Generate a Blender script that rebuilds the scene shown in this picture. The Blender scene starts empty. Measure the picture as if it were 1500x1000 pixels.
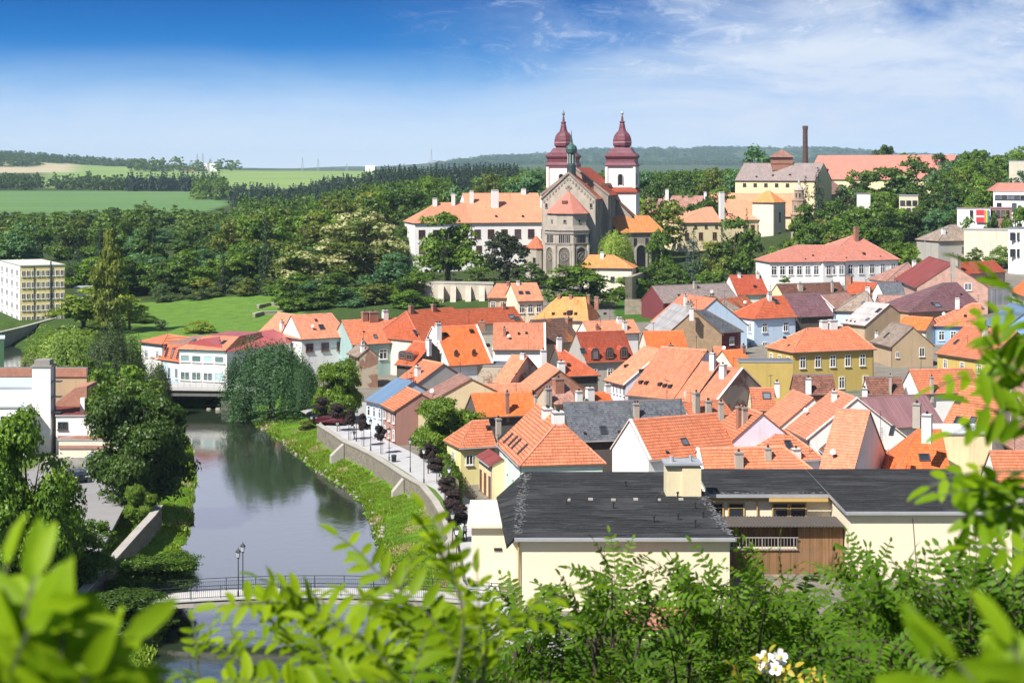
import bpy, math, random
import numpy as np
from mathutils import Vector, Matrix
random.seed(7); np.random.seed(7)
S = bpy.context.scene
COL = S.collection
# ---------------------------------------------------------------- camera
F, HY, CX, EYE = 2600.0, 245.0, 750.0, 40.0     # focal length and horizon of the photograph, eye height above the river
cd = bpy.data.cameras.new("camera"); cam = bpy.data.objects.new("camera", cd); COL.objects.link(cam)
cam.location = (0, 0, EYE); cam.rotation_euler = (math.radians(90), 0, 0)
cd.sensor_width = 36; cd.lens = F / 1500 * 36; cd.shift_y = -255 / 1500
cd.clip_start = 0.1; cd.clip_end = 60000
cd.dof.use_dof = True; cd.dof.focus_distance = 210; cd.dof.aperture_fstop = 11.0
S.camera = cam
# ---------------------------------------------------------------- light
EXPOSURE = 0.64
SUN_EL, SUN_AZ = math.radians(48), Vector((-0.67, -0.742))
S.view_settings.view_transform = 'Standard'; S.view_settings.look = 'None'
S.view_settings.exposure = EXPOSURE; S.view_settings.gamma = 1
to_sun = Vector((SUN_AZ.x * math.cos(SUN_EL), SUN_AZ.y * math.cos(SUN_EL), math.sin(SUN_EL))).normalized()
sl = bpy.data.lights.new("sun", 'SUN'); sl.energy = 5.0; sl.angle = math.radians(0.53); sl.color = (1, 0.955, 0.88)
so = bpy.data.objects.new("sun", sl); COL.objects.link(so); so.location = (-100, -60, 200)
so.rotation_euler = (-to_sun).to_track_quat('-Z', 'Y').to_euler()
S.cycles.use_denoising = True; S.cycles.max_bounces = 6; S.cycles.diffuse_bounces = 3; S.cycles.glossy_bounces = 3
S.cycles.transmission_bounces = 3; S.cycles.volume_bounces = 0; S.cycles.transparent_max_bounces = 4
S.cycles.caustics_reflective = False; S.cycles.caustics_refractive = False
S.cycles.sample_clamp_indirect = 4; S.cycles.use_adaptive_sampling = True; S.cycles.adaptive_threshold = 0.012

class NT:                                        # small helper to write node trees
    def __init__(s, tree): s.t = tree; s.n = tree.nodes; s.l = tree.links
    def new(s, typ, **kw):
        n = s.n.new(typ)
        for k, v in kw.items(): setattr(n, k, v)
        return n
    def put(s, sock, v):
        if isinstance(v, bpy.types.NodeSocket): s.l.new(v, sock)
        elif v is not None:
            if sock.type == 'RGBA' and len(v) == 3: v = (*v, 1)
            sock.default_value = v
    def math(s, op, a, b=None, c=None, clamp=False):
        n = s.new('ShaderNodeMath', operation=op); n.use_clamp = clamp
        for i, v in enumerate((a, b, c)): s.put(n.inputs[i], v)
        return n.outputs[0]
    def mix(s, f, a, b, mode='MIX'):
        n = s.new('ShaderNodeMix', data_type='RGBA', blend_type=mode)
        s.put(n.inputs[0], f); s.put(n.inputs[6], a); s.put(n.inputs[7], b); return n.outputs[2]
    def noise(s, vec, scale, detail=3, rough=0.55, dist=0):
        n = s.new('ShaderNodeTexNoise'); s.put(n.inputs['Vector'], vec); n.inputs['Scale'].default_value = scale
        n.inputs['Detail'].default_value = detail; n.inputs['Roughness'].default_value = rough
        n.inputs['Distortion'].default_value = dist; return n.outputs[0]
    def step(s, x, lo, hi, a=0.0, b=1.0):
        n = s.new('ShaderNodeMapRange', interpolation_type='SMOOTHSTEP'); s.put(n.inputs[0], x)
        for i, v in zip((1, 2, 3, 4), (lo, hi, a, b)): s.put(n.inputs[i], v)
        return n.outputs[0]
    def ramp(s, x, stops, interp='LINEAR'):
        n = s.new('ShaderNodeValToRGB'); e = n.color_ramp; e.interpolation = interp
        while len(e.elements) < len(stops): e.elements.new(0.5)
        for el, (p, c) in zip(e.elements, stops): el.position = p; el.color = (*c, 1) if len(c) == 3 else c
        s.put(n.inputs[0], x); return n.outputs[0]
    def scale(s, vec, v):
        n = s.new('ShaderNodeVectorMath', operation='MULTIPLY'); s.put(n.inputs[0], vec); n.inputs[1].default_value = v; return n.outputs[0]

def build_world():
    w = bpy.data.worlds.new("World"); S.world = w; w.use_nodes = True
    t = NT(w.node_tree); t.n.clear()
    out = t.new('ShaderNodeOutputWorld')
    sky = t.new('ShaderNodeTexSky', sky_type='NISHITA'); sky.sun_disc = False
    sky.sun_elevation = SUN_EL; sky.sun_rotation = math.atan2(SUN_AZ.x, SUN_AZ.y)
    sky.air_density = 1.0; sky.dust_density = 0.6; sky.ozone_density = 2.0
    b1 = t.new('ShaderNodeBackground'); t.put(b1.inputs[0], sky.outputs[0]); b1.inputs[1].default_value = 0.055
    d = t.new('ShaderNodeTexCoord').outputs['Generated']
    sp = t.new('ShaderNodeSeparateXYZ'); t.put(sp.inputs[0], d)
    x, y, e = sp.outputs
    k = 1.0 / 0.4                                # ramp position of elevation
    clear = t.ramp(t.math('MULTIPLY', e, k), [(0.0, (.84, .90, 1.0)), (.018 * k, (.62, .78, 1.0)), (.035 * k, (.38, .62, .96)), (.05 * k, (.12, .39, .82)),
                                              (.068 * k, (.0, .21, .65)), (.10 * k, (.0, .115, .46)), (.2 * k, (.05, .22, .70)), (.4 * k, (.08, .28, .85))])
    v = t.scale(d, (5.0, 5.0, 17.0))
    n1 = t.noise(v, 1.3, 6, .62, .6)
    n2 = t.noise(t.scale(d, (16.0, 12.0, 46.0)), 1.6, 6, .7, 1.2)
    az = t.step(x, -0.10, 0.20)
    veil = t.math('MULTIPLY', az, t.step(n1, .30, .62), clamp=True)
    strk = t.math('MULTIPLY', t.step(x, -0.09, 0.0), t.step(n2, .50, .74))
    strk = t.math('MULTIPLY', strk, t.step(e, .035, .06))
    lowr = t.math('MULTIPLY', t.step(x, -0.05, 0.16), t.step(e, .10, .04))
    lowl = t.math('MULTIPLY', t.math('MULTIPLY', t.step(x, .05, -.12), t.step(e, .080, .026)), t.step(n1, .20, .68))
    lowr = t.math('ADD', lowr, t.math('MULTIPLY', lowl, .62))
    cl = t.math('ADD', t.math('MULTIPLY', veil, .70), t.math('ADD', t.math('MULTIPLY', strk, .42), t.math('MULTIPLY', lowr, .55)), clamp=True)
    cc = t.mix(t.step(n1, .3, .8), (.58, .70, .93), (.80, .87, .97))
    vis = t.mix(cl, clear, cc)
    # bank of bright summer cloud higher up, mirrored by the river, then open blue above it
    n3 = t.noise(t.scale(d, (3.0, 3.0, 7.0)), 1.2, 4, .55, .3)
    bank = t.math('MULTIPLY', t.step(e, .105, .14), t.step(e, .285, .235))
    bank = t.math('MULTIPLY', t.math('MULTIPLY', bank, t.step(n3, .25, .48)), t.step(y, .55, .85))
    vis = t.mix(t.math('MULTIPLY', bank, .9), vis, (1.15, 1.2, 1.55))
    b2 = t.new('ShaderNodeBackground'); t.put(b2.inputs[0], vis); b2.inputs[1].default_value = 2 ** -EXPOSURE
    m = t.new('ShaderNodeMixShader'); t.put(m.inputs[0], t.step(e, .28, .40))
    t.l.new(b2.outputs[0], m.inputs[1]); t.l.new(b1.outputs[0], m.inputs[2]); t.l.new(m.outputs[0], out.inputs[0])
    try: w.cycles.sampling_method = 'MANUAL'; w.cycles.sample_map_resolution = 1024
    except Exception: pass
build_world()

# ---------------------------------------------------------------- from the photograph's measurements to places in the world
def P(px, py, z):
    Y = F * (EYE - z) / (py - HY); return Vector(((px - CX) * Y / F, Y, z))
def PY(px, py, Y): return Vector(((px - CX) * Y / F, Y, EYE - (py - HY) * Y / F))
def lerp(a, b, f): return a + (b - a) * f

# ---------------------------------------------------------------- materials
MATS = {}
def principled(name):
    m = bpy.data.materials.new(name); m.use_nodes = True
    t = NT(m.node_tree); return m, t, t.n['Principled BSDF']
def plain(name, col, rough=0.7, var=0.15, scale=1.2, bump=0.0, metal=0.0, spec=0.35, streak=0.0, dirt=None):
    """paint, plaster, stone or metal with blotches, fine grain and, if asked, vertical weather streaks"""
    if name in MATS: return MATS[name]
    m, t, b = principled(name)
    tc = t.new('ShaderNodeTexCoord').outputs['Object']
    n = t.noise(tc, scale * .35, 5, .6); n2 = t.noise(tc, scale * 5, 3, .6)
    f = t.math('ADD', t.math('MULTIPLY', t.math('SUBTRACT', n, .5), 2.2), t.math('SUBTRACT', n2, .5))
    f = t.math('MULTIPLY_ADD', f, var, 1.0)
    c = t.mix(1, col, f, 'MULTIPLY')
    if streak:
        s = t.noise(t.scale(tc, (1.6, 1.6, .12)), 1.0, 4, .65)
        c = t.mix(t.math('MULTIPLY', t.step(s, .5, .78), streak), c, dirt or tuple(v * .35 for v in col))
    t.put(b.inputs['Base Color'], c); b.inputs['Roughness'].default_value = rough
    b.inputs['Metallic'].default_value = metal; b.inputs['Specular IOR Level'].default_value = spec
    if bump:
        bn = t.new('ShaderNodeBump'); bn.inputs['Strength'].default_value = bump; bn.inputs['Distance'].default_value = .05
        t.put(bn.inputs['Height'], n2); t.l.new(bn.outputs[0], b.inputs['Normal'])
    MATS[name] = m; return m
def tile(name, col, row=.42, colw=.30, line=.75, var=.34, patch=None, pf=.5, rough=.8, colline=.25):
    """clay tiles in courses: uv runs in metres along and up the slope"""
    if name in MATS: return MATS[name]
    m, t, b = principled(name)
    uv = t.new('ShaderNodeTexCoord').outputs['UV']
    sp = t.new('ShaderNodeSeparateXYZ'); t.put(sp.inputs[0], uv)
    wob = t.math('MULTIPLY', t.math('SUBTRACT', t.noise(uv, .5, 2), .5), .22)
    u = t.math('DIVIDE', sp.outputs[0], colw); v = t.math('DIVIDE', t.math('ADD', sp.outputs[1], wob), row)
    fu, fv = t.math('FRACT', u), t.math('FRACT', v)
    cell = t.new('ShaderNodeCombineXYZ'); t.put(cell.inputs[0], t.math('FLOOR', u)); t.put(cell.inputs[1], t.math('FLOOR', v))
    wn = t.new('ShaderNodeTexWhiteNoise', noise_dimensions='2D'); t.put(wn.inputs[0], cell.outputs[0])
    big = t.noise(uv, .35, 4, .6); fine = t.noise(t.scale(uv, (3.0, .5, 1.0)), 1.0, 4, .65)
    k = t.math('ADD', t.math('MULTIPLY', t.math('SUBTRACT', wn.outputs[0], .5), var), t.math('MULTIPLY', t.math('SUBTRACT', big, .5), var * 1.6))
    k = t.math('ADD', t.math('MULTIPLY_ADD', t.math('SUBTRACT', fine, .5), var * 1.2, 1.0), k)
    c = t.mix(1, col, k, 'MULTIPLY')
    st = t.noise(t.scale(uv, (.9, .10, 1.0)), 1.0, 5, .65, .3); bl = t.noise(uv, .16, 3, .6)
    c = t.mix(t.math('MULTIPLY', t.step(st, .54, .72), .5), c, tuple(x * .42 + .015 for x in col))
    c = t.mix(t.math('MULTIPLY', t.step(bl, .48, .62), .42), c, tuple(x * .72 + .05 for x in col))
    if patch:
        pn = t.noise(t.scale(uv, (1.0, .45, 1.0)), .28, 5, .62, .5)
        c = t.mix(t.step(pn, 1 - pf - .06, 1 - pf + .06), c, patch)
    rnd_ = t.new('ShaderNodeObjectInfo').outputs['Random']
    c = t.mix(1, c, t.math('MULTIPLY_ADD', rnd_, .34, .80), 'MULTIPLY'); c = t.mix(t.math('MULTIPLY', t.step(t.math('FRACT', t.math('MULTIPLY', rnd_, 7.3)),   .45, 1.0), .14), c, t.mix(1, c, (.80, 1.15, 1.45), 'MULTIPLY'))
    shade_and_seam = t.math('MAXIMUM', t.math('MULTIPLY', t.step(fv, .58, .78), t.step(fv, 1.0, .93)), t.math('MULTIPLY', t.step(t.math('ABSOLUTE', t.math('SUBTRACT', fu, .5)), .38, .5), colline))
    c = t.mix(t.math('MULTIPLY', shade_and_seam, line), c, tuple(x * .30 for x in col))  # shadow under each course's lower edge painted as dark bands; column joints darkened too
    t.put(b.inputs['Base Color'], c); b.inputs['Roughness'].default_value = rough; b.inputs['Specular IOR Level'].default_value = .25
    h = t.math('ADD', t.math('MULTIPLY', fv, -1.0), t.math('MULTIPLY', t.math('SINE', t.math('MULTIPLY', u, 6.283)), .35))
    bn = t.new('ShaderNodeBump'); bn.inputs['Strength'].default_value = .55; bn.inputs['Distance'].default_value = .05
    t.put(bn.inputs['Height'], h); t.l.new(bn.outputs[0], b.inputs['Normal'])
    MATS[name] = m; return m
def bricks(name, c1, c2, mortar, w=.3, h=.1, mix=None, mixf=.4):
    if name in MATS: return MATS[name]
    m, t, b = principled(name)
    uv = t.new('ShaderNodeTexCoord').outputs['UV']
    br = t.new('ShaderNodeTexBrick'); t.put(br.inputs['Vector'], uv)
    for k, v in (('Color1', c1), ('Color2', c2), ('Mortar', mortar)): t.put(br.inputs[k], v)
    br.inputs['Scale'].default_value = 1; br.inputs['Brick Width'].default_value = w; br.inputs['Row Height'].default_value = h
    br.inputs['Mortar Size'].default_value = h * .1; br.inputs['Bias'].default_value = -.1
    c = br.outputs['Color']; n = t.noise(uv, .9, 5, .65)
    c = t.mix(1, c, t.math('MULTIPLY_ADD', n, .9, .55), 'MULTIPLY')
    if mix: c = t.mix(t.step(t.noise(uv, .33, 5, .6, .4), 1 - mixf - .04, 1 - mixf + .04), c, mix)
    t.put(b.inputs['Base Color'], c); b.inputs['Roughness'].default_value = .9; b.inputs['Specular IOR Level'].default_value = .2
    bn = t.new('ShaderNodeBump'); bn.inputs['Strength'].default_value = .5; bn.inputs['Distance'].default_value = .04
    t.put(bn.inputs['Height'], n); t.l.new(bn.outputs[0], b.inputs['Normal'])
    MATS[name] = m; return m
def glass(name, col=(.03, .035, .045), rough=.08):
    if name in MATS: return MATS[name]
    m, t, b = principled(name)
    r = t.new('ShaderNodeObjectInfo').outputs['Random']
    c = t.mix(t.step(r, .55, 1.0), col, tuple(min(1, x * 4 + .05) for x in col))
    t.put(b.inputs['Base Color'], c); b.inputs['Roughness'].default_value = rough; b.inputs['Specular IOR Level'].default_value = .6
    MATS[name] = m; return m

ROOFS = dict(
    orange=((.60, .190, .095), {}), salmon=((.62, .228, .128), dict(line=.45)), bright=((.68, .155, .045), dict(line=.35)),
    red=((.40, .080, .040), {}), redo=((.50, .115, .050), {}), ochre=((.66, .265, .090), dict(line=.3)),
    brown=((.19, .085, .060), dict(var=.6)), rust=((.16, .085, .060), dict(var=.6, patch=(.46, .16, .06), pf=.42)),
    patchy=((.56, .16, .065), dict(var=.5, patch=(.22, .09, .06), pf=.45)),
    peach=((.66, .290, .170), dict(line=.25, var=.2)), pink=((.53, .205, .150), dict(line=.3, var=.22)),
    pinkb=((.36, .19, .15), dict(line=.3, var=.5)), greytan=((.28, .215, .17), dict(line=.4, var=.5)),
    greyb=((.255, .20, .185), dict(line=.25, var=.35)), mauve=((.17, .082, .092), dict(line=.4, row=.5, var=.4)),
    slate=((.125, .13, .145), dict(line=.5, row=.30, colw=.30, var=.6, colline=.8)), pale=((.40, .37, .36), dict(line=.2, row=2, colw=.6, var=.3)),
    bluemet=((.12, .19, .29), dict(line=.3, row=30, colw=.55, var=.12, rough=.45, colline=1.0)),
    steel=((.16, .21, .28), dict(line=.3, row=30, colw=.55, var=.15, rough=.45, colline=1.0)),
    redmet=((.40, .10, .10), dict(line=.25, row=30, colw=.6, var=.15, rough=.5, colline=1.0)),
    corr=((.24, .125, .13), dict(line=.6, row=40, colw=.32, var=.25, rough=.6, colline=1.0)),
    darkred=((.22, .05, .045), dict(line=.4, row=30, colw=.4, colline=1.0)))
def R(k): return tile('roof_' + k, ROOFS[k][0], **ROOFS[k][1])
WALLS = dict(white=(.80, .79, .76), cream=(.80, .69, .49), mint=(.60, .74, .62), yellow=(.66, .47, .135), ochre=(.50, .37, .11),
             pale=(.72, .65, .52), tan=(.44, .33, .21), grey=(.40, .38, .34), lightblue=(.55, .68, .82), blue=(.30, .47, .78), teal=(.32, .45, .43),
             lemon=(.76, .68, .33), dark=(.10, .085, .075), wine=(.17, .04, .045), brownpink=(.38, .2, .16), stone=(.33, .28, .22), straw=(.76, .63, .38),
             lav=(.74, .71, .80), green=(.2, .3, .16))
def W(k):
    if k == 'brick': return bricks('brick_wall', (.36, .13, .075), (.25, .10, .065), (.38, .30, .24))
    if k == 'tanbrick': return bricks('tan_brick_wall', (.42, .28, .16), (.34, .21, .12), (.42, .35, .26))
    if k == 'pinkbrick': return bricks('pale_brick_wall', (.55, .31, .24), (.46, .25, .19), (.55, .46, .40), .5, .22)
    if k == 'oldbrick': return bricks('worn_brick_wall', (.33, .14, .085), (.22, .11, .075), (.40, .33, .27), mix=(.50, .42, .32), mixf=.55)
    if k == 'ruin': return bricks('rubble_wall', (.33, .27, .20), (.23, .19, .14), (.38, .33, .26), .6, .3)
    if k in ('stone',): return plain('wall_stone', WALLS[k], .9, .4, 1.5, .6, streak=.55, dirt=(.09, .08, .07))
    return plain('wall_' + k, WALLS[k], .85, .15, 1.0, .15, streak=.42 if k not in ('white', 'mint', 'lightblue', 'lav') else .26, dirt=tuple(v * .52 for v in WALLS[k]))

# ---------------------------------------------------------------- mesh building
WL = {}
def kid_loc(p): return WL.get(p.name, Vector((0, 0, 0))) if p else Vector((0, 0, 0))
class MB:
    def __init__(s): s.v = []; s.f = []; s.m = []; s.uv = []
    def poly(s, pts, mi=0, uv=None):
        i = len(s.v); s.v += [tuple(p) for p in pts]; s.f.append(tuple(range(i, i + len(pts)))); s.m.append(mi)
        s.uv += list(uv) if uv else s.auto_uv(pts)
    def auto_uv(s, pts):
        p = [Vector(q) for q in pts]; n = Vector((0, 0, 0))
        for i in range(1, len(p) - 1): n += (p[i] - p[0]).cross(p[i + 1] - p[0])
        if n.length < 1e-9: return [(0, 0)] * len(p)
        n.normalize()
        u = Vector((-n.y, n.x, 0))
        u = u.normalized() if u.length > .05 else Vector((1, 0, 0))
        w = n.cross(u); return [(q.dot(u), q.dot(w)) for q in p]
    def hexa(s, b, t, mi=0, top=None):
        """b, t: four bottom and four top corners, counter-clockwise from above"""
        s.poly(b[::-1], mi); s.poly(t, mi if top is None else top)
        for i in range(4):
            j = (i + 1) % 4; s.poly([b[i], b[j], t[j], t[i]], mi)
    def obox(s, o, ux, uy, uz, mi=0, top=None):
        o, ux, uy, uz = map(Vector, (o, ux, uy, uz)); b = [o, o + ux, o + ux + uy, o + uy]
        s.hexa(b, [q + uz for q in b], mi, top)
    def box(s, x0, x1, y0, y1, z0, z1, mi=0, top=None): s.obox((x0, y0, z0), (x1 - x0, 0, 0), (0, y1 - y0, 0), (0, 0, z1 - z0), mi, top)
    def prism(s, pts, z0, z1, mi=0, top=None):
        """vertical prism over plan points given counter-clockwise"""
        b = [Vector((p[0], p[1], z0)) for p in pts]; t = [Vector((p[0], p[1], z1)) for p in pts]; n = len(pts)
        s.poly(t, mi if top is None else top); s.poly(b[::-1], mi)
        for i in range(n): j = (i + 1) % n; s.poly([b[i], b[j], t[j], t[i]], mi)
    def tube(s, p0, p1, r0, r1=None, n=8, mi=0, caps=True):
        p0, p1 = Vector(p0), Vector(p1); r1 = r0 if r1 is None else r1
        d = (p1 - p0).normalized(); a = d.orthogonal().normalized(); c = d.cross(a)
        q0 = [p0 + (a * math.cos(k * 2 * math.pi / n) + c * math.sin(k * 2 * math.pi / n)) * r0 for k in range(n)]
        q1 = [p1 + (a * math.cos(k * 2 * math.pi / n) + c * math.sin(k * 2 * math.pi / n)) * r1 for k in range(n)]
        for i in range(n): j = (i + 1) % n; s.poly([q0[i], q0[j], q1[j], q1[i]], mi)
        if caps: s.poly(q1, mi); s.poly(q0[::-1], mi)
    def lathe(s, c, prof, n=8, rot=0, mi=0, sq=None):
        """prof: (radius, z) rings from the bottom up"""
        rings = []
        for r, z in prof:
            rings.append([Vector((c[0] + r * math.cos(rot + k * 2 * math.pi / n), c[1] + r * math.sin(rot + k * 2 * math.pi / n), c[2] + z)) for k in range(n)])
        for a, b in zip(rings, rings[1:]):
            for i in range(n): j = (i + 1) % n; s.poly([a[i], a[j], b[j], b[i]], mi)
        s.poly(rings[-1], mi); s.poly(rings[0][::-1], mi)
    def build(s, name, mats, parent=None, smooth=False):
        if not isinstance(mats, (list, tuple)): mats = [mats]
        L = kid_loc(parent); me = bpy.data.meshes.new(name)
        me.from_pydata([(a - L.x, b - L.y, c - L.z) for a, b, c in s.v], [], s.f)
        for m in mats: me.materials.append(m)
        me.polygons.foreach_set('material_index', s.m)
        ul = me.uv_layers.new(name='uv'); ul.data.foreach_set('uv', [c for q in s.uv for c in q])
        if smooth: me.polygons.foreach_set('use_smooth', [True] * len(me.polygons))
        me.update()
        o = bpy.data.objects.new(name, me); COL.objects.link(o)
        if parent: o.parent = parent; WL[o.name] = L
        return o
def tag(o, label, cat, group=None, kind=None):
    if label: o['label'] = label
    if cat: o['category'] = cat
    if group: o['group'] = group
    if kind: o['kind'] = kind
    return o
def thing(name, label, cat, loc, group=None):
    o = bpy.data.objects.new(name, None); o.location = loc; o.empty_display_size = .3; COL.objects.link(o)
    WL[o.name] = Vector(loc); return tag(o, label, cat, group)
def npmesh(name, V, Fq, mats, parent=None, attrs=None, tri=False, smooth=False, mi=None):
    """mesh from numpy arrays: V (n,3), Fq (m,4) or (m,3)"""
    me = bpy.data.meshes.new(name); k = Fq.shape[1]
    L = kid_loc(parent)
    V = V - np.array(L)
    me.vertices.add(len(V)); me.vertices.foreach_set('co', V.astype(np.float32).ravel())
    me.loops.add(Fq.size); me.loops.foreach_set('vertex_index', Fq.astype(np.int32).ravel())
    me.polygons.add(len(Fq)); me.polygons.foreach_set('loop_start', np.arange(0, Fq.size, k, dtype=np.int32))
    for m in (mats if isinstance(mats, (list, tuple)) else [mats]): me.materials.append(m)
    if mi is not None: me.polygons.foreach_set('material_index', np.asarray(mi, dtype=np.int32))
    if smooth: me.polygons.foreach_set('use_smooth', np.ones(len(Fq), dtype=bool))
    me.update(calc_edges=True)
    for an, (dom, arr) in (attrs or {}).items():
        if arr.ndim == 2:
            at = me.color_attributes.new(an, 'FLOAT_COLOR', dom)
            at.data.foreach_set('color', np.c_[arr, np.ones(len(arr))].astype(np.float32).ravel())
        else:
            at = me.attributes.new(an, 'FLOAT', dom); at.data.foreach_set('value', arr.astype(np.float32))
    o = bpy.data.objects.new(name, me); COL.objects.link(o)
    if parent: o.parent = parent; WL[o.name] = L
    return o
# ================================================================ ground, river, promenade
RIV_L = [(262, 592), (264, 610), (268, 630), (280, 655), (287, 690), (284, 720), (280, 770), (266, 800), (260, 830), (260, 870), (238, 930), (205, 1000), (120, 1120), (0, 1250)]
RIV_R = [(345, 592), (348, 607), (384, 627), (430, 660), (465, 690), (500, 710), (530, 735), (548, 775), (556, 805), (562, 830), (590, 880), (600, 930), (600, 1000), (560, 1120), (480, 1250)]
def edge_tab(E):
    p = [P(a, b, 0) for a, b in E]; p.sort(key=lambda q: q.y)
    return np.array([q.y for q in p]), np.array([q.x for q in p])
LY, LX = edge_tab(RIV_L); RY, RX = edge_tab(RIV_R)
RIVB = np.array([(-52., 284.), (-68, 288.), (-86., 316.), (-110., 368.), (-128., 402.), (-190., 424.), (-320, 434.)])   # the far reach, round the bend
def seg_dist(X, Y, pts):
    d = np.full(X.shape, 1e9)
    for (ax, ay), (bx, by) in zip(pts, pts[1:]):
        vx, vy = bx - ax, by - ay; t = np.clip(((X - ax) * vx + (Y - ay) * vy) / (vx * vx + vy * vy), 0, 1)
        d = np.minimum(d, np.hypot(X - ax - t * vx, Y - ay - t * vy))
    return d
def river_dist(X, Y):
    """metres outside the water's edge (negative in the water)"""
    wob = .5 * np.sin(Y * .9) * np.sin(Y * .37 + 1) + .3 * np.sin(Y * 2.3)
    d1 = np.maximum(np.interp(Y, LY, LX) - X + wob * .6, X - np.interp(Y, RY, RX) + wob)
    d1 = np.where(Y > 297, np.maximum(d1, Y - 297), d1)
    return np.minimum(d1, seg_dist(X, Y, RIVB) - np.where(Y < 340, 9.0, 12.0))
GCOL = np.array([-400, 0, 200, 400, 600, 750, 900, 1050, 1200, 1350, 1500, 1900.])
GTAB = [(100, [3] * 12), (240, [3] * 12), (300, [3, 3, 3, 3, 3, 3, 3, 3.5, 4.5, 5, 5.5, 6]),
        (360, [3, 3, 3, 3, 3.5, 4, 4.5, 5, 6, 7, 8, 9]), (430, [3.5, 3.5, 3.5, 4, 6, 6.5, 7, 8, 10.5, 11, 12, 12]),
        (480, [4, 4, 4, 6, 9, 9.5, 9.5, 10, 12.5, 14, 15, 15]), (520, [5, 5, 6, 8, 10.5, 11, 11, 12, 14.5, 16, 18, 18]),
        (600, [5, 6, 8, 11, 15, 15, 15, 16, 20, 22, 24, 24]), (700, [6, 7, 10, 14, 20, 22, 22, 24, 28, 30, 31, 31]),
        (900, [8, 8, 9, 11, 22, 25, 26, 28, 31, 35, 37, 37]), (1200, [12, 12, 11, 9, 18, 24, 26, 28, 31, 35, 38, 38]),
        (1500, [12.5, 12.5, 12, 10, 28, 29, 25, 26, 30, 32, 34, 34]), (1900, [13, 13, 13, 12, 30, 30, 22, 22, 24, 26, 30, 30]),
        (2600, [16, 14, 13, 13, 16, 16, 14, 16, 20, 24, 28, 28]), (3500, [30, 30, 32.5, 33, 33, 28, 20, 20, 20, 24, 28, 28]),
        (5000, [84, 70, 46, 30, 28, 28, 24, 24, 24, 24, 24, 24]), (7000, [70, 60, 36, 33, 36, 50, 50, 50, 50, 50, 45, 40]),
        (9500, [50, 40, 36, 38, 48, 96, 132, 138, 136, 100, 76, 60]), (14000, [20] * 12)]
GY = np.array([math.log(r[0]) for r in GTAB]); GV = np.array([r[1] for r in GTAB], float)
def base_height(X, Y):
    Yc = np.maximum(Y, 40.0); u = np.clip(CX + F * X / Yc, -400, 1900); ly = np.clip(np.log(np.maximum(Y, 100.)), GY[0], GY[-1])
    j = np.clip(np.searchsorted(GCOL, u) - 1, 0, len(GCOL) - 2); i = np.clip(np.searchsorted(GY, ly) - 1, 0, len(GY) - 2)
    fu = (u - GCOL[j]) / (GCOL[j + 1] - GCOL[j]); fy = (ly - GY[i]) / (GY[i + 1] - GY[i])
    fu = fu * fu * (3 - 2 * fu); fy = fy * fy * (3 - 2 * fy) * .5 + fy * .5
    return (GV[i, j] * (1 - fu) + GV[i, j + 1] * fu) * (1 - fy) + (GV[i + 1, j] * (1 - fu) + GV[i + 1, j + 1] * fu) * fy
WALLPX = [(467, 620), (486, 632), (506, 645), (526, 654), (544, 663), (570, 679), (594, 695), (618, 708), (637, 731), (650, 753), (661, 784), (667, 815), (672, 850)]
WALLP = [P(a, b, 3.7) for a, b in WALLPX]
WALLP.append(Vector((-1.2, 139, 3.7))); WALLP.append(Vector((4, 128, 3.7)))
WY = np.array([p.y for p in WALLP][::-1]); WX = np.array([p.x for p in WALLP][::-1])
LWALLPX = [(233, 742), (222, 757), (205, 775), (180, 803), (150, 836), (110, 880)]
LWALLP = [P(a, b, 3.1) for a, b in LWALLPX]
def zt(X, Y):
    X = np.asarray(X, float); Y = np.asarray(Y, float)
    h = base_height(X, Y); d = river_dist(X, Y)
    k = np.clip(d / 9.0, 0, 1); bank = .05 + (1.75) * k ** .75 + .12 * np.sin(X * .8) * np.sin(Y * .6 + X * .3) * k
    over = np.clip((d - 9) / 1.0, 0, 1)
    wl = X - np.interp(Y, WY, WX)                         # right bank: the step hides behind the river wall
    onp = (Y > 128) & (Y < 258) & (X > -40)
    over = np.where(onp, np.clip((wl - .1) / .5, 0, 1), over)
    bank = np.where(onp & (wl < .4), np.minimum(bank * 1.22, 2.3), bank)
    h = np.where(d < 0, np.maximum(-1.2, d * .6 + .0), bank * (1 - over) + np.maximum(h - .25, bank * 0) * over)
    hill = 38.2 - .66 * np.maximum(Y, 0) - .10 * np.abs(X) + .5 * np.sin(X * .5) * np.sin(Y * .4)
    hill = np.where(Y < 0, 38.2 - .02 * np.abs(X) + 0 * Y, hill)
    return np.where(Y < 75, np.maximum(h, hill), h)
def zt1(x, y): return float(zt(np.array([x]), np.array([y]))[0])

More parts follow.
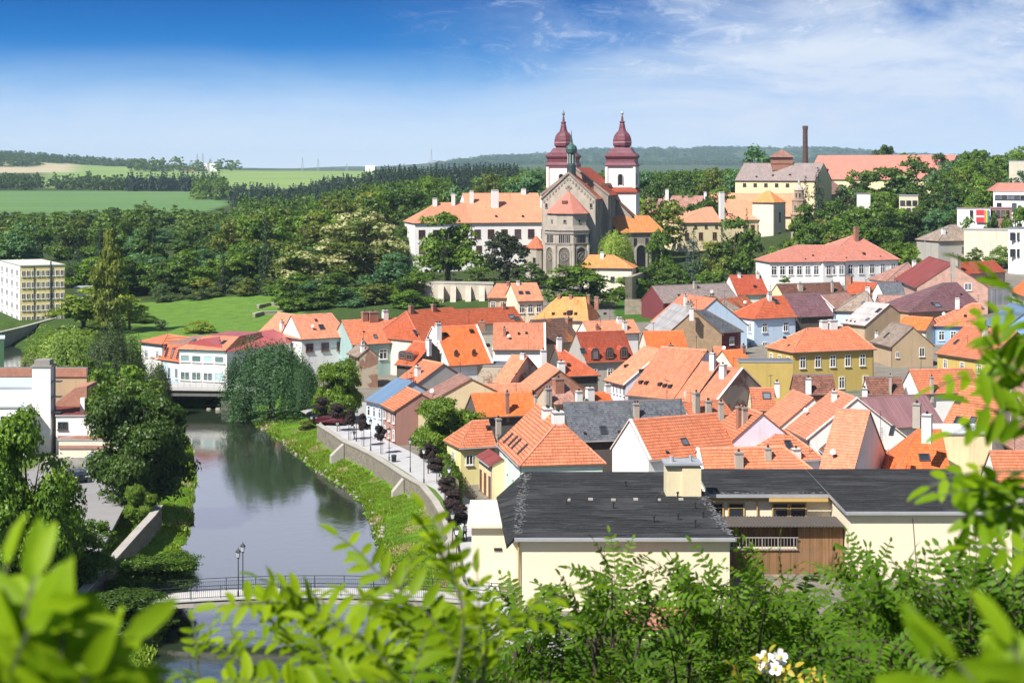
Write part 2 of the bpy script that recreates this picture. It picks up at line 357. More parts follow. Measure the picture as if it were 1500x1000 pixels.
def axis(lo, hi, fine_lo, fine_hi, step, ratio):
    a = list(np.arange(fine_lo, fine_hi, step)); s = step; x = fine_hi
    while x < hi: a.append(x); s *= ratio; x += s
    a.append(hi); s = step; x = fine_lo
    while x > lo: s *= ratio; x -= s; a.insert(0, max(x, lo))
    return np.array(a)
def build_ground():
    xs = axis(-9000, 9000, -75, 75, 1.0, 1.03); ys = axis(-30, 16000, 100, 310, .9, 1.02)
    X, Y = np.meshgrid(xs, ys); Z = zt(X, Y); u = CX + F * X / np.maximum(Y, 1)
    rough = np.clip((Y - 4000) / 4000, 0, 1); Z = Z + rough * (6 * np.sin(X * .004 + Y * .001) + 4 * np.sin(X * .011))
    d = river_dist(X, Y); wl = X - np.interp(Y, WY, WX)
    c = np.zeros(X.shape + (3,)); c[:] = (.045, .068, .020)                                  # woodland floor
    def put(mask, col): c[mask] = col
    put((Y < 75), (.05, .085, .018))
    put((Y > 120) & (Y < 470) & (u > 440) & (u < 1800), (.21, .19, .16))                      # town yards
    put((Y > 395) & (u > 900) & (Y < 470) & (u < 1130), (.05, .12, .02))
    put((Y > 392) & (Y < 478) & (u > 430) & (u < 720), (.05, .085, .02)); put((Y > 330) & (Y < 395) & (u > 430) & (u < 520), (.09, .14, .03)); put((Y > 330) & (Y < 478) & (u < 445), (.05, .09, .02)); put((Y > 330) & (Y < 478) & (u > 185) & (u < 445), (.115, .215, .035))                                # meadow
    put((Y > 120) & (Y < 300) & (u < 520) & (d > 6), (.10, .15, .03))
    put((d > -1.0) & (d < 11) & (wl < 1.0) & (Y > 110) & (Y < 300), (.105, .215, .016))       # river banks
    put((Y > 140) & (Y < 300) & (X > -60) & (X < -38) & (d > 9), (.25, .235, .21))
    e1 = 26 * np.sin(X * .011) + 14 * np.sin(Y * .013 + X * .02)
    put((Y > 1060 + 2 * e1) & (Y < 2050) & (u < 335 + e1), (.105, .200, .075))                              # far fields
    put((Y > 2250) & (Y < 4300) & (u > 60) & (u < 640), (.180, .275, .085))
    put((Y > 3400) & (Y < 4400) & (u > -50) & (u < 110), (.40, .36, .24))
    put((Y > 70) & (Y < 147) & (wl > 6), (.075, .125, .022))
    put(d < -.6, (.03, .03, .018))
    n, m = X.shape; idx = np.arange(n * m).reshape(n, m)
    q = np.stack([idx[:-1, :-1], idx[:-1, 1:], idx[1:, 1:], idx[1:, :-1]], -1).reshape(-1, 4)
    mt, t, b = principled('ground_cover')
    vc = t.new('ShaderNodeVertexColor', layer_name='cover').outputs[0]
    pos = t.new('ShaderNodeNewGeometry').outputs['Position']
    n1 = t.noise(pos, .35, 5, .65); n2 = t.noise(pos, 2.2, 4, .7); n3 = t.noise(t.scale(pos, (1, .35, 1)), .14, 4, .6, .6)
    k = t.math('MULTIPLY_ADD', t.math('ADD', t.math('SUBTRACT', n1, .5), t.math('SUBTRACT', n2, .5)), 1.1, 1.0)
    col = t.mix(1, vc, k, 'MULTIPLY')
    sp = t.new('ShaderNodeSeparateXYZ'); t.put(sp.inputs[0], pos)
    near = t.step(sp.outputs[1], 300, 285)
    col = t.mix(t.math('MULTIPLY', t.math('MULTIPLY', t.step(n3, .60, .67), near), .8), col, (.34, .27, .13))
    col = t.mix(t.math('MULTIPLY', t.math('MULTIPLY', t.step(n1, .50, .30), near), .6), col, (.045, .115, .012))
    bands = t.noise(t.scale(pos, (.004, .03, 0)), 1.0, 4, .6)
    col = t.mix(t.math('MULTIPLY', t.step(sp.outputs[1], 900, 1100), t.step(bands, .45, .62)), col, t.mix(1, col, (1.35, 1.15, .9), 'MULTIPLY'))
    t.put(b.inputs['Base Color'], col); b.inputs['Roughness'].default_value = .95; b.inputs['Specular IOR Level'].default_value = .1
    bn = t.new('ShaderNodeBump'); bn.inputs['Strength'].default_value = .8; bn.inputs['Distance'].default_value = .25
    t.put(bn.inputs['Height'], n2); t.l.new(bn.outputs[0], b.inputs['Normal'])
    o = npmesh('ground', np.stack([X, Y, Z], -1).reshape(-1, 3), q, mt, attrs={'cover': ('POINT', c.reshape(-1, 3))}, smooth=True)
    o['kind'] = 'structure'
build_ground()

def build_water():
    m, t, b = principled('river_water')
    pos = t.new('ShaderNodeNewGeometry').outputs['Position']
    h = t.math('ADD', t.math('MULTIPLY', t.noise(t.scale(pos, (1.0, .7, 1)), .8, 3, .5), .6), t.math('MULTIPLY', t.noise(t.scale(pos, (2.2, 1.3, 1)), 2.6, 2, .5), .25))
    calm = t.step(t.noise(pos, .035, 3, .6), .35, .65, .35, 1.0)
    bn = t.new('ShaderNodeBump'); t.put(bn.inputs['Strength'], t.math('MULTIPLY', calm, .085)); bn.inputs['Distance'].default_value = .30
    t.put(bn.inputs['Height'], h); t.l.new(bn.outputs[0], b.inputs['Normal'])
    t.put(b.inputs['Base Color'], t.mix(t.noise(pos, .06, 3), (.018, .030, .018), (.034, .044, .024)))
    b.inputs['Roughness'].default_value = .045; b.inputs['IOR'].default_value = 1.45; b.inputs['Specular IOR Level'].default_value = .75
    mb = MB(); mb.poly([(-330, 60, 0), (60, 60, 0), (60, 460, 0), (-330, 460, 0)])
    o = mb.build('river_water', m); o['kind'] = 'structure'
build_water()

def ribbon(name, A, B, z, mat, th=.3, kind='structure', n=60):
    """flat paving between two plan lines"""
    def res(L):
        L = [Vector(p) for p in L]; s = [0]
        for a, b in zip(L, L[1:]): s.append(s[-1] + (b - a).length)
        o = []
        for k in range(n + 1):
            q = s[-1] * k / n; i = max(0, min(len(L) - 2, int(np.searchsorted(s, q) - 1)))
            o.append(L[i].lerp(L[i + 1], (q - s[i]) / max(1e-6, s[i + 1] - s[i])))
        return o
    a, b = res(A), res(B); mb = MB()
    for i in range(n):
        q = [a[i], b[i], b[i + 1], a[i + 1]]
        nz = (q[1] - q[0]).cross(q[2] - q[0]).z
        if nz < 0: q = q[::-1]
        mb.poly([(p.x, p.y, z) for p in q], 0, [(p.x, p.y) for p in q])
    for L in (a, b):
        for p, q in zip(L, L[1:]): mb.poly([(p.x, p.y, z - th), (q.x, q.y, z - th), (q.x, q.y, z), (p.x, p.y, z)])
    o = mb.build(name, mat); o['kind'] = kind; return o
PAVE = plain('pale_paving', (.44, .435, .45), .8, .22, .8, .1)
PROM_R = [P(a, b, 3) for a, b in [(500, 607), (540, 622), (566, 645), (598, 660), (620, 672), (646, 690), (678, 724), (700, 742), (716, 800), (735, 880)]] + [Vector((10, 128, 3))]
ribbon('promenade_paving', [(p.x + .5, p.y, 3) for p in WALLP], PROM_R, 3.04, PAVE)
ribbon('square_paving', [P(a, b, 3) for a, b in [(440, 602), (500, 588), (560, 590)]], [P(a, b, 3) for a, b in [(468, 618), (500, 612), (548, 626)]], 3.03, plain('square_stone', (.36, .35, .33), .85, .2, .8))
ASPH = plain('worn_asphalt', (.26, .25, .25), .9, .2, .5)
ribbon('parking_asphalt', [P(a, b, 3) for a, b in [(40, 690), (20, 740), (-20, 850)]], [P(a, b, 3) for a, b in [(186, 688), (186, 735), (120, 860)]], 3.06, ASPH)
ribbon('hill_road', [P(a, b, c) for a, b, c in [(1322, 392, 12.6), (1328, 381, 13.4), (1362, 366, 14.6), (1400, 352, 17.)]],
       [P(a, b, c) for a, b, c in [(1350, 396, 12.6), (1368, 384, 13.4), (1385, 372, 14.6), (1430, 356, 17.)]], 14.2, ASPH, th=6)

def wall_along(name, label, pts, w, zb, zt_, mat, capmat, cap=.16, buttress=()):
    root = thing(name, label, 'wall', (pts[0].x, pts[0].y, zb)); mb = MB(); cp = MB()
    nrm = []
    for i, p in enumerate(pts):
        a, b = pts[max(0, i - 1)], pts[min(len(pts) - 1, i + 1)]; d = (b - a); d.z = 0; d.normalize(); nrm.append(Vector((-d.y, d.x, 0)))
    s = 0
    for i in range(len(pts) - 1):
        p, q, n, k = pts[i], pts[i + 1], nrm[i], nrm[i + 1]
        for M, hw, z0, z1 in ((mb, w / 2, zb, zt_), (cp, w / 2 + .12, zt_, zt_ + cap)):
            A = [p + n * hw, q + k * hw, q - k * hw, p - n * hw]
            b = [Vector((v.x, v.y, z0)) for v in A][::-1]; t = [Vector((v.x, v.y, z1)) for v in A][::-1]
            M.hexa(b, t)
    mb.build('masonry', mat, root); cp.build('coping', capmat, root)
    return root, nrm
RUB = bricks('river_wall_stone', (.24, .205, .16), (.15, .13, .105), (.29, .26, .22), .55, .28, mix=(.30, .27, .21), mixf=.35)
CONC = plain('coping_concrete', (.40, .37, .33), .9, .25, 1.2, .3, streak=.3)
rw, rn = wall_along('river_wall', 'long curved rubble stone river wall with pale coping along the grassy bank', WALLP, .5, .3, 3.5, RUB, CONC)
for k, (i, L) in enumerate(((2, 1.7), (6, 1.3), (10, 1.1))):
    p, n = WALLP[i], rn[i]
    d = Vector((n.y, -n.x, 0)); side = -n if (-n).x < 0 else n
    mb = MB(); o = p + side * .34 - d * .45
    b0 = Vector((o.x, o.y, .3)); ux = side * L; uy = d * .9
    bq = [b0, b0 + ux, b0 + ux + uy, b0 + uy]
    if (bq[1] - bq[0]).cross(bq[2] - bq[0]).z < 0: bq = [bq[0], bq[3], bq[2], bq[1]]
    top = []
    for v in bq:
        f = (v - b0).dot(side) / L; top.append(Vector((v.x, v.y, 3.3 - 1.5 * f)))
    mb.hexa(bq, top); mb.build('buttress', CONC, rw)
wall_along('quay_wall', 'low stone retaining wall with flat coping between car park and left river bank', LWALLP, .6, .4, 3.15, RUB, CONC)
# ================================================================ houses
FRAME = plain('window_frame_white', (.78, .77, .74), .5, .05); FRAMEB = plain('window_frame_brown', (.20, .10, .06), .6, .1)
FRAMED = plain('window_frame_dark', (.06, .06, .065), .5, .1)
PANE = glass('window_glass'); REDSH = plain('maroon_shutter', (.17, .035, .03), .6, .1)
GUT = plain('gutter_metal', (.18, .12, .10), .5, .2, metal=.3); GUTW = plain('gutter_zinc', (.45, .46, .48), .5, .2, metal=.4)
RIDGE = plain('ridge_mortar', (.66, .33, .23), .9, .2); RIDGED = plain('ridge_dark', (.16, .13, .13), .9, .2)
CHIMW = plain('chimney_white', (.76, .75, .73), .85, .12, 1.5, .2, streak=.2); CHIMB = W('brick'); CHIMG = plain('chimney_grey', (.42, .37, .31), .9, .3, 1.5, .3, streak=.5)
CAPM = plain('chimney_cap', (.28, .26, .24), .9, .2); SOOT = plain('flue_soot', (.03, .03, .03), 1, .1)
WHITE_VERGE = plain('verge_plaster', (.74, .72, .70), .9, .1, streak=.2)

def window_at(root, c, u, n, w, h, frame=FRAME, pane=PANE, small=False, bars=(1, 0), name='window', deep=.10):
    """c: centre on the wall, u: horizontal along the wall, n: outward; frame ring, mullion and a pane set back inside the ring"""
    c, u, n = Vector(c), Vector(u).normalized(), Vector(n).normalized(); z = Vector((0, 0, 1))
    if abs(n.z) > .05: z = n.cross(u)
    if z.z < 0: z = -z
    f = max(.06, min(.13, w * .1)); mb = MB(); o = c - u * w / 2 - z * h / 2
    def bar(p, a, b): mb.obox(p - n * .02, u * a, n * (deep + .02), z * b) if u.cross(n).dot(z) > 0 else mb.obox(p - n * .02 + u * a, u * -a, n * (deep + .02), z * b)
    bar(o, w, f); bar(o + z * (h - f), w, f); bar(o + z * f, f, h - 2 * f); bar(o + z * f + u * (w - f), f, h - 2 * f)
    for k in range(bars[0]): bar(o + z * f + u * (w * (k + 1) / (bars[0] + 1) - f * .4), f * .8, h - 2 * f)
    for k in range(bars[1]): bar(o + u * f + z * (h * .66), w - 2 * f, f * .8)
    if abs(n.z) < .05: mb.obox(o - u * .08 - z * .09, u * (w + .16), n * .20, z * .085) if u.cross(n).dot(z) > 0 else mb.obox(o - u * .08 - z * .09 + u * (w + .16), u * -(w + .16), n * .20, z * .085)
    q = [c - u * w / 2 - z * h / 2 + n * .03, c + u * w / 2 - z * h / 2 + n * .03, c + u * w / 2 + z * h / 2 + n * .03, c - u * w / 2 + z * h / 2 + n * .03]
    if (q[1] - q[0]).cross(q[2] - q[0]).dot(n) < 0: q = q[::-1]
    if small:
        mb.poly(q, 1); return mb.build(name, [frame, pane], root)
    fo = mb.build(name, frame, root); pb = MB(); pb.poly(q); pb.build('pane', pane, fo); return fo

def chimney(parent, base, w, d, ztop, u, mat=None, pots=1, name='chimney'):
    u = Vector((u[0], u[1], 0)).normalized(); v = Vector((-u.y, u.x, 0)); mb = MB()
    z0 = base.z - 1.2; o = base - u * w / 2 - v * d / 2; o.z = z0
    H = ztop - z0; cap = min(.22, .1 * H)
    mb.obox(o, u * w, v * d, (0, 0, H - cap), 0)
    q = o - u * .08 - v * .08; q.z = z0 + H - cap
    mb.obox(q, u * (w + .16), v * (d + .16), (0, 0, cap * .6), 1)
    q2 = o + u * .05 + v * .05; q2.z = z0 + H - cap * .4
    mb.obox(q2, u * (w - .1), v * (d - .1), (0, 0, cap * .4), 0)
    for k in range(pots):
        p = base + u * (w * ((k + .5) / pots - .5)); p = Vector((p.x, p.y, ztop)); r = min(.14, w / pots * .3)
        mb.tube(p - Vector((0, 0, .05)), p + Vector((0, 0, .28)), r, r * .85, 8, 2)
    return mb.build(name, [mat or CHIMW, CAPM, SOOT], parent)

class House: pass
def house(name, label, A, B, C, D, ze, roof='orange', wall='white', ends='gg', t=.9, zg=None, ov=.35, vo=.12, win=(), chim=(), sky=(), vents=(),
          cat='house', ridge=None, maxw=30, gut=True, verge=None, wallmat=None, dz=.16, group=None, dorm=(), aerial=(), gablewin=(), Y=None, hw=None):
    a, b = P(*A, ze), P(*B, ze)
    if Y: a, b = PY(*A, Y[0]), PY(*B, Y[1]); ze = (a.z + b.z) / 2; a.z = b.z = ze
    if hw:                                           # fixed half width: the ridge height follows from the measured ridge line
        u0 = (b - a); u0.z = 0; u0.normalize(); n0 = Vector((-u0.y, u0.x, 0)); hs = []
        for q in (C, D):
            dx = (q[0] - CX) / F; s_ = (a.dot(n0) + hw) / (n0.x * dx + n0.y); hs.append(EYE - (q[1] - HY) * s_ / F - ze)
        t = max(.15, sum(hs) / 2 / hw)
    u = (b - a); u.z = 0; L = u.length; u.normalize(); n = Vector((-u.y, u.x, 0))
    O = Vector((0, 0, EYE))
    def hit(q, off=0.0):
        """where the sight line of a measured point meets the front roof plane"""
        d = Vector(((q[0] - CX) / F, 1, -(q[1] - HY) / F)); k = -d.z
        s = (EYE - ze - off + t * a.dot(n)) / (k + t * d.dot(n)); return O + d * s
    c, d = hit(C), hit(D)
    hc, hd = (c - a).dot(n) * t, (d - a).dot(n) * t; h = (hc + hd) / 2
    al_c = 0 if ends[0] == 'g' else (c - a).dot(u); al_d = L if ends[1] == 'g' else (d - a).dot(u)
    w = h / t
    if not (.6 < w < maxw): print('WARN', name, label[:30], 'half width %.1f' % w); w = min(max(w, 1.5), maxw * .5); h = w * t
    if ends[0] == 'h': al_c = min(max(al_c, w * .35), L * .95)
    if ends[1] == 'h': al_d = max(min(al_d, L - w * .35), L * .05)
    if al_d < al_c + .05: m_ = (al_c + al_d) / 2; al_c, al_d = m_ - .05, m_ + .05
    H = House(); H.u, H.n, H.a, H.L, H.w, H.h, H.t, H.ze, H.hit = u, n, a, L, w, h, t, ze, hit
    def pt(al, ac, z): q = a + u * al + n * ac; return Vector((q.x, q.y, z))
    H.pt = pt
    corners = [pt(0, 0, 0), pt(L, 0, 0), pt(L, 2 * w, 0), pt(0, 2 * w, 0)]
    if zg is None: zg = min(zt1(q.x, q.y) for q in corners) - .4; zg = min(zg, ze - 3.0)
    H.zg = zg
    cen = pt(L / 2, w, zg); root = thing(name, label, cat, cen, group); H.root = root
    # ---- walls
    x0 = (vo if ends[0] == 'g' else ov); x1 = L - (vo if ends[1] == 'g' else ov); y0, y1 = ov, 2 * w - ov; zt0 = ze + ov * t * .9 - .10
    if x1 - x0 < .8: x0, x1 = L * .2, L * .8
    H.x0, H.x1, H.y0, H.y1 = x0, x1, y0, y1
    mb = MB(); WT = wallmat or W(wall)
    zap = ze + h - .12
    f = [pt(x0, y0, zg), pt(x1, y0, zg), pt(x1, y0, zt0), pt(x0, y0, zt0)]; mb.poly(f)
    f = [pt(x1, y1, zg), pt(x0, y1, zg), pt(x0, y1, zt0), pt(x1, y1, zt0)]; mb.poly(f)
    if ends[0] == 'g': mb.poly([pt(x0, y1, zg), pt(x0, y0, zg), pt(x0, y0, zt0), pt(x0, w, zap), pt(x0, y1, zt0)])
    else: mb.poly([pt(x0, y1, zg), pt(x0, y0, zg), pt(x0, y0, zt0), pt(x0, y1, zt0)])
    if ends[1] == 'g': mb.poly([pt(x1, y0, zg), pt(x1, y1, zg), pt(x1, y1, zt0), pt(x1, w, zap), pt(x1, y0, zt0)])
    else: mb.poly([pt(x1, y0, zg), pt(x1, y1, zg), pt(x1, y1, zt0), pt(x1, y0, zt0)])
    mb.build('wall', WT, root)
    # ---- roof slab: clay courses above, boards below
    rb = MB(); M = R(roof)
    e = [pt(0, 0, ze), pt(L, 0, ze), pt(L, 2 * w, ze), pt(0, 2 * w, ze)]; rc, rd = pt(al_c, w, ze + h), pt(al_d, w, ze + h)
    sl = math.hypot(w, h)
    def uvs(ps, o, du):
        dn = Vector((-du.y, du.x, 0)); k = math.hypot(1, t); return [((p - o).dot(du), (p - o).dot(dn) * k) for p in ps]
    def slope(ps, o, du): rb.poly(ps, 0, uvs(ps, o, du))
    slope([e[0], e[1], rd, rc], e[0], u); slope([e[2], e[3], rc, rd], e[2], -u)
    if ends[1] == 'h': ps = [e[1], e[2], rd]; rb.poly(ps, 0, [((p - e[1]).dot(n), (p.z - ze) * 1.35) for p in ps])
    if ends[0] == 'h': ps = [e[3], e[0], rc]; rb.poly(ps, 0, [((p - e[0]).dot(n), (p.z - ze) * 1.35) for p in ps])
    dn = Vector((0, 0, dz)); eb = [q - dn for q in e]; cb, db = rc - dn, rd - dn
    rb.poly([eb[1], eb[0], cb, db], 1); rb.poly([eb[3], eb[2], db, cb], 1)
    for i, j in ((0, 1), (2, 3)): rb.poly([eb[i], eb[j], e[j], e[i]], 1)
    if ends[1] == 'h': rb.poly([eb[2], eb[1], db], 1); rb.poly([eb[1], eb[2], e[2], e[1]], 1)
    else: rb.poly([eb[1], db, rd, e[1]], 1); rb.poly([db, eb[2], e[2], rd], 1)
    if ends[0] == 'h': rb.poly([eb[0], eb[3], cb], 1); rb.poly([eb[3], eb[0], e[0], e[3]], 1)
    else: rb.poly([eb[3], cb, rc, e[3]], 1); rb.poly([cb, eb[0], e[0], rc], 1)
    # ridge and hip tiles
    def cap(p, q, r=.13):
        dd = (q - p); s = Vector((-dd.y, dd.x, 0)).normalized() * r; up = Vector((0, 0, r * .75)); lo = Vector((0, 0, -r * .6))
        rb.poly([p - s + lo, q - s + lo, q + up, p + up], 2); rb.poly([p + up, q + up, q + s + lo, p + s + lo], 2)
    if roof in ('bluemet', 'steel', 'redmet', 'corr', 'darkred', 'pale'): rmat = M
    else: rmat = RIDGED if roof in ('slate', 'greyb', 'greytan', 'mauve', 'brown', 'rust', 'pinkb') else (ridge or tile('roof_ridge_' + roof, tuple(min(.8, x * 1.02 + .05) for x in ROOFS[roof][0]), row=9, colw=.4, line=.4))
    cap(rc, rd)
    if ends[1] == 'h': cap(e[1], rd); cap(e[2], rd)
    if ends[0] == 'h': cap(e[0], rc); cap(e[3], rc)
    if verge:                                        # plastered verge strips on the gables
        for k, (xx, ap) in enumerate(((0, rc), (L, rd))):
            if str(k) in verge:
                s = u * (.34 if k == 0 else -.34); up = Vector((0, 0, .13))
                for q, r_ in ((e[0] if k == 0 else e[1], ap), (ap, e[3] if k == 0 else e[2])):
                    pts = [q, q + s, r_ + s, r_]; 
                    if (pts[1] - pts[0]).cross(pts[2] - pts[0]).z < 0: pts = pts[::-1]
                    rb.hexa([p - up * .5 for p in pts], [p + up for p in pts], 3)
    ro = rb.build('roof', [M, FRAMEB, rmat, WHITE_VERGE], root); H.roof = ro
    if gut:
        gb = MB(); q = e[0] - n * .10; gb.tube(q - Vector((0, 0, .12)), e[1] - n * .10 - Vector((0, 0, .12)), .08, n=6)
        q = pt(x1 - .15, y0 - .09, ze - .1); gb.tube((q.x, q.y, zg), q, .05, n=6); gb.build('gutter', GUT if a.y > 215 else GUTW, root)
    far = a.y > 300
    for it in win:                                   # (side, count, height below the eave of the window centre, width, height [, frame [, from, to]])
        side, cnt, zc, ww, wh = it[:5]; fr = it[5] if len(it) > 5 and it[5] else FRAME; lo, hi = (it[6], it[7]) if len(it) > 7 else (.5 / cnt, 1 - .5 / cnt)
        for k in range(cnt):
            f = lo + (hi - lo) * (k / max(1, cnt - 1)) if cnt > 1 else (lo + hi) / 2
            if side == 'F': cpt, uu, nn = pt(lerp(x0, x1, f), y0, ze + zc), u, -n
            elif side == 'R': cpt, uu, nn = pt(x1, lerp(y0, y1, f), ze + zc), n, u
            elif side == 'L': cpt, uu, nn = pt(x0, lerp(y1, y0, f), ze + zc), -n, -u
            else: cpt, uu, nn = pt(lerp(x1, x0, f), y1, ze + zc), -u, n
            window_at(root, cpt, uu, nn, ww, wh, fr, small=far, bars=(1 if ww > .8 else 0, 1 if wh > 1.3 else 0))
    for it in chim:                                  # (px, base py, top py, width in px [, material [, pots]])
        px, pb, ptp, wp = it[:4]; mt = {'w': CHIMW, 'b': CHIMB, 'g': CHIMG}[it[4] if len(it) > 4 else 'w']
        q = hit((px, pb)); ac = (q - a).dot(n)
        if ac > w: q = q - n * (ac - w) * .9; q.z = ze + h
        if ac < .2: q = q + n * (.2 - ac)
        cw = wp * q.y / F; zt_ = EYE - (ptp - HY) * q.y / F
        chimney(ro, q, cw, min(max(cw * .8, .5), 1.2), max(zt_, q.z + .5), u, mt, it[5] if len(it) > 5 else 1)
    nr = (Vector((0, 0, 1)) - n * t).normalized()
    for it in sky:                                   # roof windows (px, py, width m, length m)
        q = hit(it[:2]); sw, sh = (it[2], it[3]) if len(it) > 3 else (.85, 1.2)
        fo = window_at(root, q, u, nr, sw, sh, FRAMED, bars=(0, 0), name='skylight', deep=.13)
    for it in vents:                                 # small vent hoods / hatch tiles
        q = hit(it[:2]); s = it[2] if len(it) > 2 else .35; vb = MB(); up = Vector((0, 0, 1))
        vb.hexa([q - u * s / 2 - n * s * .3, q + u * s / 2 - n * s * .3, q + u * s / 2 + n * s * .8, q - u * s / 2 + n * s * .8],
                [q - u * s / 2 - n * s * .35 + up * s * .8, q + u * s / 2 - n * s * .35 + up * s * .8, q + u * s / 2 + n * s * .9 + up * s * .95, q - u * s / 2 + n * s * .9 + up * s * .95])
        vb.build('roof_vent', SOOT, ro)
    for it in dorm:                                  # arched dormers (px, py of the sill centre, width, height)
        q = hit(it[:2]); dw, dh = it[2], it[3]; db_ = MB(); ang = [math.pi * k / 6 for k in range(7)]
        prof = [(-dw / 2, -.1), (dw / 2, -.1), (dw / 2, dh * .62)] + [(math.cos(x) * dw / 2, dh * .62 + math.sin(x) * dh * .38) for x in ang[1:-1]] + [(-dw / 2, dh * .62)]
        dep = (dh + .3) / t
        fr = [q + u * x + Vector((0, 0, z)) - n * .05 for x, z in prof]; bk = [p + n * dep for p in fr]
        for i in range(len(fr)):
            j = (i + 1) % len(fr)
            if i: db_.poly([fr[j], fr[i], bk[i], bk[j]], 0 if i > 1 and i < len(fr) - 2 + 1 else 0)
        db_.poly(fr, 1)
        do = db_.build('dormer', [M, FRAMED if len(it) < 5 else FRAME], root)
        window_at(do, q - n * .06 + Vector((0, 0, dh * .42)), u, -n, dw * .62, dh * .62, FRAMEB, small=True, deep=.06)
    for it in aerial:                                # television aerials (px, base py, height m)
        q = hit(it[:2]); ab = MB(); hh = it[2]; z = Vector((0, 0, 1))
        ab.tube(q - z * .3, q + z * hh, .025, n=5)
        for k in range(4): p = q + z * (hh - .12 - .22 * k); ab.tube(p - u * .35, p + u * .35, .014, n=4)
        p = q + z * (hh - .5); ab.tube(p - n * .5 , p + n * .5, .016, n=4)
        ab.build('aerial', FRAMED, ro)
    rr = random.Random(int(A[0] * 7 + A[1] * 13))
    if 180 < a.y < 420 and rr.random() < .62 and not aerial:
        q = pt(lerp(al_c, al_d, rr.uniform(.1, .9)), w, ze + h); ab = MB(); hh = rr.uniform(1.2, 2.6); zz = Vector((0, 0, 1)); ab.tube(q - zz * .3, q + zz * hh, .035, n=5); dd = Vector((rr.uniform(-1, 1), rr.uniform(-1, 1), 0)).normalized(); ee = Vector((-dd.y, dd.x, 0))
        ab.tube(q + zz * (hh - .1) - dd * .5, q + zz * (hh - .1) + dd * .5, .02, n=4)
        for k in range(5): p = q + zz * (hh - .1) + dd * (-.45 + .22 * k); ab.tube(p - ee * .28, p + ee * .28, .014, n=4)
        ab.build('aerial', FRAMED, ro)
    if 180 < a.y < 400 and rr.random() < .16:
        q = pt(rr.uniform(.15, .85) * L, w * .35, ze + h * .35); db_ = MB(); n_ = Vector((-.4, -.8, .45)).normalized(); db_.tube(q, q + Vector((0, 0, .7)), .03, n=5); cc = q + Vector((0, 0, .75)); db_.tube(cc - n_ * .02, cc + n_ * .05, .10, .30, 12); db_.build('satellite_dish', GUTW, ro)
    for it in gablewin:                              # ('L'|'R', across 0..1, height above the eave, w, h)
        sd, ac, zc, ww, wh = it[:5]
        if sd == 'R': window_at(root, pt(x1, lerp(y0, y1, ac), ze + zc), n, u, ww, wh, small=far)
        else: window_at(root, pt(x0, lerp(y1, y0, ac), ze + zc), -n, -u, ww, wh, small=far)
    return H

def block(name, label, pts, z0, z1, wallmat, topmat, cat='building', par=.0, parmat=None, group=None):
    """flat-roofed block over a plan polygon (counter-clockwise)"""
    c = sum((Vector((p[0], p[1], 0)) for p in pts), Vector()) / len(pts); root = thing(name, label, cat, (c.x, c.y, z0), group)
    mb = MB(); n = len(pts)
    for i in range(n):
        p, q = pts[i], pts[(i + 1) % n]; mb.poly([(p[0], p[1], z0), (q[0], q[1], z0), (q[0], q[1], z1), (p[0], p[1], z1)])
    mb.build('wall', wallmat, root)
    rb = MB(); ex = []
    for i in range(n):
        p = Vector((pts[i][0], pts[i][1], 0)); d = p - c; d.z = 0; ex.append(p + d.normalized() * .18)
    rb.prism([(p.x, p.y) for p in ex], z1, z1 + .22, 1, 0); rb.build('roof', [topmat, parmat or GUTW], root); return root
H = house
# ---- the front rows, nearest first ------------------------------------------------------------------
f1 = H('town_house', 'mint green house with a hipped orange roof and two dark skylights facing front', (727, 649), (760, 682), (790, 592), (818, 614), 8.5, 'orange', 'mint', 'gh', t=.95,
  chim=[(802, 607, 597, 18, 'w', 2), (818, 612, 602, 20, 'w', 2)], sky=[(737, 637, .6, 1.6), (745, 642, .6, 1.6), (752, 646, .6, 1.6), (757, 650, .6, 1.6), (766, 658, .6, 1.6)],
  win=[('F', 4, -1.6, .9, 1.5), ('F', 3, -4.6, .9, 1.5)])
nr = (Vector((0, 0, 1)) + f1.u * .95 * f1.w / max(.1, (f1.L - (P(818, 614, 1) - f1.a).dot(f1.u)) if False else f1.w)).normalized()
H('slate_house', 'long house under a dark slate roof behind the mint green house', (838, 646), (1016, 640), (812, 590), (1013, 584), 8.2, 'slate', 'dark', 'gg', t=.85, sky=[(884, 630)], chim=[(932, 610, 590, 8, 'g', 2)], vents=[(857, 636, .3), (907, 634, .3), (990, 620, .3)],
  win=[('F', 4, -1.5, 1.0, 1.2)])
H('town_house', 'white gabled house with broad banded orange roof left of the lavender gable', (951, 674), (1080, 662), (933, 611), (1078, 605), 7.8, 'orange', 'white', 'gg', t=.95, chim=[(1083, 622, 594, 8, 'b', 1), (1090, 625, 596, 9, 'g', 2)], sky=[(1003, 647, .8, 1.0)], vents=[(978, 664, .3)],
  verge='0')
H('town_house', 'orange roofed house with a shaded lavender gable and no window in it', (1024, 646), (1056, 660), (1062, 584), (1118, 607), 7.8, 'orange', 'lav', 'gg', t=.8, chim=[(1037, 600, 586, 7, 'g'), (1056, 602, 588, 8, 'g')])
H('town_house', 'low banded orange roof with grey chimney just behind the black tarred roof', (1028, 695), (1196, 691), (1020, 657), (1148, 653), 6.2, 'orange', 'white', 'gh', t=.95, chim=[(1082, 681, 661, 12, 'g'), (1125, 671, 655, 9, 'g')], verge='0')
H('town_house', 'small pyramid roofed house with a skylight and a white chimney stub', (1090, 678), (1209, 672), (1142, 630), (1150, 629), 6.8, 'orange', 'lav', 'hh', t=.95, sky=[(1155, 651)], chim=[(1166, 669, 656, 12, 'w')], aerial=[(1186, 664, 1.5)])
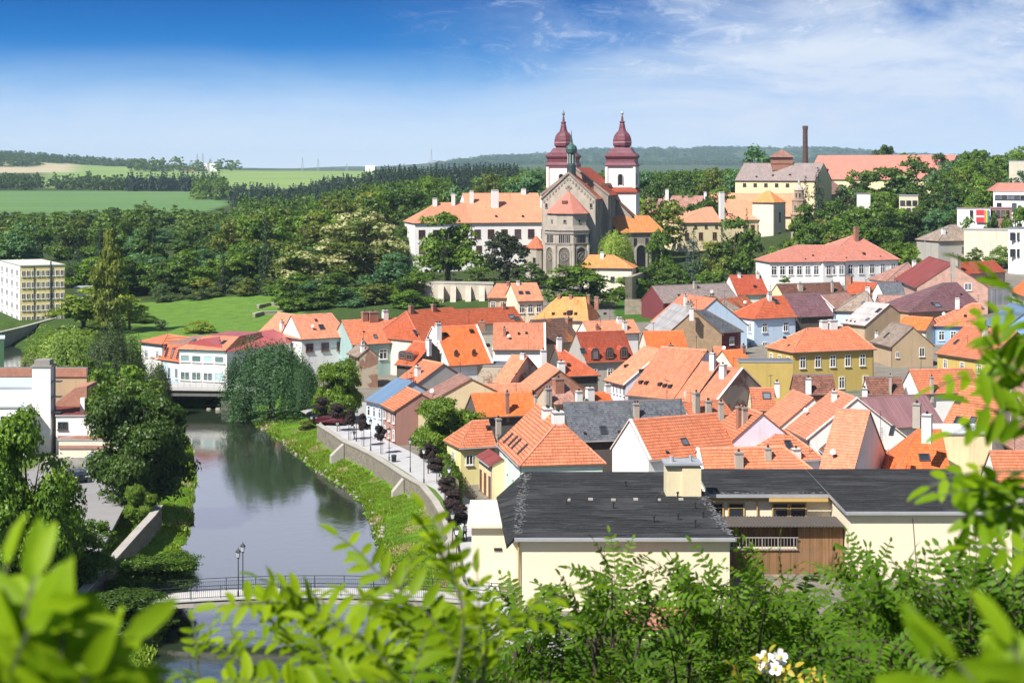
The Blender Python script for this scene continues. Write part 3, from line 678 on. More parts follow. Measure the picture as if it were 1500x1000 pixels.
H('town_house', 'tall white gable house with striped roof in the middle of the narrow rows', (1150, 627), (1182, 644), (1217, 565), (1233, 576), 7.5, 'salmon', 'white', 'gg', t=.78, chim=[(1222, 586, 572, 8, 'w')], verge='1')
H('town_house', 'narrow white gable house with three roof hatches in front of the tall white gable', (1160, 634), (1187, 653), (1222, 598), (1236, 607), 6.6, 'bright', 'white', 'gg', t=.8, sky=[(1195, 615, .5, 1.3), (1203, 619, .5, 1.3), (1211, 622, .5, 1.3)], chim=[(1221, 606, 593, 10, 'w')])
H('town_house', 'brown roofed narrow house with blank white front gable beside a brick stub chimney', (1196, 654), (1214, 668), (1245, 619), (1256, 626), 6.4, 'brown', 'white', 'gg', t=.8, chim=[(1212, 668, 655, 16, 'b', 1)])
H('town_house', 'long salmon slope house with two chimneys at its top', (1192, 712), (1244, 716), (1330, 607), (1366, 604), 6.8, 'salmon', 'white', 'gg', t=.75, chim=[(1343, 610, 590, 11, 'g'), (1358, 632, 606, 14, 'w')], sky=[(1307, 631, .5, 1.4)], aerial=[(1290, 642, 3.0), (1292, 642, 1.2)])
H('town_house', 'hipped house of small dense orange tiles just behind the black roof on the right', (1305, 700), (1395, 700), (1344, 629), (1388, 629), 6.6, 'bright', 'pale', 'hg', t=.95, sky=[(1354, 670, 1.2, 1.0)], aerial=[(1301, 684, 2.0)])
b12 = block('rooftop_annex', 'cream annex with white flat roof behind the dense orange tiled roof', [P(1376, 690, 6).xy, P(1452, 690, 6).xy, (P(1452, 690, 6) + Vector((0, 7, 0))).xy, (P(1376, 690, 6) + Vector((0, 7, 0))).xy], 2, 10.1, W('straw'), plain('white_felt', (.75, .76, .78), .8, .1))
H('town_house', 'striped orange house with three dark skylights and a white gable on its right', (1378, 625), (1452, 634), (1373, 566), (1437, 562), 8.0, 'orange', 'white', 'gg', t=.95, sky=[(1405, 586), (1403, 616), (1425, 616)], verge='1', gablewin=[('R', .5, 1.2, .7, 1.0)])
H('town_house', 'orange roofed house with white left gable behind the three skylight roof', (1347, 577), (1440, 574), (1336, 541), (1430, 539), 8.0, 'orange', 'white', 'gg', t=.95, chim=[(1366, 577, 551, 4, 'g')])
H('metal_roof_house', 'house with a ribbed mauve metal roof between striped orange roofs', (1288, 628), (1384, 622), (1257, 580), (1372, 579), 7.6, 'corr', 'white', 'gg', t=.8)
H('brown_roof_house', 'small white gabled house with a worn brown tile roof and tall flue pipe', (1272, 578), (1326, 578), (1261, 553), (1334, 550), 7.8, 'brown', 'white', 'gg', t=.9, chim=[(1267, 578, 568, 7, 'w'), (1304, 575, 549, 3, 'g')], gablewin=[('L', .35, .8, .4, .6), ('L', .65, .8, .4, .6)])
H('villa', 'large ochre yellow house with hipped orange roof and five white framed windows', (1160, 516), (1284, 511), (1183, 481), (1243, 478), 10.6, 'orange', 'ochre', 'hh', t=.72, win=[('F', 5, -1.7, 1.05, 1.9, None, .12, .86), ('F', 3, -5.2, 1.05, 1.9, None, .3, .9), ('L', 3, -1.7, 1.0, 1.7)], chim=[(1205, 477, 469, 10, 'w'), (1218, 477, 468, 12, 'w')], vents=[(1150, 496, .4)], aerial=[(1173, 488, 3)])
H('town_house', 'small house with one large skylight below the ochre villa', (1102, 601), (1138, 601), (1093, 569), (1164, 567), 8.0, 'orange', 'straw', 'gg', t=.9, sky=[(1123, 580, 1.1, 1.2)], chim=[(1138, 569, 559, 7, 'w')])
H('town_house', 'narrow orange roofed house with white gable beside the single skylight roof', (1112, 612), (1141, 626), (1160, 569), (1173, 576), 7.2, 'salmon', 'white', 'gg', t=.8)
H('shed_house', 'dark worn brick house in front of the ochre villa with tall white chimney', (1166, 577), (1226, 577), (1170, 550), (1224, 547), 8.2, 'brown', 'brick', 'gg', t=.8, chim=[(1184, 575, 553, 8, 'w')])
# ---- the long terrace in the centre ----------------------------------------------------------------
H('terrace_house', 'leftmost striped roof of the central terrace with a white fire wall on its right', (884, 556), (914, 564), (956, 508), (978, 515), 8.2, 'salmon', 'lav', 'gg', t=.72, vents=[(916, 538, .5), (938, 545, .5)], win=[('F', 6, -1.0, .5, 1.3)], verge='1')
H('terrace_house', 'broad salmon terrace roof with white snow hooks and three slit hatches', (917, 578), (986, 585), (1000, 497), (1040, 526), 7.8, 'salmon', 'white', 'gg', t=.72, vents=[(966, 565, .5), (973, 567, .5), (981, 568, .5), (938, 562, .5), (946, 563, .5)])
H('terrace_house', 'terrace roof with a white chimney at its ridge and dark verge lines on both sides', (986, 586), (1014, 589), (1041, 526), (1058, 537), 7.7, 'salmon', 'white', 'gg', t=.72, chim=[(1044, 540, 516, 8, 'w')])
H('terrace_house', 'last terrace roof on the right with white chimney and worn brick gable', (1014, 590), (1046, 594), (1058, 533), (1088, 543), 7.6, 'salmon', 'oldbrick', 'gg', t=.72, chim=[(1059, 552, 533, 9, 'w')], verge='1')
H('outhouse', 'tiny grey gabled outhouse below the terrace roofs', (1003, 584), (1014, 584), (996, 574), (1008, 573), 8.0, 'pale', 'lav', 'gg', t=.6, gut=False)
H('outhouse', 'small orange roofed outhouse with old stone chimneys behind the lavender gable', (1014, 612), (1075, 606), (1032, 583), (1072, 588), 7.8, 'orange', 'oldbrick', 'gg', t=.7, chim=[(1020, 604, 574, 9, 'g', 1), (1038, 604, 586, 8, 'g', 1)])
H('dormer_house', 'red tiled house with three arched dormers and a small blue skylight', (859, 531), (931, 528), (845, 486), (924, 484), 8.2, 'red', 'grey', 'gg', t=1.0, dorm=[(872, 527, 1.5, 2.0), (893, 526, 1.5, 2.0), (914, 525, 1.5, 2.0)], sky=[(854, 514, .9, 1.1)], win=[('F', 3, -1.8, 1.0, 1.4)])
H('town_house', 'steep red roof with a white chimney in front of the dormer house', (826, 551), (880, 549), (800, 506), (818, 507), 8.0, 'redo', 'dark', 'gh', t=.95, chim=[(796, 548, 512, 8, 'w'), (822, 545, 529, 10, 'w'), (819, 512, 494, 7, 'w')], vents=[(833, 536, .5)])
H('guild_house', 'large house with a broad hipped ochre orange roof in the middle of the old town', (780, 468), (862, 470), (817, 435), (864, 436), 10.5, 'ochre', 'pale', 'hh', t=.8, chim=[(819, 437, 430, 4, 'b'), (836, 437, 431, 4, 'b'), (862, 437, 431, 4, 'b'), (874, 444, 434, 6, 'b')], vents=[(834, 461, .9), (827, 461, .5), (843, 461, .5), (810, 461, .5), (886, 461, .5)], aerial=[(842, 448, 2.5)])
H('rusty_roof_house', 'house with a rust streaked dark brown roof in front of the ochre roof', (800, 503), (852, 499), (776, 468), (846, 465), 9.0, 'rust', 'tan', 'gg', t=.85, chim=[(833, 472, 465, 9, 'b')])
H('town_house', 'salmon roof with round white vent behind the red dormer roof', (862, 490), (938, 487), (855, 472), (914, 467), 9.4, 'salmon', 'white', 'gg', t=.8, chim=[(875, 482, 476, 5, 'b'), (915, 482, 470, 6, 'w'), (907, 472, 464, 7, 'w')])
H('town_house', 'bright orange roof between the dormer house and the slate roofed corner house', (948, 510), (1008, 509), (927, 486), (985, 484), 8.6, 'bright', 'pale', 'gg', t=.8, chim=[(983, 510, 504, 6, 'b')])
H('slate_house', 'old house with pale slate slope and brown plastered gable with a tall chimney breast', (944, 481), (973, 492), (1003, 449), (1013, 452), 9.0, 'steel' if False else 'pale', 'tanbrick', 'gg', t=.85, chim=[(1008, 456, 443, 6, 'g', 2), (1013, 460, 450, 6, 'w')])
H('slate_house', 'dark red walled house with hipped grey slate roof and two white windows', (1032, 489), (1089, 485), (1018, 454), (1034, 454), 9.0, 'slate', 'wine', 'gh', t=.85, win=[('F', 2, -1.7, 1.1, 1.5)])
H('town_house', 'salmon roof behind the pale slate slope with two chimneys', (952, 471), (1000, 480), (1016, 434), (1036, 434), 9.2, 'salmon', 'lightblue', 'gg', t=.75, chim=[(1004, 452, 432, 4, 'w'), (1012, 450, 441, 5, 'g')])
H('corner_house', 'pale blue house with hipped red roof and a single skylight', (1104, 467), (1168, 464), (1125, 434), (1155, 433), 10.2, 'redo', 'lightblue', 'hg', t=.85, sky=[(1137, 442, 1.0, 1.3)], chim=[(1127, 439, 429, 6, 'w')], win=[('F', 2, -1.9, 1.2, 1.8), ('F', 2, -5.6, 1.2, 1.8), ('L', 3, -1.9, 1.1, 1.8), ('L', 3, -5.6, 1.1, 1.8)])
H('metal_roof_house', 'low house with faded mauve roof right of the pale blue house', (1168, 464), (1223, 462), (1157, 431), (1216, 429), 9.6, 'mauve', 'dark', 'gg', t=.7)
H('town_house', 'brown pink roof with a white plaster verge between mauve roof and grey hip roof', (1222, 452), (1262, 446), (1218, 427), (1256, 426), 10.2, 'pinkb', 'white', 'gg', t=.8, verge='0')
H('long_barn', 'long low house with weathered grey roof below the castle shrubs', (972, 444), (1083, 439), (972, 417), (1080, 415), 9.8, 'greyb', 'wine', 'gg', t=.75, chim=[(1018, 422, 412, 5, 'g')], vents=[(995, 434, .5)])
H('town_house', 'plain red roof with two white chimneys under the long white house', (1080, 432), (1127, 431), (1084, 403), (1143, 402), 10.4, 'red', 'white', 'gg', t=.85, chim=[(1083, 406, 400, 4, 'w'), (1110, 407, 399, 4, 'w')], vents=[(1106, 421, .6)])
H('brown_roof_house', 'old house with a dark mottled brown roof below the long white house', (1147, 432), (1240, 429), (1142, 416), (1236, 413), 10.8, 'brown', 'straw', 'gg', t=.8, chim=[(1172, 424, 414, 7, 'g'), (1219, 428, 412, 3, 'g')])
H('patched_roof_house', 'house with mixed orange and brown tile patches left of the pale blue house', (1072, 458), (1112, 452), (1063, 434), (1119, 433), 9.6, 'patchy', 'tan', 'gg', t=.8)
H('outhouse', 'small pyramid roofed grey brown hut beside the patched roof', (1035, 458), (1060, 469), (1058, 438), (1061, 438), 9.3, 'greytan', 'white', 'hh', t=.8)
H('town_house', 'small orange roof with white gable squeezed before the pale blue house', (1070, 476), (1084, 474), (1065, 457), (1078, 456), 9.0, 'bright', 'white', 'gg', t=.9)
H('grey_hip_house', 'house with a mossy grey hipped roof and an orange chimney pot', (1222, 455), (1286, 456), (1265, 427), (1271, 426), 9.8, 'greytan', 'lightblue', 'hh', t=.8, sky=[(1265, 444, .8, 1.0)], chim=[(1285, 447, 437, 4, 'b')])
H('lean_roof_house', 'house with a pale sheet roof and bare brown side wall', (1232, 473), (1267, 477), (1300, 445), (1312, 446), 9.0, 'pale', 'tan', 'gg', t=.62, sky=[(1287, 455, .9, 1.4), (1271, 468, .7, .9)], vents=[(1240, 470, .3), (1246, 471, .3), (1252, 472, .3)])
h20 = H('gable_house', 'tan gabled house with an open loft door and weathered roof right of the ochre villa', (1275, 500), (1305, 508), (1298, 471), (1331, 475), 8.6, 'greytan', 'tan', 'gg', t=.85, sky=[(1299, 491, .6, 1.4)], chim=[(1284, 493, 486, 4, 'w')], gablewin=[('R', .72, -1.0, 1.0, 1.6), ('R', .12, -1.4, .6, 1.0)])
H('mauve_villa', 'big house under a mauve hipped roof right of centre', (1330, 457), (1442, 452), (1380, 414), (1409, 414), 11.5, 'mauve', 'tan', 'hh', t=.85, sky=[(1373, 447, 1.6, 1.2), (1366, 445, .8, .8)], vents=[(1408, 432, .4)])
H('brick_house', 'large unplastered pale brick gable house with a narrow loft hatch', (1310, 408), (1341, 421), (1370, 378), (1381, 382), 14.2, 'darkred', 'pinkbrick', 'gg', t=.66, gablewin=[('R', .72, .2, 1.6, 1.6)], chim=[(1396, 400, 372, 8, 'g', 1)])
H('brick_house', 'side wing with dark red roof beside the pale brick gable', (1415, 401), (1474, 398), (1394, 383), (1474, 383), 14.8, 'red', 'pinkbrick', 'gg', t=.7, win=[('F', 1, -1.5, 1.4, 1.8, FRAMEB, .6, .7)], chim=[(1403, 398, 374, 7, 'g', 1)])
block('plank_shed', 'weathered grey plank shed under the dark red wing', [P(1416, 452, 9).xy, P(1480, 450, 9).xy, (P(1480, 450, 9) + Vector((0, 3, 0))).xy, (P(1416, 452, 9) + Vector((0, 3, 0))).xy], 7.5, 13.1, tile('plank_wall', (.30, .31, .34), row=30, colw=.35, line=.7, var=.5, colline=1.0), W('dark'), 'shed')
H('slate_house', 'white gabled house with a dark grey tile roof left of the brick gable', (1294, 432), (1346, 431), (1283, 414), (1338, 413), 11.5, 'slate', 'white', 'gg', t=.85)
H('town_house', 'short rusty red roof with a brick chimney left of the white gabled slate house', (1237, 430), (1285, 432), (1237, 413), (1280, 413), 11.0, 'redo', 'pale', 'gg', t=.85, chim=[(1244, 414, 404, 8, 'b'), (1272, 430, 420, 7, 'w')])
H('town_house', 'pinkish hipped roof with a ridge chimney right of the long white house', (1298, 412), (1352, 411), (1332, 384), (1339, 384), 13.2, 'pinkb', 'white', 'hh', t=.85, chim=[(1339, 392, 381, 5, 'w')], vents=[(1331, 402, .5)])
H('outhouse', 'low brick coloured roof in the yard left of the mauve hipped roof', (1290, 450), (1346, 450), (1292, 432), (1343, 432), 10.6, 'redo' if False else 'pinkb', 'brick', 'gg', t=.7, chim=[(1325, 450, 437, 5, 'w')])
H('blue_house', 'bright blue walled house with a big striped orange roof on the right', (1368, 477), (1441, 478), (1424, 444), (1467, 444), 9.8, 'orange', 'blue', 'hg', t=.75, win=[('F', 4, -1.9, 1.1, 1.8), ('F', 3, -5.2, 1.1, 1.8)], vents=[(1414, 464, .5)], chim=[(1402, 441, 436, 6, 'w')])
H('metal_roof_house', 'house with a smooth blue sheet metal roof on the far right', (1437, 474), (1468, 482), (1466, 445), (1496, 442), 9.8, 'bluemet', 'blue', 'gg', t=.7, aerial=[(1450, 474, 1.5)])
H('town_house', 'orange roofed corner house with a white chimney in front of the blue sheet metal roof', (1370, 517), (1446, 528), (1428, 480), (1475, 482), 8.8, 'orange', 'ochre', 'gg', t=.7, chim=[(1443, 492, 479, 7, 'w')], sky=[(1401, 501, .6, 1.2), (1450, 509, .6, 1.2)], aerial=[(1417, 508, 2)], vents=[(1435, 503, .35), (1449, 497, .35), (1460, 513, .35)], win=[('F', 3, -1.6, 1.0, 1.5)])
H('town_house', 'sliver of orange roof behind the tan gabled house', (1313, 481), (1356, 484), (1326, 463), (1352, 464), 9.0, 'bright', 'pale', 'gg', t=.8)
H('ruined_barn', 'ruined barn with broken brown roof at the right edge', (1456, 640), (1500, 668), (1505, 590), (1530, 604), 6.5, 'pinkb', 'ruin', 'gg', t=.7)
H('town_house', 'orange roofed house half hidden by leaves at the right edge', (1452, 590), (1520, 596), (1460, 556), (1520, 556), 8.0, 'pinkb', 'grey', 'gg', t=.8, chim=[(1478, 570, 556, 9, 'w')])
H('town_house', 'low orange roof behind the black roof at the right edge', (1462, 712), (1540, 712), (1470, 660), (1540, 660), 5.6, 'orange', 'white', 'gg', t=.9)
H('town_house', 'small orange roofed house behind the dark red wing at the right edge', (1480, 426), (1515, 440), (1490, 384), (1520, 388), 13.0, 'bright', 'white', 'gg', t=.8)
# ---- left of centre --------------------------------------------------------------------------------
H('school', 'white house with large hipped orange roof at the left end of the town', (442, 497), (514, 493), (453, 461), (491, 458), 9.5, 'salmon', 'white', 'gh', t=.85, win=[('F', 3, -1.6, 1.5, 1.5, FRAMEB)], sky=[(471, 479, 1.0, 1.2)], vents=[(463, 470, .4)])
H('school', 'left wing with steep salmon roof joining the white house', (378, 486), (442, 497), (397, 459), (453, 461), 9.5, 'salmon', 'white', 'gh', t=.85, chim=[(413, 482, 470, 6, 'w')], vents=[(433, 470, .5)])
H('town_house', 'teal walled house under a long orange roof with three brick chimneys', (516, 505), (608, 500), (498, 469), (580, 466), 8.6, 'orange', 'teal', 'gg', t=.85, win=[('F', 3, -2.0, 1.6, 1.8)], chim=[(534, 468, 456, 8, 'b'), (546, 468, 456, 14, 'b'), (564, 466, 454, 8, 'w'), (532, 504, 498, 4, 'w')], sky=[(550, 493, .7, 1.0)], vents=[(533, 487, .3)])
H('town_house', 'burnt orange roof with two brick chimneys on its ridge left of the retaining wall', (618, 500), (700, 492), (569, 457), (646, 452), 9.4, 'redo', 'pale', 'hg', t=.75, chim=[(602, 458, 447, 6, 'b'), (635, 455, 445, 6, 'b')], sky=[(609, 487, .8, 1.2)])
H('town_house', 'faded brown orange roof with solar panels below the retaining wall', (677, 476), (768, 471), (669, 455), (737, 448), 9.6, 'redo', 'pale', 'gg', t=.75, chim=[(738, 452, 444, 5, 'b')], sky=[(750, 464, 1.4, 1.2), (757, 467, 1.4, 1.2)])
H('town_house', 'bright orange high roof with two little arched dormers and a white front gable', (655, 536), (723, 532), (632, 479), (703, 476), 8.0, 'bright', 'white', 'gg', t=1.0, dorm=[(668, 521, .8, 1.0), (694, 520, .8, 1.0)], vents=[(653, 492, .6), (691, 487, .6), (715, 508, .6)], chim=[(642, 496, 473, 8, 'w', 2)], verge='01')
H('town_house', 'pale striped orange roof right of the high bright orange roof', (722, 512), (800, 512), (708, 476), (770, 470), 8.6, 'salmon', 'white', 'gg', t=.85, chim=[(739, 491, 480, 4, 'b'), (706, 476, 470, 8, 'b')], vents=[(760, 490, .4), (771, 489, .4)], verge='1')
H('dormer_house', 'small red roof with a wide dark dormer beside the teal house', (578, 533), (606, 536), (603, 503), (636, 498), 8.2, 'redo', 'dark', 'gg', t=.8, chim=[(628, 510, 496, 7, 'w')], dorm=[(590, 526, 2.0, 1.4), (600, 528, 2.0, 1.4)])
H('riverside_house', 'long narrow orange slope running up behind the blue roofed house', (562, 569), (592, 576), (620, 523), (636, 533), 7.8, 'orange', 'grey', 'gg', t=.6, chim=[(612, 549, 536, 8, 'w')])
H('old_house', 'old house with crumbling plaster gable behind the chestnut tree', (508, 517), (524, 523), (530, 505), (546, 511), 8.0, 'greytan', 'grey', 'gg', t=.8, wallmat=W('oldbrick'), chim=[(531, 514, 504, 6, 'w')])
H('riverside_house', 'white house with smooth blue metal roof at the far end of the promenade', (533, 586), (558, 592), (592, 554), (606, 560), 7.2, 'bluemet', 'lightblue', 'gg', t=.55, win=[('F', 3, -1.4, .8, 1.4), ('F', 2, -3.4, .8, 1.4)])
H('riverside_house', 'brown pink house with striped orange roof on the promenade', (557, 592), (577, 602), (592, 565), (612, 573), 7.4, 'orange', 'brownpink', 'gg', t=.6, win=[('F', 3, -1.2, .8, 1.2), ('F', 3, -3.4, .8, 1.4)])
H('town_house', 'dense red orange roof with a grey chimney behind the promenade houses', (618, 576), (655, 564), (606, 548), (653, 543), 7.8, 'redo', 'grey', 'gg', t=.75, chim=[(631, 558, 549, 5, 'g'), (610, 578, 560, 3, 'g')])
H('riverside_house', 'straw yellow house with faded brown grey roof running up behind the walnut tree', (593, 590), (610, 599), (674, 544), (690, 557), 7.6, 'pinkb', 'straw', 'gg', t=.5, win=[('F', 3, -1.3, .8, 1.4, FRAMEB), ('F', 3, -3.9, .8, 1.5, FRAMEB)], wallmat=W('straw'))
H('town_house', 'long vivid orange roof with a flue pipe right of the walnut tree', (700, 611), (790, 607), (700, 575), (803, 573), 7.8, 'bright', 'dark', 'gg', t=.8, chim=[(743, 604, 574, 5, 'b', 1), (784, 590, 578, 3, 'g', 1)])
H('town_house', 'narrow striped salmon roof above the long vivid orange roof', (694, 577), (780, 574), (690, 563), (780, 561), 7.8, 'salmon', 'white', 'gg', t=.7)
H('town_house', 'striped roof with rough brick right wall behind the narrow salmon roof', (722, 560), (746, 562), (757, 519), (780, 523), 7.8, 'salmon', 'oldbrick', 'gg', t=.75, chim=[(766, 524, 517, 7, 'w')])
H('town_house', 'narrow striped roof with brick side wall left of the steep red roof', (760, 562), (779, 574), (806, 533), (817, 541), 7.6, 'salmon', 'brick', 'gg', t=.75)
H('lemon_house', 'small lemon yellow house with hipped orange roof beside the ivy wall', (672, 656), (728, 653), (692, 615), (752, 614), 7.2, 'orange', 'lemon', 'hg', t=.85, chim=[(730, 632, 612, 7, 'g', 1)], vents=[(716, 629, .5)], win=[('L', 1, -1.5, 1, 1.3), ('F', 1, -1.5, .9, 1.2, None, .2, .3)])
H('lemon_house', 'narrow ochre house with dark red metal roof beside the mint green house', (697, 667), (717, 682), (712, 655), (722, 662), 6.6, 'darkred', 'straw', 'gg', t=.5, win=[('F', 3, -2.6, .9, 2.4, FRAMEB)])
H('town_house', 'brownish roof with jumble of stone chimneys between salmon roofs', (812, 592), (846, 590), (822, 563), (846, 562), 7.6, 'pinkb', 'oldbrick', 'gg', t=.7, chim=[(803, 588, 568, 9, 'g', 2), (818, 572, 553, 14, 'b', 1), (848, 588, 572, 9, 'w')])
H('town_house', 'little red orange roof with white chimney left of the terrace front wall', (866, 588), (898, 586), (880, 570), (904, 577), 7.6, 'bright', 'green', 'gg', t=.7, chim=[(865, 588, 567, 11, 'w', 1), (888, 570, 562, 8, 'w')])
block('flat_shed', 'flat roofed brick shed with a dark roof edge in front of the bright orange roof', [P(640, 551, 6).xy, P(748, 551, 6).xy, (P(748, 551, 6) + Vector((0, 6, 0))).xy, (P(640, 551, 6) + Vector((0, 6, 0))).xy], 2, 7.6, W('oldbrick'), plain('roof_felt', (.12, .13, .15), .9, .2), 'shed')
block('white_yard_block', 'white flat roofed extension with skylight boxes in the tight yard', [P(722, 514, 8).xy, P(800, 512, 8).xy, (P(800, 512, 8) + Vector((0, 5, 0))).xy, (P(722, 514, 8) + Vector((0, 5, 0))).xy], 3, 8.1, W('white'), plain('white_felt', (.75, .76, .78), .8, .1), 'annex')
block('yard_wall_house', 'ochre blank walled annex left of the ochre villa', [P(1085, 566, 6.5).xy, P(1161, 566, 6.5).xy, (P(1161, 566, 6.5) + Vector((0, 4, 0))).xy, (P(1085, 566, 6.5) + Vector((0, 4, 0))).xy], 2, 10.2, W('ochre'), plain('roof_felt', (.12, .13, .15), .9, .2), 'annex')
H('town_house', 'low orange roof left of the ochre villa annex', (1076, 540), (1106, 538), (1062, 513), (1106, 510), 8.2, 'bright', 'pale', 'gg', t=.75, chim=[(1089, 516, 505, 5, 'b')])
H('town_house', 'small orange roof in front of the dark red walled house', (1046, 520), (1064, 520), (1040, 508), (1064, 507), 8.2, 'orange', 'pale', 'gg', t=.75)
H('town_house', 'small lean tiled roof with row of hatches between white gables', (1196, 596), (1215, 606), (1232, 583), (1240, 590), 6.8, 'bright', 'white', 'gg', t=.6)
# ---- below the castle ------------------------------------------------------------------------------
H('castle_lane_house', 'small house with hipped salmon roof leaning on the castle retaining wall', (713, 436), (757, 436), (727, 416), (757, 415), 13.2, 'salmon', 'tan', 'hg', t=.7, win=[('F', 3, -1.6, 1.0, 1.6)], vents=[(744, 429, .4)], chim=[(744, 418, 412, 4, 'b')])
H('castle_lane_house', 'house with two white skylights and a glazed porch below the castle', (758, 441), (797, 440), (758, 415), (800, 414), 13.0, 'salmon', 'cream', 'gg', t=.75, sky=[(763, 429, 1.0, 1.0), (773, 429, 1.0, 1.0)], win=[('F', 3, -1.6, 1.1, 1.7)], chim=[(759, 417, 411, 4, 'w')])
H('ruin_house', 'pale stone house with hipped orange roof in front of the abbey church', (848, 392), (928, 393), (863, 374), (899, 373), 14.8, 'ochre', 'pale', 'hh', t=.75, win=[('F', 2, -2.8, 1.0, 1.3, FRAMED, .62, .85)], chim=[(882, 377, 369, 5, 'w')])
H('long_house', 'left half of the long white house with salmon hipped roof and white windows', (1126, 384), (1240, 383), (1165, 359), (1238, 359), 16.6, 'pink', 'white', 'hg', t=.62, win=[('F', 9, -2.1, 1.4, 2.3)], vents=[(1191, 375, .4), (1210, 379, .3), (1180, 380, .3)])
H('long_house', 'right pavilion of the long white house with pyramid salmon roof and tall chimney', (1205, 383), (1319, 380), (1249, 345), (1256, 345), 16.7, 'pink', 'white', 'hh', t=.70, win=[('F', 7, -2.2, 1.5, 2.4)], vents=[(1266, 373, .6), (1240, 378, .3), (1290, 376, .3)], chim=[(1254, 352, 332, 6, 'b')])
H('chapel_house', 'grey house with brown hipped roof beside the hill road', (1374, 353), (1438, 352), (1392, 329), (1399, 329), 20.5, 'greytan', 'grey', 'hh', t=.72, win=[('F', 3, -2.4, .9, 1.5, FRAMED, .6, .9)], chim=[(1382, 342, 334, 5, 'w')])
H('castle_wing', 'long white castle wing with pale orange roof and maroon windows', (690, 326.4), (804, 325.6), (684, 284), (804, 282), 24.0, 'peach', 'white', 'gg', t=.62, win=[('F', 6, -3.2, 1.9, 2.5, REDSH, .08, .95), ('F', 5, -7.6, 1.7, 2.0, REDSH, .1, .9)], chim=[(725, 303, 278, 10, 'w', 1), (767, 284, 276, 6, 'w', 1), (794, 303, 283, 5, 'w', 1), (691, 297, 279, 5, 'w', 1)], vents=[(727, 318, .6), (766, 318, .6)], cat='castle wing')
H('castle_wing', 'left end of the white castle wing with lower hipped orange roof', (606, 327), (692, 326.4), (640, 298), (690, 296), 24.0, 'peach', 'white', 'hg', t=.60, win=[('F', 4, -3.2, 1.9, 2.5, REDSH), ('F', 4, -7.6, 1.7, 2.0, REDSH)], chim=[(637, 301, 290, 6, 'w'), (664, 300, 283, 5, 'w')], cat='castle wing')
H('abbey_house', 'abbey south wing with orange hipped roof and two deep arched portals', (905, 341), (975, 340), (900, 317), (950, 315), 21.6, 'ochre', 'stone', 'gh', t=.7, win=[('F', 4, -2.6, .9, 2.0, FRAMED)], cat='abbey wing')
H('chateau_wing', 'long low rose tiled wing left of the chateau', (946, 318), (1040, 316), (945, 287), (1036, 286), 24.0, 'pinkb', 'cream', 'gg', Y=(602, 600), hw=6, chim=[(977, 292, 277, 5, 'w', 1), (1033, 290, 281, 4, 'w', 1)], cat='chateau wing')
H('chateau_wing', 'cream chateau wing with hipped orange roof on the left front', (995, 326.3), (1058, 325.7), (1034, 304), (1044, 303), 22.6, 'peach', 'straw', 'hg', t=.60, win=[('F', 4, -1.3, .9, .9, FRAMEB), ('F', 3, -4.2, 1.4, 2.2, FRAMEB)], chim=[(1057, 316, 281, 7, 'w', 1)], cat='chateau wing')
H('chateau_wing', 'middle chateau wing with plain orange roof above the big dark tree', (1056, 322.4), (1130, 321.6), (1064, 292), (1096, 292), 22.6, 'peach', 'straw', 'gh', t=.62, win=[('F', 4, -3.2, 1.5, 3.0, REDSH, .5, .93), ('F', 4, -9.4, 1.2, 2.2, REDSH, .5, .93)], zg=10, cat='chateau wing')
H('chateau_wing', 'high back wing of the chateau with pale orange roof', (1040, 318), (1164, 316), (1036, 285), (1162, 281), 24.6, 'peach', 'straw', 'gg', Y=(604, 600), hw=7, cat='chateau wing')
H('chateau_tower', 'square chateau tower with orange pyramid roof and red portal balcony', (1100, 295.6), (1134, 297.2), (1122, 280), (1128, 279), 29.5, 'ochre', 'pale', 'hh', Y=(591, 585), hw=3.9, zg=12, win=[('R', 1, -5, .9, 3.4, REDSH), ('R', 1, -12, 1.8, 4.0, REDSH)], cat='tower')
H('brewery', 'big old brewery with grey brown roof and a louvred roof turret', (1076, 267), (1194, 262), (1092, 241), (1205, 237), 34.5, 'greyb', 'straw', 'gg', Y=(640, 625), hw=9, zg=16, win=[('F', 5, -1.6, 1.3, 1.2, FRAMED, .12, .66)], vents=[(1108, 260, .6), (1132, 258, .6), (1157, 257, .6)], cat='brewery')
H('malt_house', 'very long orange roofed building on the ridge behind the trees', (1180, 268), (1384, 258), (1160, 233), (1378, 222), 35.0, 'pink', 'straw', 'gg', Y=(735, 690), hw=9, cat='malt house')
H('hill_house', 'brown roofed small house under the long orange roof', (1202, 285), (1244, 284), (1206, 266), (1240, 264), 30.0, 'pinkb', 'stone', 'gg', t=.7)
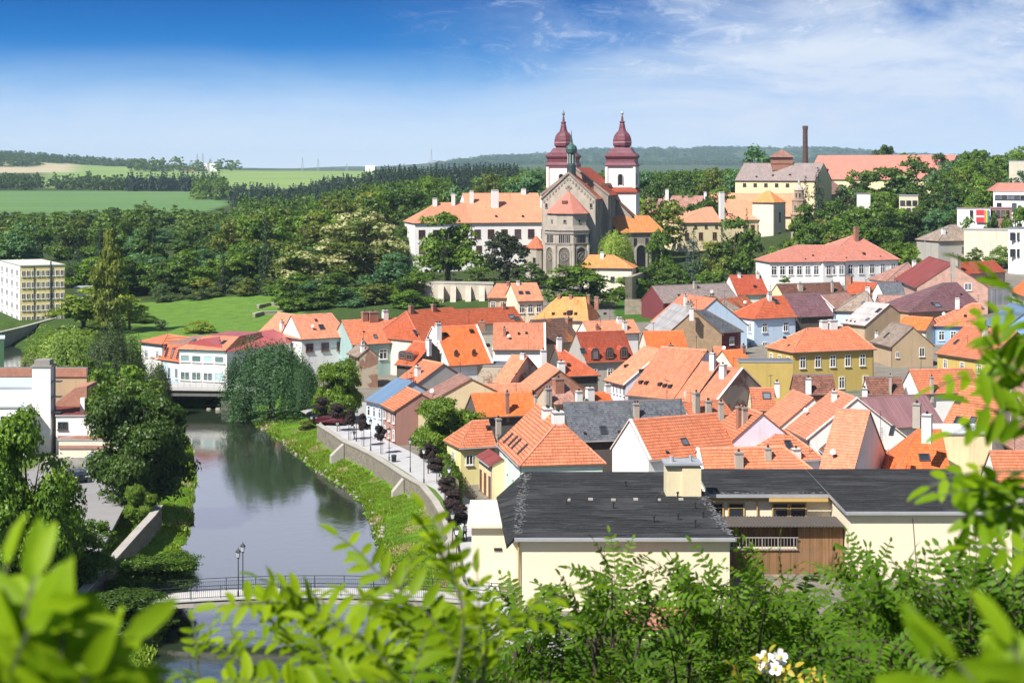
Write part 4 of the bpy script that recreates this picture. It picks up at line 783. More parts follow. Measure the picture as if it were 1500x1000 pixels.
# ================================================================ landmarks
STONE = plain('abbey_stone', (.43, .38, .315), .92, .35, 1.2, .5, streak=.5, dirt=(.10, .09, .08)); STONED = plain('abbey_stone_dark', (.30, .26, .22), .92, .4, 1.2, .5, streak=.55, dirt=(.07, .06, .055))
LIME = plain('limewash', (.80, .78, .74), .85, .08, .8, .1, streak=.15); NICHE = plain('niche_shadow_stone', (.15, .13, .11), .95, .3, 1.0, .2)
COPPER = plain('verdigris', (.06, .125, .105), .6, .3, 1.5, 0, metal=.3); PURP = tile('onion_dome_sheet', (.175, .055, .070), row=1.1, colw=.9, line=.35, var=.2, rough=.55, colline=.6)
GILT = plain('finial_metal', (.35, .36, .36), .35, .1, 1, 0, metal=.8); DARKW = glass('dark_opening', (.015, .015, .018), .4)
def arch_panel(root, name, c, u, n, w, h, mat, out=.05, ring=None, rw=.3):
    """round-headed panel standing on c (bottom centre)"""
    u, n = Vector(u).normalized(), Vector(n).normalized(); c = Vector(c); z = Vector((0, 0, 1))
    ang = [math.pi * k / 10 for k in range(11)]; r = w / 2
    pf = [(-r, 0), (r, 0)] + [(math.cos(a) * r, h - r + math.sin(a) * r) for a in ang]
    mb = MB(); f = [c + u * x + z * y + n * out for x, y in pf]
    if u.cross(z).dot(n) < 0: f = f[::-1]
    mb.poly(f); o = mb.build(name, mat, root)
    if ring:
        rb = MB(); R2 = r + rw
        o1 = [(-R2, 0)] + [(-math.cos(a) * R2, h - r + math.sin(a) * R2) for a in ang] + [(R2, 0)]; i1 = [(-r, 0)] + [(-math.cos(a) * r, h - r + math.sin(a) * r) for a in ang] + [(r, 0)]
        for k in range(len(o1) - 1):
            q = [i1[k], o1[k], o1[k + 1], i1[k + 1]]; p = [c + u * x + z * y for x, y in q]
            if (p[1] - p[0]).cross(p[2] - p[0]).dot(n) < 0: p = p[::-1]
            rb.hexa([v - n * .02 for v in p], [v + n * (out + .22) for v in p])
        rb.build('arch_ring', ring, o)
    return o

def abbey():
    ax = Vector((.19, .98, 0)).normalized(); rx = Vector((ax.y, -ax.x, 0)); O = Vector((15.5, 486, 0))
    root = thing('abbey_church', 'grey stone abbey church with polygonal apse and two white towers under maroon onion domes', 'church', (O.x, O.y, 8))
    def p(r, a, z): q = O + rx * r + ax * a; return Vector((q.x, q.y, z))
    def gab(name, r0, r1, a0, a1, ze, zr, roofk, wallm, zg=7.5, th=.3, cornice=True):
        mid = (r0 + r1) / 2; mb = MB()
        mb.poly([p(r0, a0, zg), p(r1, a0, zg), p(r1, a0, ze), p(mid, a0, zr), p(r0, a0, ze)])
        mb.poly([p(r1, a1, zg), p(r0, a1, zg), p(r0, a1, ze), p(mid, a1, zr), p(r1, a1, ze)])
        mb.poly([p(r1, a0, zg), p(r1, a1, zg), p(r1, a1, ze), p(r1, a0, ze)]); mb.poly([p(r0, a1, zg), p(r0, a0, zg), p(r0, a0, ze), p(r0, a1, ze)])
        mb.build(name + '_wall', wallm, root)
        rb = MB(); t = (zr - ze) / (mid - r0); o = .45; a0_, a1_ = a0 + .5, a1
        L = lambda r, a, z: p(r, a, z)
        for sgn, re in ((-1, r0), (1, r1)):
            e = re + sgn * o; zz = ze - o * t
            q = [L(e, a0_, zz + th), L(e, a1_, zz + th), L(mid, a1_, zr + th), L(mid, a0_, zr + th)]
            b = [v - Vector((0, 0, th - .02)) for v in q]
            if (q[1] - q[0]).cross(q[2] - q[0]).z < 0: q, b = q[::-1], b[::-1]
            rb.hexa(b, q)
        rb.build(name + '_roof', R(roofk), root)
        cb = MB()                                        # raking coping on the front gable
        for sgn, re in ((-1, r0), (1, r1)):
            e0, e1 = p(re + sgn * .35, a0 - .35, ze - .35 * t), p(mid, a0 - .35, zr); up = Vector((0, 0, .62)); d = ax * .9
            q = [e0, e0 + d, e1 + d, e1]
            if (q[1] - q[0]).cross(q[2] - q[0]).z < 0: q = q[::-1]
            cb.hexa(q, [v + up for v in q])
        cb.build('gable_coping', STONED, root)
        return t
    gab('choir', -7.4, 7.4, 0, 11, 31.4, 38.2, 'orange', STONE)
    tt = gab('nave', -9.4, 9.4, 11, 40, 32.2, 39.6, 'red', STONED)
    fb = MB()                                            # arched frieze under the choir gable
    for sgn in (-1, 1):
        for k in range(9):
            f = (k + .5) / 9; r = sgn * 7.2 * (1 - f); z = 31.2 + 6.8 * f - 1.25
            fb.obox(p(r - .22, -.02, z), rx * .44, -ax * .14, Vector((0, 0, .7)))
    fb.obox(p(-.35, -.02, 33.2), rx * .7, -ax * .14, Vector((0, 0, 1.9))); fb.obox(p(-.9, -.02, 34.2), rx * 1.8, -ax * .14, Vector((0, 0, .5)))
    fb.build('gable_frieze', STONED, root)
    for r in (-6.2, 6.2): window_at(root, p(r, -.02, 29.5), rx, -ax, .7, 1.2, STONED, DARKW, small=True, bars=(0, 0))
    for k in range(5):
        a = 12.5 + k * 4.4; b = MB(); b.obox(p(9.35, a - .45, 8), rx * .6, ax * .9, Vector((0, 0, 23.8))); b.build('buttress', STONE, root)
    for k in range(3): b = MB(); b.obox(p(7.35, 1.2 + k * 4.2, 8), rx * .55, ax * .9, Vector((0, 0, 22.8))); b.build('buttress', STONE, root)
    for k in range(4):                                   # little dormers on the nave roof
        a = 18 + k * 5; db = MB(); q = p(6.6, a, 39.6 - 6.6 * tt + .25); db.obox(q - ax * .5, rx * 1.2, ax * 1.0, Vector((0, 0, .75))); db.build('roof_dormer', R('brown'), root)
    db = MB(); 
    for k in range(2): q = p(3.6 + k * 1.4, 5 + k * 1, 38.2 - (3.6 + 1.4 * k) * .92 + .2); db.obox(q, rx * .9, ax * 1.0, Vector((0, 0, .6)))
    db.build('roof_dormer', R('brown'), root)
    # apse: five sides of an octagon, gallery and blind arches
    c8 = O - ax * 1.2; rad = 6.45
    def oc(k, r=rad, z=0): an = math.atan2(-ax.y, -ax.x) + math.pi / 8 + k * math.pi / 4; return Vector((c8.x + math.cos(an) * r, c8.y + math.sin(an) * r, z))
    mb = MB(); mb.prism([oc(k).xy for k in range(8)], 7, 23.2); mb.prism([oc(k, 5.75).xy for k in range(8)], 23.2, 27.5); mb.build('apse_wall', STONE, root)
    lb = MB()
    for z0, z1, r0, r1 in ((22.9, 24.3, rad + .35, 5.85), (19.2, 19.5, rad + .18, rad + .18), (21.9, 22.3, rad + .2, rad + .2), (18.9, 19.2, rad + .1, rad + .1)):
        lb.hexa([oc(k, r0, z0) for k in range(4)], [oc(k, r1, z1) for k in range(4)]) if False else None
        b = [oc(k, r0, z0) for k in range(8)]; t = [oc(k, r1, z1) for k in range(8)]
        for k in range(8): j = (k + 1) % 8; lb.poly([b[k], b[j], t[j], t[k]])
        lb.poly(t); lb.poly(b[::-1])
    lb.build('apse_cornice', STONED, root)
    rb = MB(); ap = p(0, .2, 33.6)
    for k in range(8):
        a, b = oc(k, 6.3, 27.45), oc(k + 1, 6.3, 27.45); rb.poly([a, b, ap], 0, [(0, 0), ((b - a).length, 0), ((b - a).length / 2, 8)])
    rb.poly([oc(k, 6.3, 27.45) for k in range(8)][::-1]); rb.build('apse_roof', R('pink'), root)
    hb = MB(); hb.obox(p(-1.2, -4.2, 30.2), rx * 1.4, ax * 1.2, Vector((0, 0, .7))); hb.build('roof_dormer', R('brown'), root)
    for k in range(-2, 3):
        a, b = oc(k - 1), oc(k); m = (a + b) / 2; u = (b - a).normalized(); n = Vector((u.y, -u.x, 0)); 
        if n.dot(m - Vector((c8.x, c8.y, 0))) < 0: n = -n
        m.z = 11.0; w = (b - a).length
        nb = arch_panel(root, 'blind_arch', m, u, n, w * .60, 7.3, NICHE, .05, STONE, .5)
        if k in (0, 1, -1):
            q = m + Vector((0, 0, 4.9)) + n * .12; rr = MB()
            for i in range(8): an = i * math.pi / 4; rr.tube(q, q + (u * math.cos(an) + Vector((0, 0, math.sin(an)))) * 1.05, .09, n=4)
            for i in range(16):
                a0, a1 = i * math.pi / 8, (i + 1) * math.pi / 8
                rr.tube(q + (u * math.cos(a0) + Vector((0, 0, math.sin(a0)))) * 1.1, q + (u * math.cos(a1) + Vector((0, 0, math.sin(a1)))) * 1.1, .12, n=4)
            rr.build('rose_tracery', STONED, root)
        for i in range(6):
            g = m + u * ((i - 2.5) * w * .105); g.z = 19.6; arch_panel(root, 'gallery_arch', g, u, n, w * .075, 2.1, DARKW, .04)
        m2 = (oc(k - 1, 5.75) + oc(k, 5.75)) / 2; m2.z = 25.4; window_at(root, m2, u, n, .8, .8, STONED, DARKW, small=True, bars=(0, 0))
        pb = MB(); q = oc(k); pb.lathe((q.x, q.y, 0), [(.5, 7.2), (.45, 18.9)], 8); pb.build('corner_shaft', STONE, root)
    # ridge turret
    tb = MB(); c = p(0, 4.8, 37.6); tb.lathe(c, [(1.25, 0), (1.25, 3.0), (1.05, 3.2), (.95, 3.3), (.95, 6.2), (1.5, 6.4), (1.45, 6.7)], 8, mi=0); tb.build('turret', plain('turret_dark', (.035, .06, .06), .6, .3), root)
    tb = MB()
    for k in range(8): an = k * math.pi / 4 + .39; q = c + Vector((math.cos(an) * 1.02, math.sin(an) * 1.02, 3.4)); tb.tube(q, q + Vector((0, 0, 2.7)), .14, n=5)
    tb.build('turret_column', plain('turret_pale', (.4, .47, .45), .7, .2), root)
    tb = MB(); tb.lathe(c, [(1.5, 6.7), (1.62, 7.4), (1.35, 8.2), (.7, 8.7), (.28, 9.2), (.22, 10.4), (.1, 11.6), (.04, 12.6)], 8); tb.build('turret_dome', COPPER, root)
    # the two west towers
    def tower(cx_px, Y, ball):
        c = Vector(((cx_px - CX) * Y / F, Y, 0)); h = 4.05
        def sq(r, z): return [Vector((c.x, c.y, z)) + rx * (sx * r) + ax * (sy * r) for sx, sy in ((-1, -1), (1, -1), (1, 1), (-1, 1))]
        mb = MB(); mb.hexa(sq(h + .5, 8), sq(h + .5, 33.0)); mb.hexa(sq(h, 33.0), sq(h, 40.4))
        tw = mb.build('tower', LIME, root)
        mb = MB(); mb.hexa(sq(h + 1.0, 32.7), sq(h + .95, 33.0)); mb.hexa(sq(h + .95, 33.02), sq(h + .02, 34.2)); mb.build('tower_ledge', R('red'), root)
        qb = MB()
        for sx, sy in ((-1, -1), (1, -1), (1, 1), (-1, 1)):
            o = Vector((c.x, c.y, 34)) + rx * (sx * h) + ax * (sy * h); qb.obox(o - rx * .35 - ax * .35, rx * .7, ax * .7, Vector((0, 0, 6.3)))
        qb.build('corner_pilaster', LIME, root)
        arch_panel(root, 'belfry_window', Vector((c.x, c.y, 34.9)) - ax * h, rx, -ax, 1.35, 3.1, DARKW, .06, plain('window_stone', (.5, .47, .43), .9, .2), .22)
        arch_panel(root, 'belfry_window', Vector((c.x, c.y, 34.9)) + rx * h, ax, rx, 1.35, 3.1, DARKW, .06, plain('window_stone', (.5, .47, .43), .9, .2), .22)
        rb = MB(); prev = None                           # bell-shaped skirt, square in plan
        for r, z in ((h + .55, 40.35), (h + .6, 40.6), (h + .1, 41.4), (h + .05, 42.3), (h + .55, 43.1), (h + .5, 43.4), (h - .5, 44.2), (h - 1.4, 45.6)):
            q = sq(r, z)
            if prev:
                for i in range(4): j = (i + 1) % 4; rb.poly([prev[i], prev[j], q[j], q[i]])
            prev = q
        rb.poly(prev); an = math.atan2(ax.y, ax.x) + math.pi / 8
        zs = lambda z: 45.2 + (z - 45.2) * .76
        rb.lathe((c.x, c.y, 0), [(r_, zs(z_)) for r_, z_ in [(2.45, 45.2), (2.35, 46.2), (2.75, 46.6), (2.8, 47.8), (2.75, 48.9), (2.45, 50.3), (1.9, 51.4), (1.25, 52.2), (1.02, 53.0), (.8, 54.6), (.62, 55.2), (.85, 55.5), (.8, 55.8), (.42, 56.1), (.22, 58.0)]], 8, an)
        rb.build('onion_dome', PURP, root)
        bb = MB(); bb.lathe((c.x, c.y, 0), [(2.82, zs(47.6)), (2.86, zs(47.85)), (2.82, zs(48.1))], 8, an); bb.build('dome_band', plain('dome_band_metal', (.42, .2, .22), .5, .2), root)
        gb = MB(); gb.lathe((c.x, c.y, 0), [(.12, 54.7), (.12, 55.1), (.30, 55.25), (.46, 55.7), (.30, 56.15), (.08, 56.3), (.05, 57.0)], 10); gb.build('finial', ball, root)
    tower(911.5, 516, plain('finial_pale', (.6, .68, .68), .3, .1, 1, 0, metal=.5)); tower(825.5, 523, GILT)
    # aisle lean-to before the right tower
    mb = MB(); q = [(9.4, 23), (14.5, 23), (14.5, 34), (9.4, 34)]
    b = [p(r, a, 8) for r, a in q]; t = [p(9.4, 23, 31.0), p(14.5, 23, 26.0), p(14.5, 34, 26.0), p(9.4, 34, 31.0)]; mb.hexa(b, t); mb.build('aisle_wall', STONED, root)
    rb = MB(); up = Vector((0, 0, .25)); q = [t[0] + up * .2 - ax * .3, t[1] + up * .2 - ax * .3 + rx * .4, t[2] + up * .2 + rx * .4, t[3] + up * .2]; rb.hexa(q, [v + up for v in q]); rb.build('aisle_roof', R('brown'), root)
    # small round side chapel left of the apse
    mb = MB(); c = p(-9.2, 1.0, 0); mb.lathe((c.x, c.y, 0), [(2.9, 7), (2.9, 17.8)], 12); mb.build('chapel_wall', STONE, root)
    mb = MB(); mb.lathe((c.x, c.y, 0), [(3.2, 17.7), (.2, 21.0)], 12); mb.build('chapel_roof', R('orange'), root)
    window_at(root, Vector((c.x - .6, c.y - 2.93, 14.5)), (1, 0, 0), (0, -1, 0), .8, 1.6, STONED, DARKW, small=True, bars=(0, 0))
    return root
abbey()
# portals of the abbey south wing
_aw = [o for o in bpy.data.objects if o.get('category') == 'abbey wing'][0]
_wl = [c for c in _aw.children if c.name.startswith('wall')][0]
_v = [v.co + Vector(_aw.location) for v in _wl.data.vertices][:2]
_u = (_v[1] - _v[0]); _u.z = 0; _u.normalize(); _n = Vector((_u.y, -_u.x, 0)); _L = (_v[1] - _v[0]).length
for _f in (.50, .82):
    _c = _v[0] + _u * (_L * _f); _c.z = 11.6; arch_panel(_aw, 'portal_arch', _c, _u, _n, 2.9, 6.4, DARKW, .05, STONE, .5)

# brewery roof turret and its tall chimney, chateau corner turret
_br = [o for o in bpy.data.objects if o.get('category') == 'brewery'][0]
def tri_turret():
    mb = MB(); c = PY(1145, 240, 640); w = 3.6
    mb.box(c.x - w, c.x + w, c.y - 2.6, c.y + 2.6, 36.5, 43.6); o = mb.build('roof_turret', W('brick'), _br)
    rb = MB(); ap = Vector((c.x, c.y, 46.6)); q = [Vector((c.x + sx * (w + .6), c.y + sy * 3.3, 43.6)) for sx, sy in ((-1, -1), (1, -1), (1, 1), (-1, 1))]
    for i in range(4): rb.poly([q[i], q[(i + 1) % 4], ap])
    rb.poly(q[::-1]); rb.build('turret_roof', R('pinkb'), o)
    lb = MB()
    for k in range(2): lb.box(c.x - w - .08 + k * 0, c.x + w + .08, c.y - 2.68, c.y + 2.68, 38.6 + 2.4 * k, 39.0 + 2.4 * k)
    lb.build('louvre_band', R('brown'), o)
tri_turret()
def stack():
    c = PY(1179.5, 245, 720); r = thing('factory_chimney', 'tall tapering brown brick factory chimney with iron bands', 'chimney', (c.x, c.y, 28))
    mb = MB(); mb.lathe((c.x, c.y, 0), [(1.25, 28), (.98, 55.2), (1.12, 55.4), (1.12, 56.6), (.95, 56.8)], 16); mb.build('shaft', bricks('stack_brick', (.13, .06, .045), (.09, .05, .045), (.12, .1, .09)), r)
    bb = MB()
    for k in range(8): z = 40 + k * 2.0; rr = 1.25 - .27 * (z - 28) / 27.2 + .03; bb.lathe((c.x, c.y, 0), [(rr, z), (rr, z + .14)], 16)
    bb.build('iron_band', SOOT, r)
stack()
def corner_turret():
    c = PY(1170.5, 300, 540); r = thing('chateau_turret', 'slim ornate stone corner turret with tiers and pinnacle beside the chateau', 'turret', (c.x, c.y, 12)); S_ = plain('turret_stone', (.36, .25, .18), .9, .35, 1.2, .3, streak=.5)
    mb = MB(); mb.lathe((c.x, c.y, 0), [(2.5, 11), (2.5, 25.3), (2.75, 25.5), (2.75, 25.9), (2.15, 26.1), (2.15, 29.6), (2.35, 29.8), (2.3, 30.2), (1.45, 30.4), (1.45, 32.8), (1.6, 33.0)], 8, math.pi / 8); mb.build('tier', S_, r)
    mb = MB(); mb.lathe((c.x, c.y, 0), [(1.65, 33.0), (1.2, 33.9), (.5, 34.6), (.4, 35.6), (.15, 36.4), (.04, 37.8)], 8, math.pi / 8); mb.build('cupola', plain('cupola_stone', (.42, .38, .33), .8, .2), r)
    for z, rr, w, h in ((20, 2.32, .8, 3.2), (14.5, 2.32, .8, 3), (27.6, 1.99, .7, 1.8), (31.4, 1.35, .6, 1.5)):
        for k in range(8):
            an = k * math.pi / 4; n = Vector((math.cos(an), math.sin(an), 0))
            if n.y < .3: window_at(r, Vector((c.x, c.y, z)) + n * rr, (-n.y, n.x, 0), n, w, h, plain('cupola_stone', (.42, .38, .33)), DARKW, small=True, bars=(0, 0))
corner_turret()
# castle retaining wall and the ruined wall
def prism_thing(name, label, cat, part, pts, z0, z1, mat, capm=None):
    c = sum((Vector((q[0], q[1], 0)) for q in pts), Vector()) / len(pts); r = thing(name, label, cat, (c.x, c.y, z0)); mb = MB(); mb.prism(pts, z0, z1); mb.build(part, mat, r)
    if capm:
        cb = MB(); cb.prism([(c.x + (q[0] - c.x) * 1.02, c.y + (q[1] - c.y) * 1.06) for q in pts], z1, z1 + .35); cb.build('coping', capm, r)
    return r
def yx(px, Y): return ((px - CX) * Y / F, Y)
rw2 = prism_thing('retaining_wall', 'tall pale plaster retaining wall with sloping buttresses under the castle', 'retaining wall', 'masonry', [yx(614, 447), yx(722, 443), yx(722, 447), yx(614, 451)], 5, 10.8, plain('old_plaster', (.50, .44, .36), .9, .3, .8, .3, streak=.6, dirt=(.25, .2, .15)), CONC)
for px in (646, 664, 686, 706):
    q = yx(px, 443.6 + (.0)); mb = MB(); x, y = q; b = [Vector((x - .7, y - 3.4, 5)), Vector((x + .7, y - 3.4, 5)), Vector((x + .7, y + 3, 5)), Vector((x - .7, y + 3, 5))]
    t = [Vector((x - .7, y - .2, 10.2)), Vector((x + .7, y - .2, 10.2)), Vector((x + .7, y + 3, 10.2)), Vector((x - .7, y + 3, 10.2))]; mb.hexa(b, t); mb.build('buttress', plain('old_plaster', (.6, .5, .4)), rw2)
prism_thing('ruined_wall', 'crumbling grey stone wall running back beside the pale stone house', 'wall', 'masonry', [yx(916, 430), yx(926, 431), yx(951, 458), yx(946, 459)], 5, 13.4, W('ruin'))
prism_thing('garden_wall', 'low brick garden wall behind the pale slate slope house', 'wall', 'masonry', [yx(915, 408), yx(975, 408), yx(975, 409), yx(915, 409)], 5, 9.6, W('ruin'))

# ---- the black roofed building in front ------------------------------------------------------------
def felt():
    m, t, b = principled('black_roofing_felt'); pos = t.new('ShaderNodeTexCoord').outputs['Object']
    n1 = t.noise(t.scale(pos, (.22, 2.6, 1)), .9, 6, .72); n2 = t.noise(pos, 9, 3, .7); n3 = t.noise(t.scale(pos, (.25, 1.9, 1)), 2.3, 5, .78)
    c = t.mix(t.step(n1, .3, .75), (.008, .009, .010), (.060, .060, .063)); c = t.mix(t.math('MULTIPLY', t.step(n3, .56, .70), .75), c, (.15, .15, .155))
    c = t.mix(t.math('MULTIPLY', t.step(n2, .62, .72), .6), c, (.21, .21, .20)); spx = t.new('ShaderNodeSeparateXYZ'); t.put(spx.inputs[0], pos); sf = t.math('FRACT', t.math('DIVIDE', t.math('ADD', spx.outputs[1], t.math('MULTIPLY', n1, .25)), 1.05)); c = t.mix(t.math('MULTIPLY', t.step(sf, .93, .97), .55), c, (.12, .12, .12)); pt_ = t.noise(t.scale(pos, (.25, .5, 1)), .6, 3, .5); c = t.mix(t.math('MULTIPLY', t.step(pt_, .54, .60), .35), c, (.085, .085, .088)); t.put(b.inputs['Base Color'], c); b.inputs['Roughness'].default_value = .95; b.inputs['Specular IOR Level'].default_value = .06
    bn = t.new('ShaderNodeBump'); bn.inputs['Strength'].default_value = .7; bn.inputs['Distance'].default_value = .08; t.put(bn.inputs['Height'], t.math('ADD', n2, t.math('MULTIPLY', n1, 2.0))); t.l.new(bn.outputs[0], b.inputs['Normal']); return m
FELT = felt(); CREAM = plain('cream_render', (.80, .70, .52), .88, .07, .35, .12, streak=.10, dirt=(.45, .36, .24)); WORN = plain('worn_felt_edge', (.15, .15, .15), .9, .9, 4, .4)
PLANK = tile('brown_plank_wall', (.30, .165, .08), row=60, colw=.16, line=.75, var=.5, colline=1.0, patch=(.10, .05, .03), pf=.35); YEL = plain('yellow_trim', (.55, .36, .12), .7, .15)
def depot():
    r = thing('factory_building', 'cream rendered two winged building with black tarred flat roofs and a boarded court', 'factory', (20, 165, 2.4))
    def slab(name, pts, edge=True):
        """pts: plan + height, counter-clockwise"""
        rb = MB(); q = [Vector(p) for p in pts]; b = [p - Vector((0, 0, .35)) for p in q]; rb.hexa(b, q, 1, 0); return rb.build(name, [FELT, GUTW], r)
    z = 9.0
    wl = [(.7, 149.2), (18.3, 149.2), (18.3, 179), (.7, 179)]; wr = [(30.5, 160.4), (45.2, 160.4), (45.2, 181), (30.5, 181)]; wc = [(18.3, 169.5), (30.5, 169.5), (30.5, 180), (18.3, 180)]
    mb = MB(); mb.prism(wl, 1.5, z - .36); mb.prism(wr, 1.5, z - .36); mb.prism(wc, 1.5, z - .4); mb.prism([(-3.6, 158), (.68, 158), (.68, 169.5), (-3.6, 169.5)], 1.5, 8.0); mb.build('wall', CREAM, r)
    slab('roof', [(.2, 148.7, z), (18.7, 148.7, z), (18.0, 180, z + .15), (1.3, 180, z + .15)]); slab('roof', [(30.1, 160, z), (45.6, 160, z), (45.2, 182, z + .1), (30.1, 182, z + .1)]); slab('roof', [(18.72, 168.6, z - .02), (30.08, 168.6, z - .02), (30.08, 182, z + .1), (18.72, 182, z + .1)])
    sb = MB(); q = [Vector((-1.5, 168, z - .55)), Vector((.19, 148.6, z - .62)), Vector((.19, 148.6, z - .02)), Vector((1.28, 180.0, z + .13)), Vector((.2, 178, z - .5))]
    sb.poly([Vector((-.45, 148.6, z - .7)), Vector((.19, 148.7, z - .01)), Vector((1.29, 180, z + .14)), Vector((-1.5, 171, z - .75))]); sb.poly([Vector((-.45, 148.6, z - .95)), Vector((-.45, 148.6, z - .7)), Vector((-1.5, 171, z - .75)), Vector((-1.5, 171, z - 1.0))])
    sb.poly([Vector((-.45, 148.6, z - .95)), Vector((.19, 148.7, z - .3)), Vector((.19, 148.7, z - .01)), Vector((-.45, 148.6, z - .7))]); sb.build('roof_apron', FELT, r)
    eb = MB(); rnd = random.Random(3)                     # frayed pale felt edges
    def fray(p, q, n, w):
        for k in range(n):
            o = Vector(p).lerp(Vector(q), rnd.random()); s = rnd.uniform(.05, .22); a = rnd.gauss(0, w * .8); a2 = rnd.uniform(-.25, .25)
            eb.obox((o.x + a - s / 2, o.y + a2 - s / 2, o.z + .005), (s, rnd.uniform(-.1, .1), 0), (rnd.uniform(-.1, .1), s * rnd.uniform(.6, 2.2), 0), (0, 0, .012 + rnd.random() * .015))
    fray((.45, 150, z + .03), (1.4, 179, z + .14), 230, .30); fray((18.4, 149.4, z + .02), (17.9, 170, z + .1), 220, .34); fray((19, 169.0, z), (29.8, 169, z), 70, .2); fray((44.9, 161, z), (44.9, 181, z + .1), 220, .45); fray((15, 168, z + .1), (18, 171, z + .1), 60, .9)
    eb.build('frayed_edge', WORN, r)
    gb = MB(); gb.box(.2, 18.72, 148.52, 148.68, z - .30, z - .08); gb.box(30.1, 45.6, 159.82, 159.98, z - .30, z - .08); gb.build('eaves_trim', GUTW, r)
    for x, y in ((5, 163), (9.2, 161), (13.4, 164), (15.5, 166), (16.6, 161), (14.6, 156), (15.8, 153), (12.4, 155), (16.9, 157), (11, 172)):
        vb = MB(); vb.tube((x, y, z), (x, y, z + .62), .075, n=8); vb.tube((x, y, z + .55), (x, y, z + .68), .16, .1, 8); vb.build('roof_vent', SOOT, r)
    for k in range(6): vb = MB(); x = 5 + k * 2.1; vb.box(x, x + .42, 164.6 + (k % 2) * .3, 165.0 + (k % 2) * .3, z + .02, z + .24); vb.build('roof_pad', CONC, r)
    cb = MB(); cb.box(14.5, 17.7, 167.0, 169.6, z, 12.0); cb.box(16.0, 17.78, 166.8, 167.02, z, 11.85); co = cb.build('chimney_block', plain('cream_block', (.72, .62, .40), .9, .15, .8, .2, streak=.3), r)
    cb = MB(); cb.box(14.3, 17.9, 166.6, 169.8, 12.0, 12.18); cb.tube((15.1, 168, 12.1), (15.1, 168, 12.7), .22, .22, 10); cb.tube((16.9, 168, 12.1), (16.9, 168, 12.8), .16, .16, 10); cb.build('chimney_cap', GUTW, co)
    ab = MB(); ab.box(-4.0, .66, 157.5, 169.9, 8.0, 8.2); ab.build('annex_roof', plain('annex_sheet', (.72, .66, .52), .7, .15), r)
    # court: boarded gallery with railing, upper wall with wide dark windows
    pb = MB(); pb.box(18.42, 30.35, 162.6, 163.0, 1.5, 5.0); pb.box(18.42, 30.35, 163.9, 164.3, 5.0, 7.2); pb.box(26.2, 30.35, 162.7, 163.88, 5.0, 7.2); pb.build('boarding', PLANK, r)
    rb = MB()
    for k in range(40): x = 18.4 + k * .3; rb.box(x, x + .15, 161.9, 166.5, 7.22, 7.32)
    rb.box(18.36, 30.4, 161.9, 166.5, 7.2, 7.26); rb.build('gallery_roof', plain('corrugated_dark', (.10, .085, .075), .8, .3), r)
    rb = MB(); rb.box(18.42, 26.2, 162.4, 162.47, 6.1, 6.18); rb.box(18.42, 26.2, 162.4, 162.47, 5.02, 5.1)
    for k in range(27): x = 18.5 + k * .29; rb.box(x, x + (.09 if k % 5 == 0 else .04), 162.41, 162.46, 5.05, 6.15)
    rb.build('railing', plain('railing_grey', (.33, .31, .30), .6, .2), r)
    wb = MB(); wb.box(18.42, 30.35, 169.2, 169.46, 8.25, 8.6); wb.box(24.4, 30.0, 168.35, 168.56, 8.3, 8.6); wb.build('fascia', YEL, r)
    for x in (19.4, 21.4, 25.6, 27.3): window_at(r, (x, 169.45, 7.2), (1, 0, 0), (0, -1, 0), 1.6, 1.7, YEL, PANE, bars=(0, 1))
    db = MB(); db.tube((23.4, 169.3, 6.2), (23.4, 169.3, 8.4), .07, n=6); db.tube((.55, 149, 1.6), (.55, 149, 8.5), .09, n=6); db.build('downpipe', YEL, r)
    vb = MB(); vb.box(-1.6, -.9, 157.9, 158.02, 5.9, 6.15); vb.build('wall_vent', SOOT, r)
    cr = MB(); cr.tube((36.2, 160.36, 8.3), (36.6, 160.36, 3.0), .03, n=4); cr.build('wall_cable', FRAMED, r)
depot()
prism_thing('low_shed', 'small shed with faded pink roof behind the locust bush', 'shed', 'wall', [(7, 140), (14, 140), (14, 146), (7, 146)], 1.5, 3.6, CREAM, R('pink'))

# ---- left bank -------------------------------------------------------------------------------------
def yellow_factory():
    C0, C1, C2 = P(30, 390, 16.2), PY(95, 388, 431.5), P(61, 377, 16.2); C1.z = 16.2; C2 = Vector(((61 - CX) * 456 / F, 456, 16.2)); C3 = C0 + C2 - C1
    r = block('factory_building', 'five storey factory with yellow long side and white end by the far river bend', [C0.xy, C1.xy, C2.xy, C3.xy], 2.2, 16.2, plain('factory_yellow', (.80, .66, .30), .85, .1), plain('pale_roof_sheet', (.60, .58, .50), .7, .15), 'factory')
    u = (C1 - C0); L = u.length; u.normalize(); n = Vector((u.y, -u.x, 0)); 
    wb = MB(); v = (C3 - C0); M = v.length; v.normalize(); m = -u
    q = C0 + m * .05 - n * .0; wb.obox(Vector((C0.x, C0.y, 2.2)) + m * .04, v * M, m * .05, Vector((0, 0, 13.95))); wb.build('end_wall', W('white'), r)
    for k in range(5):
        z = 14.4 - 2.75 * k
        for i in range(9): window_at(r, C0 + u * (L * (i + .6) / 9.2) + Vector((0, 0, z - 16.2)), u, n, .8, 1.4, FRAME, PANE, small=True)
        for i in range(4): window_at(r, C0 + v * (M * (i + .5) / 4.2) + m * .1 + Vector((0, 0, z - 16.2)), v, m, 3.0, 1.6, FRAME, PANE, small=True, bars=(3, 0))
    pb = MB()
    for f in (.3, .68): q = C0 + u * (L * f) + n * .12; pb.tube((q.x, q.y, 3), (q.x, q.y, 17.2 if f > .5 else 16), .22 if f > .5 else .1, n=6)
    pb.build('downpipe', FRAMED, r)
    C = P(99, 440, 8); block('office_annex', 'small pale annex beside the yellow factory', [(C.x - 2, C.y + 14), (C.x + 2.2, C.y + 14), (C.x + 2.2, C.y + 20), (C.x - 2, C.y + 20)], 3, 10, W('white'), GUTW, 'annex')
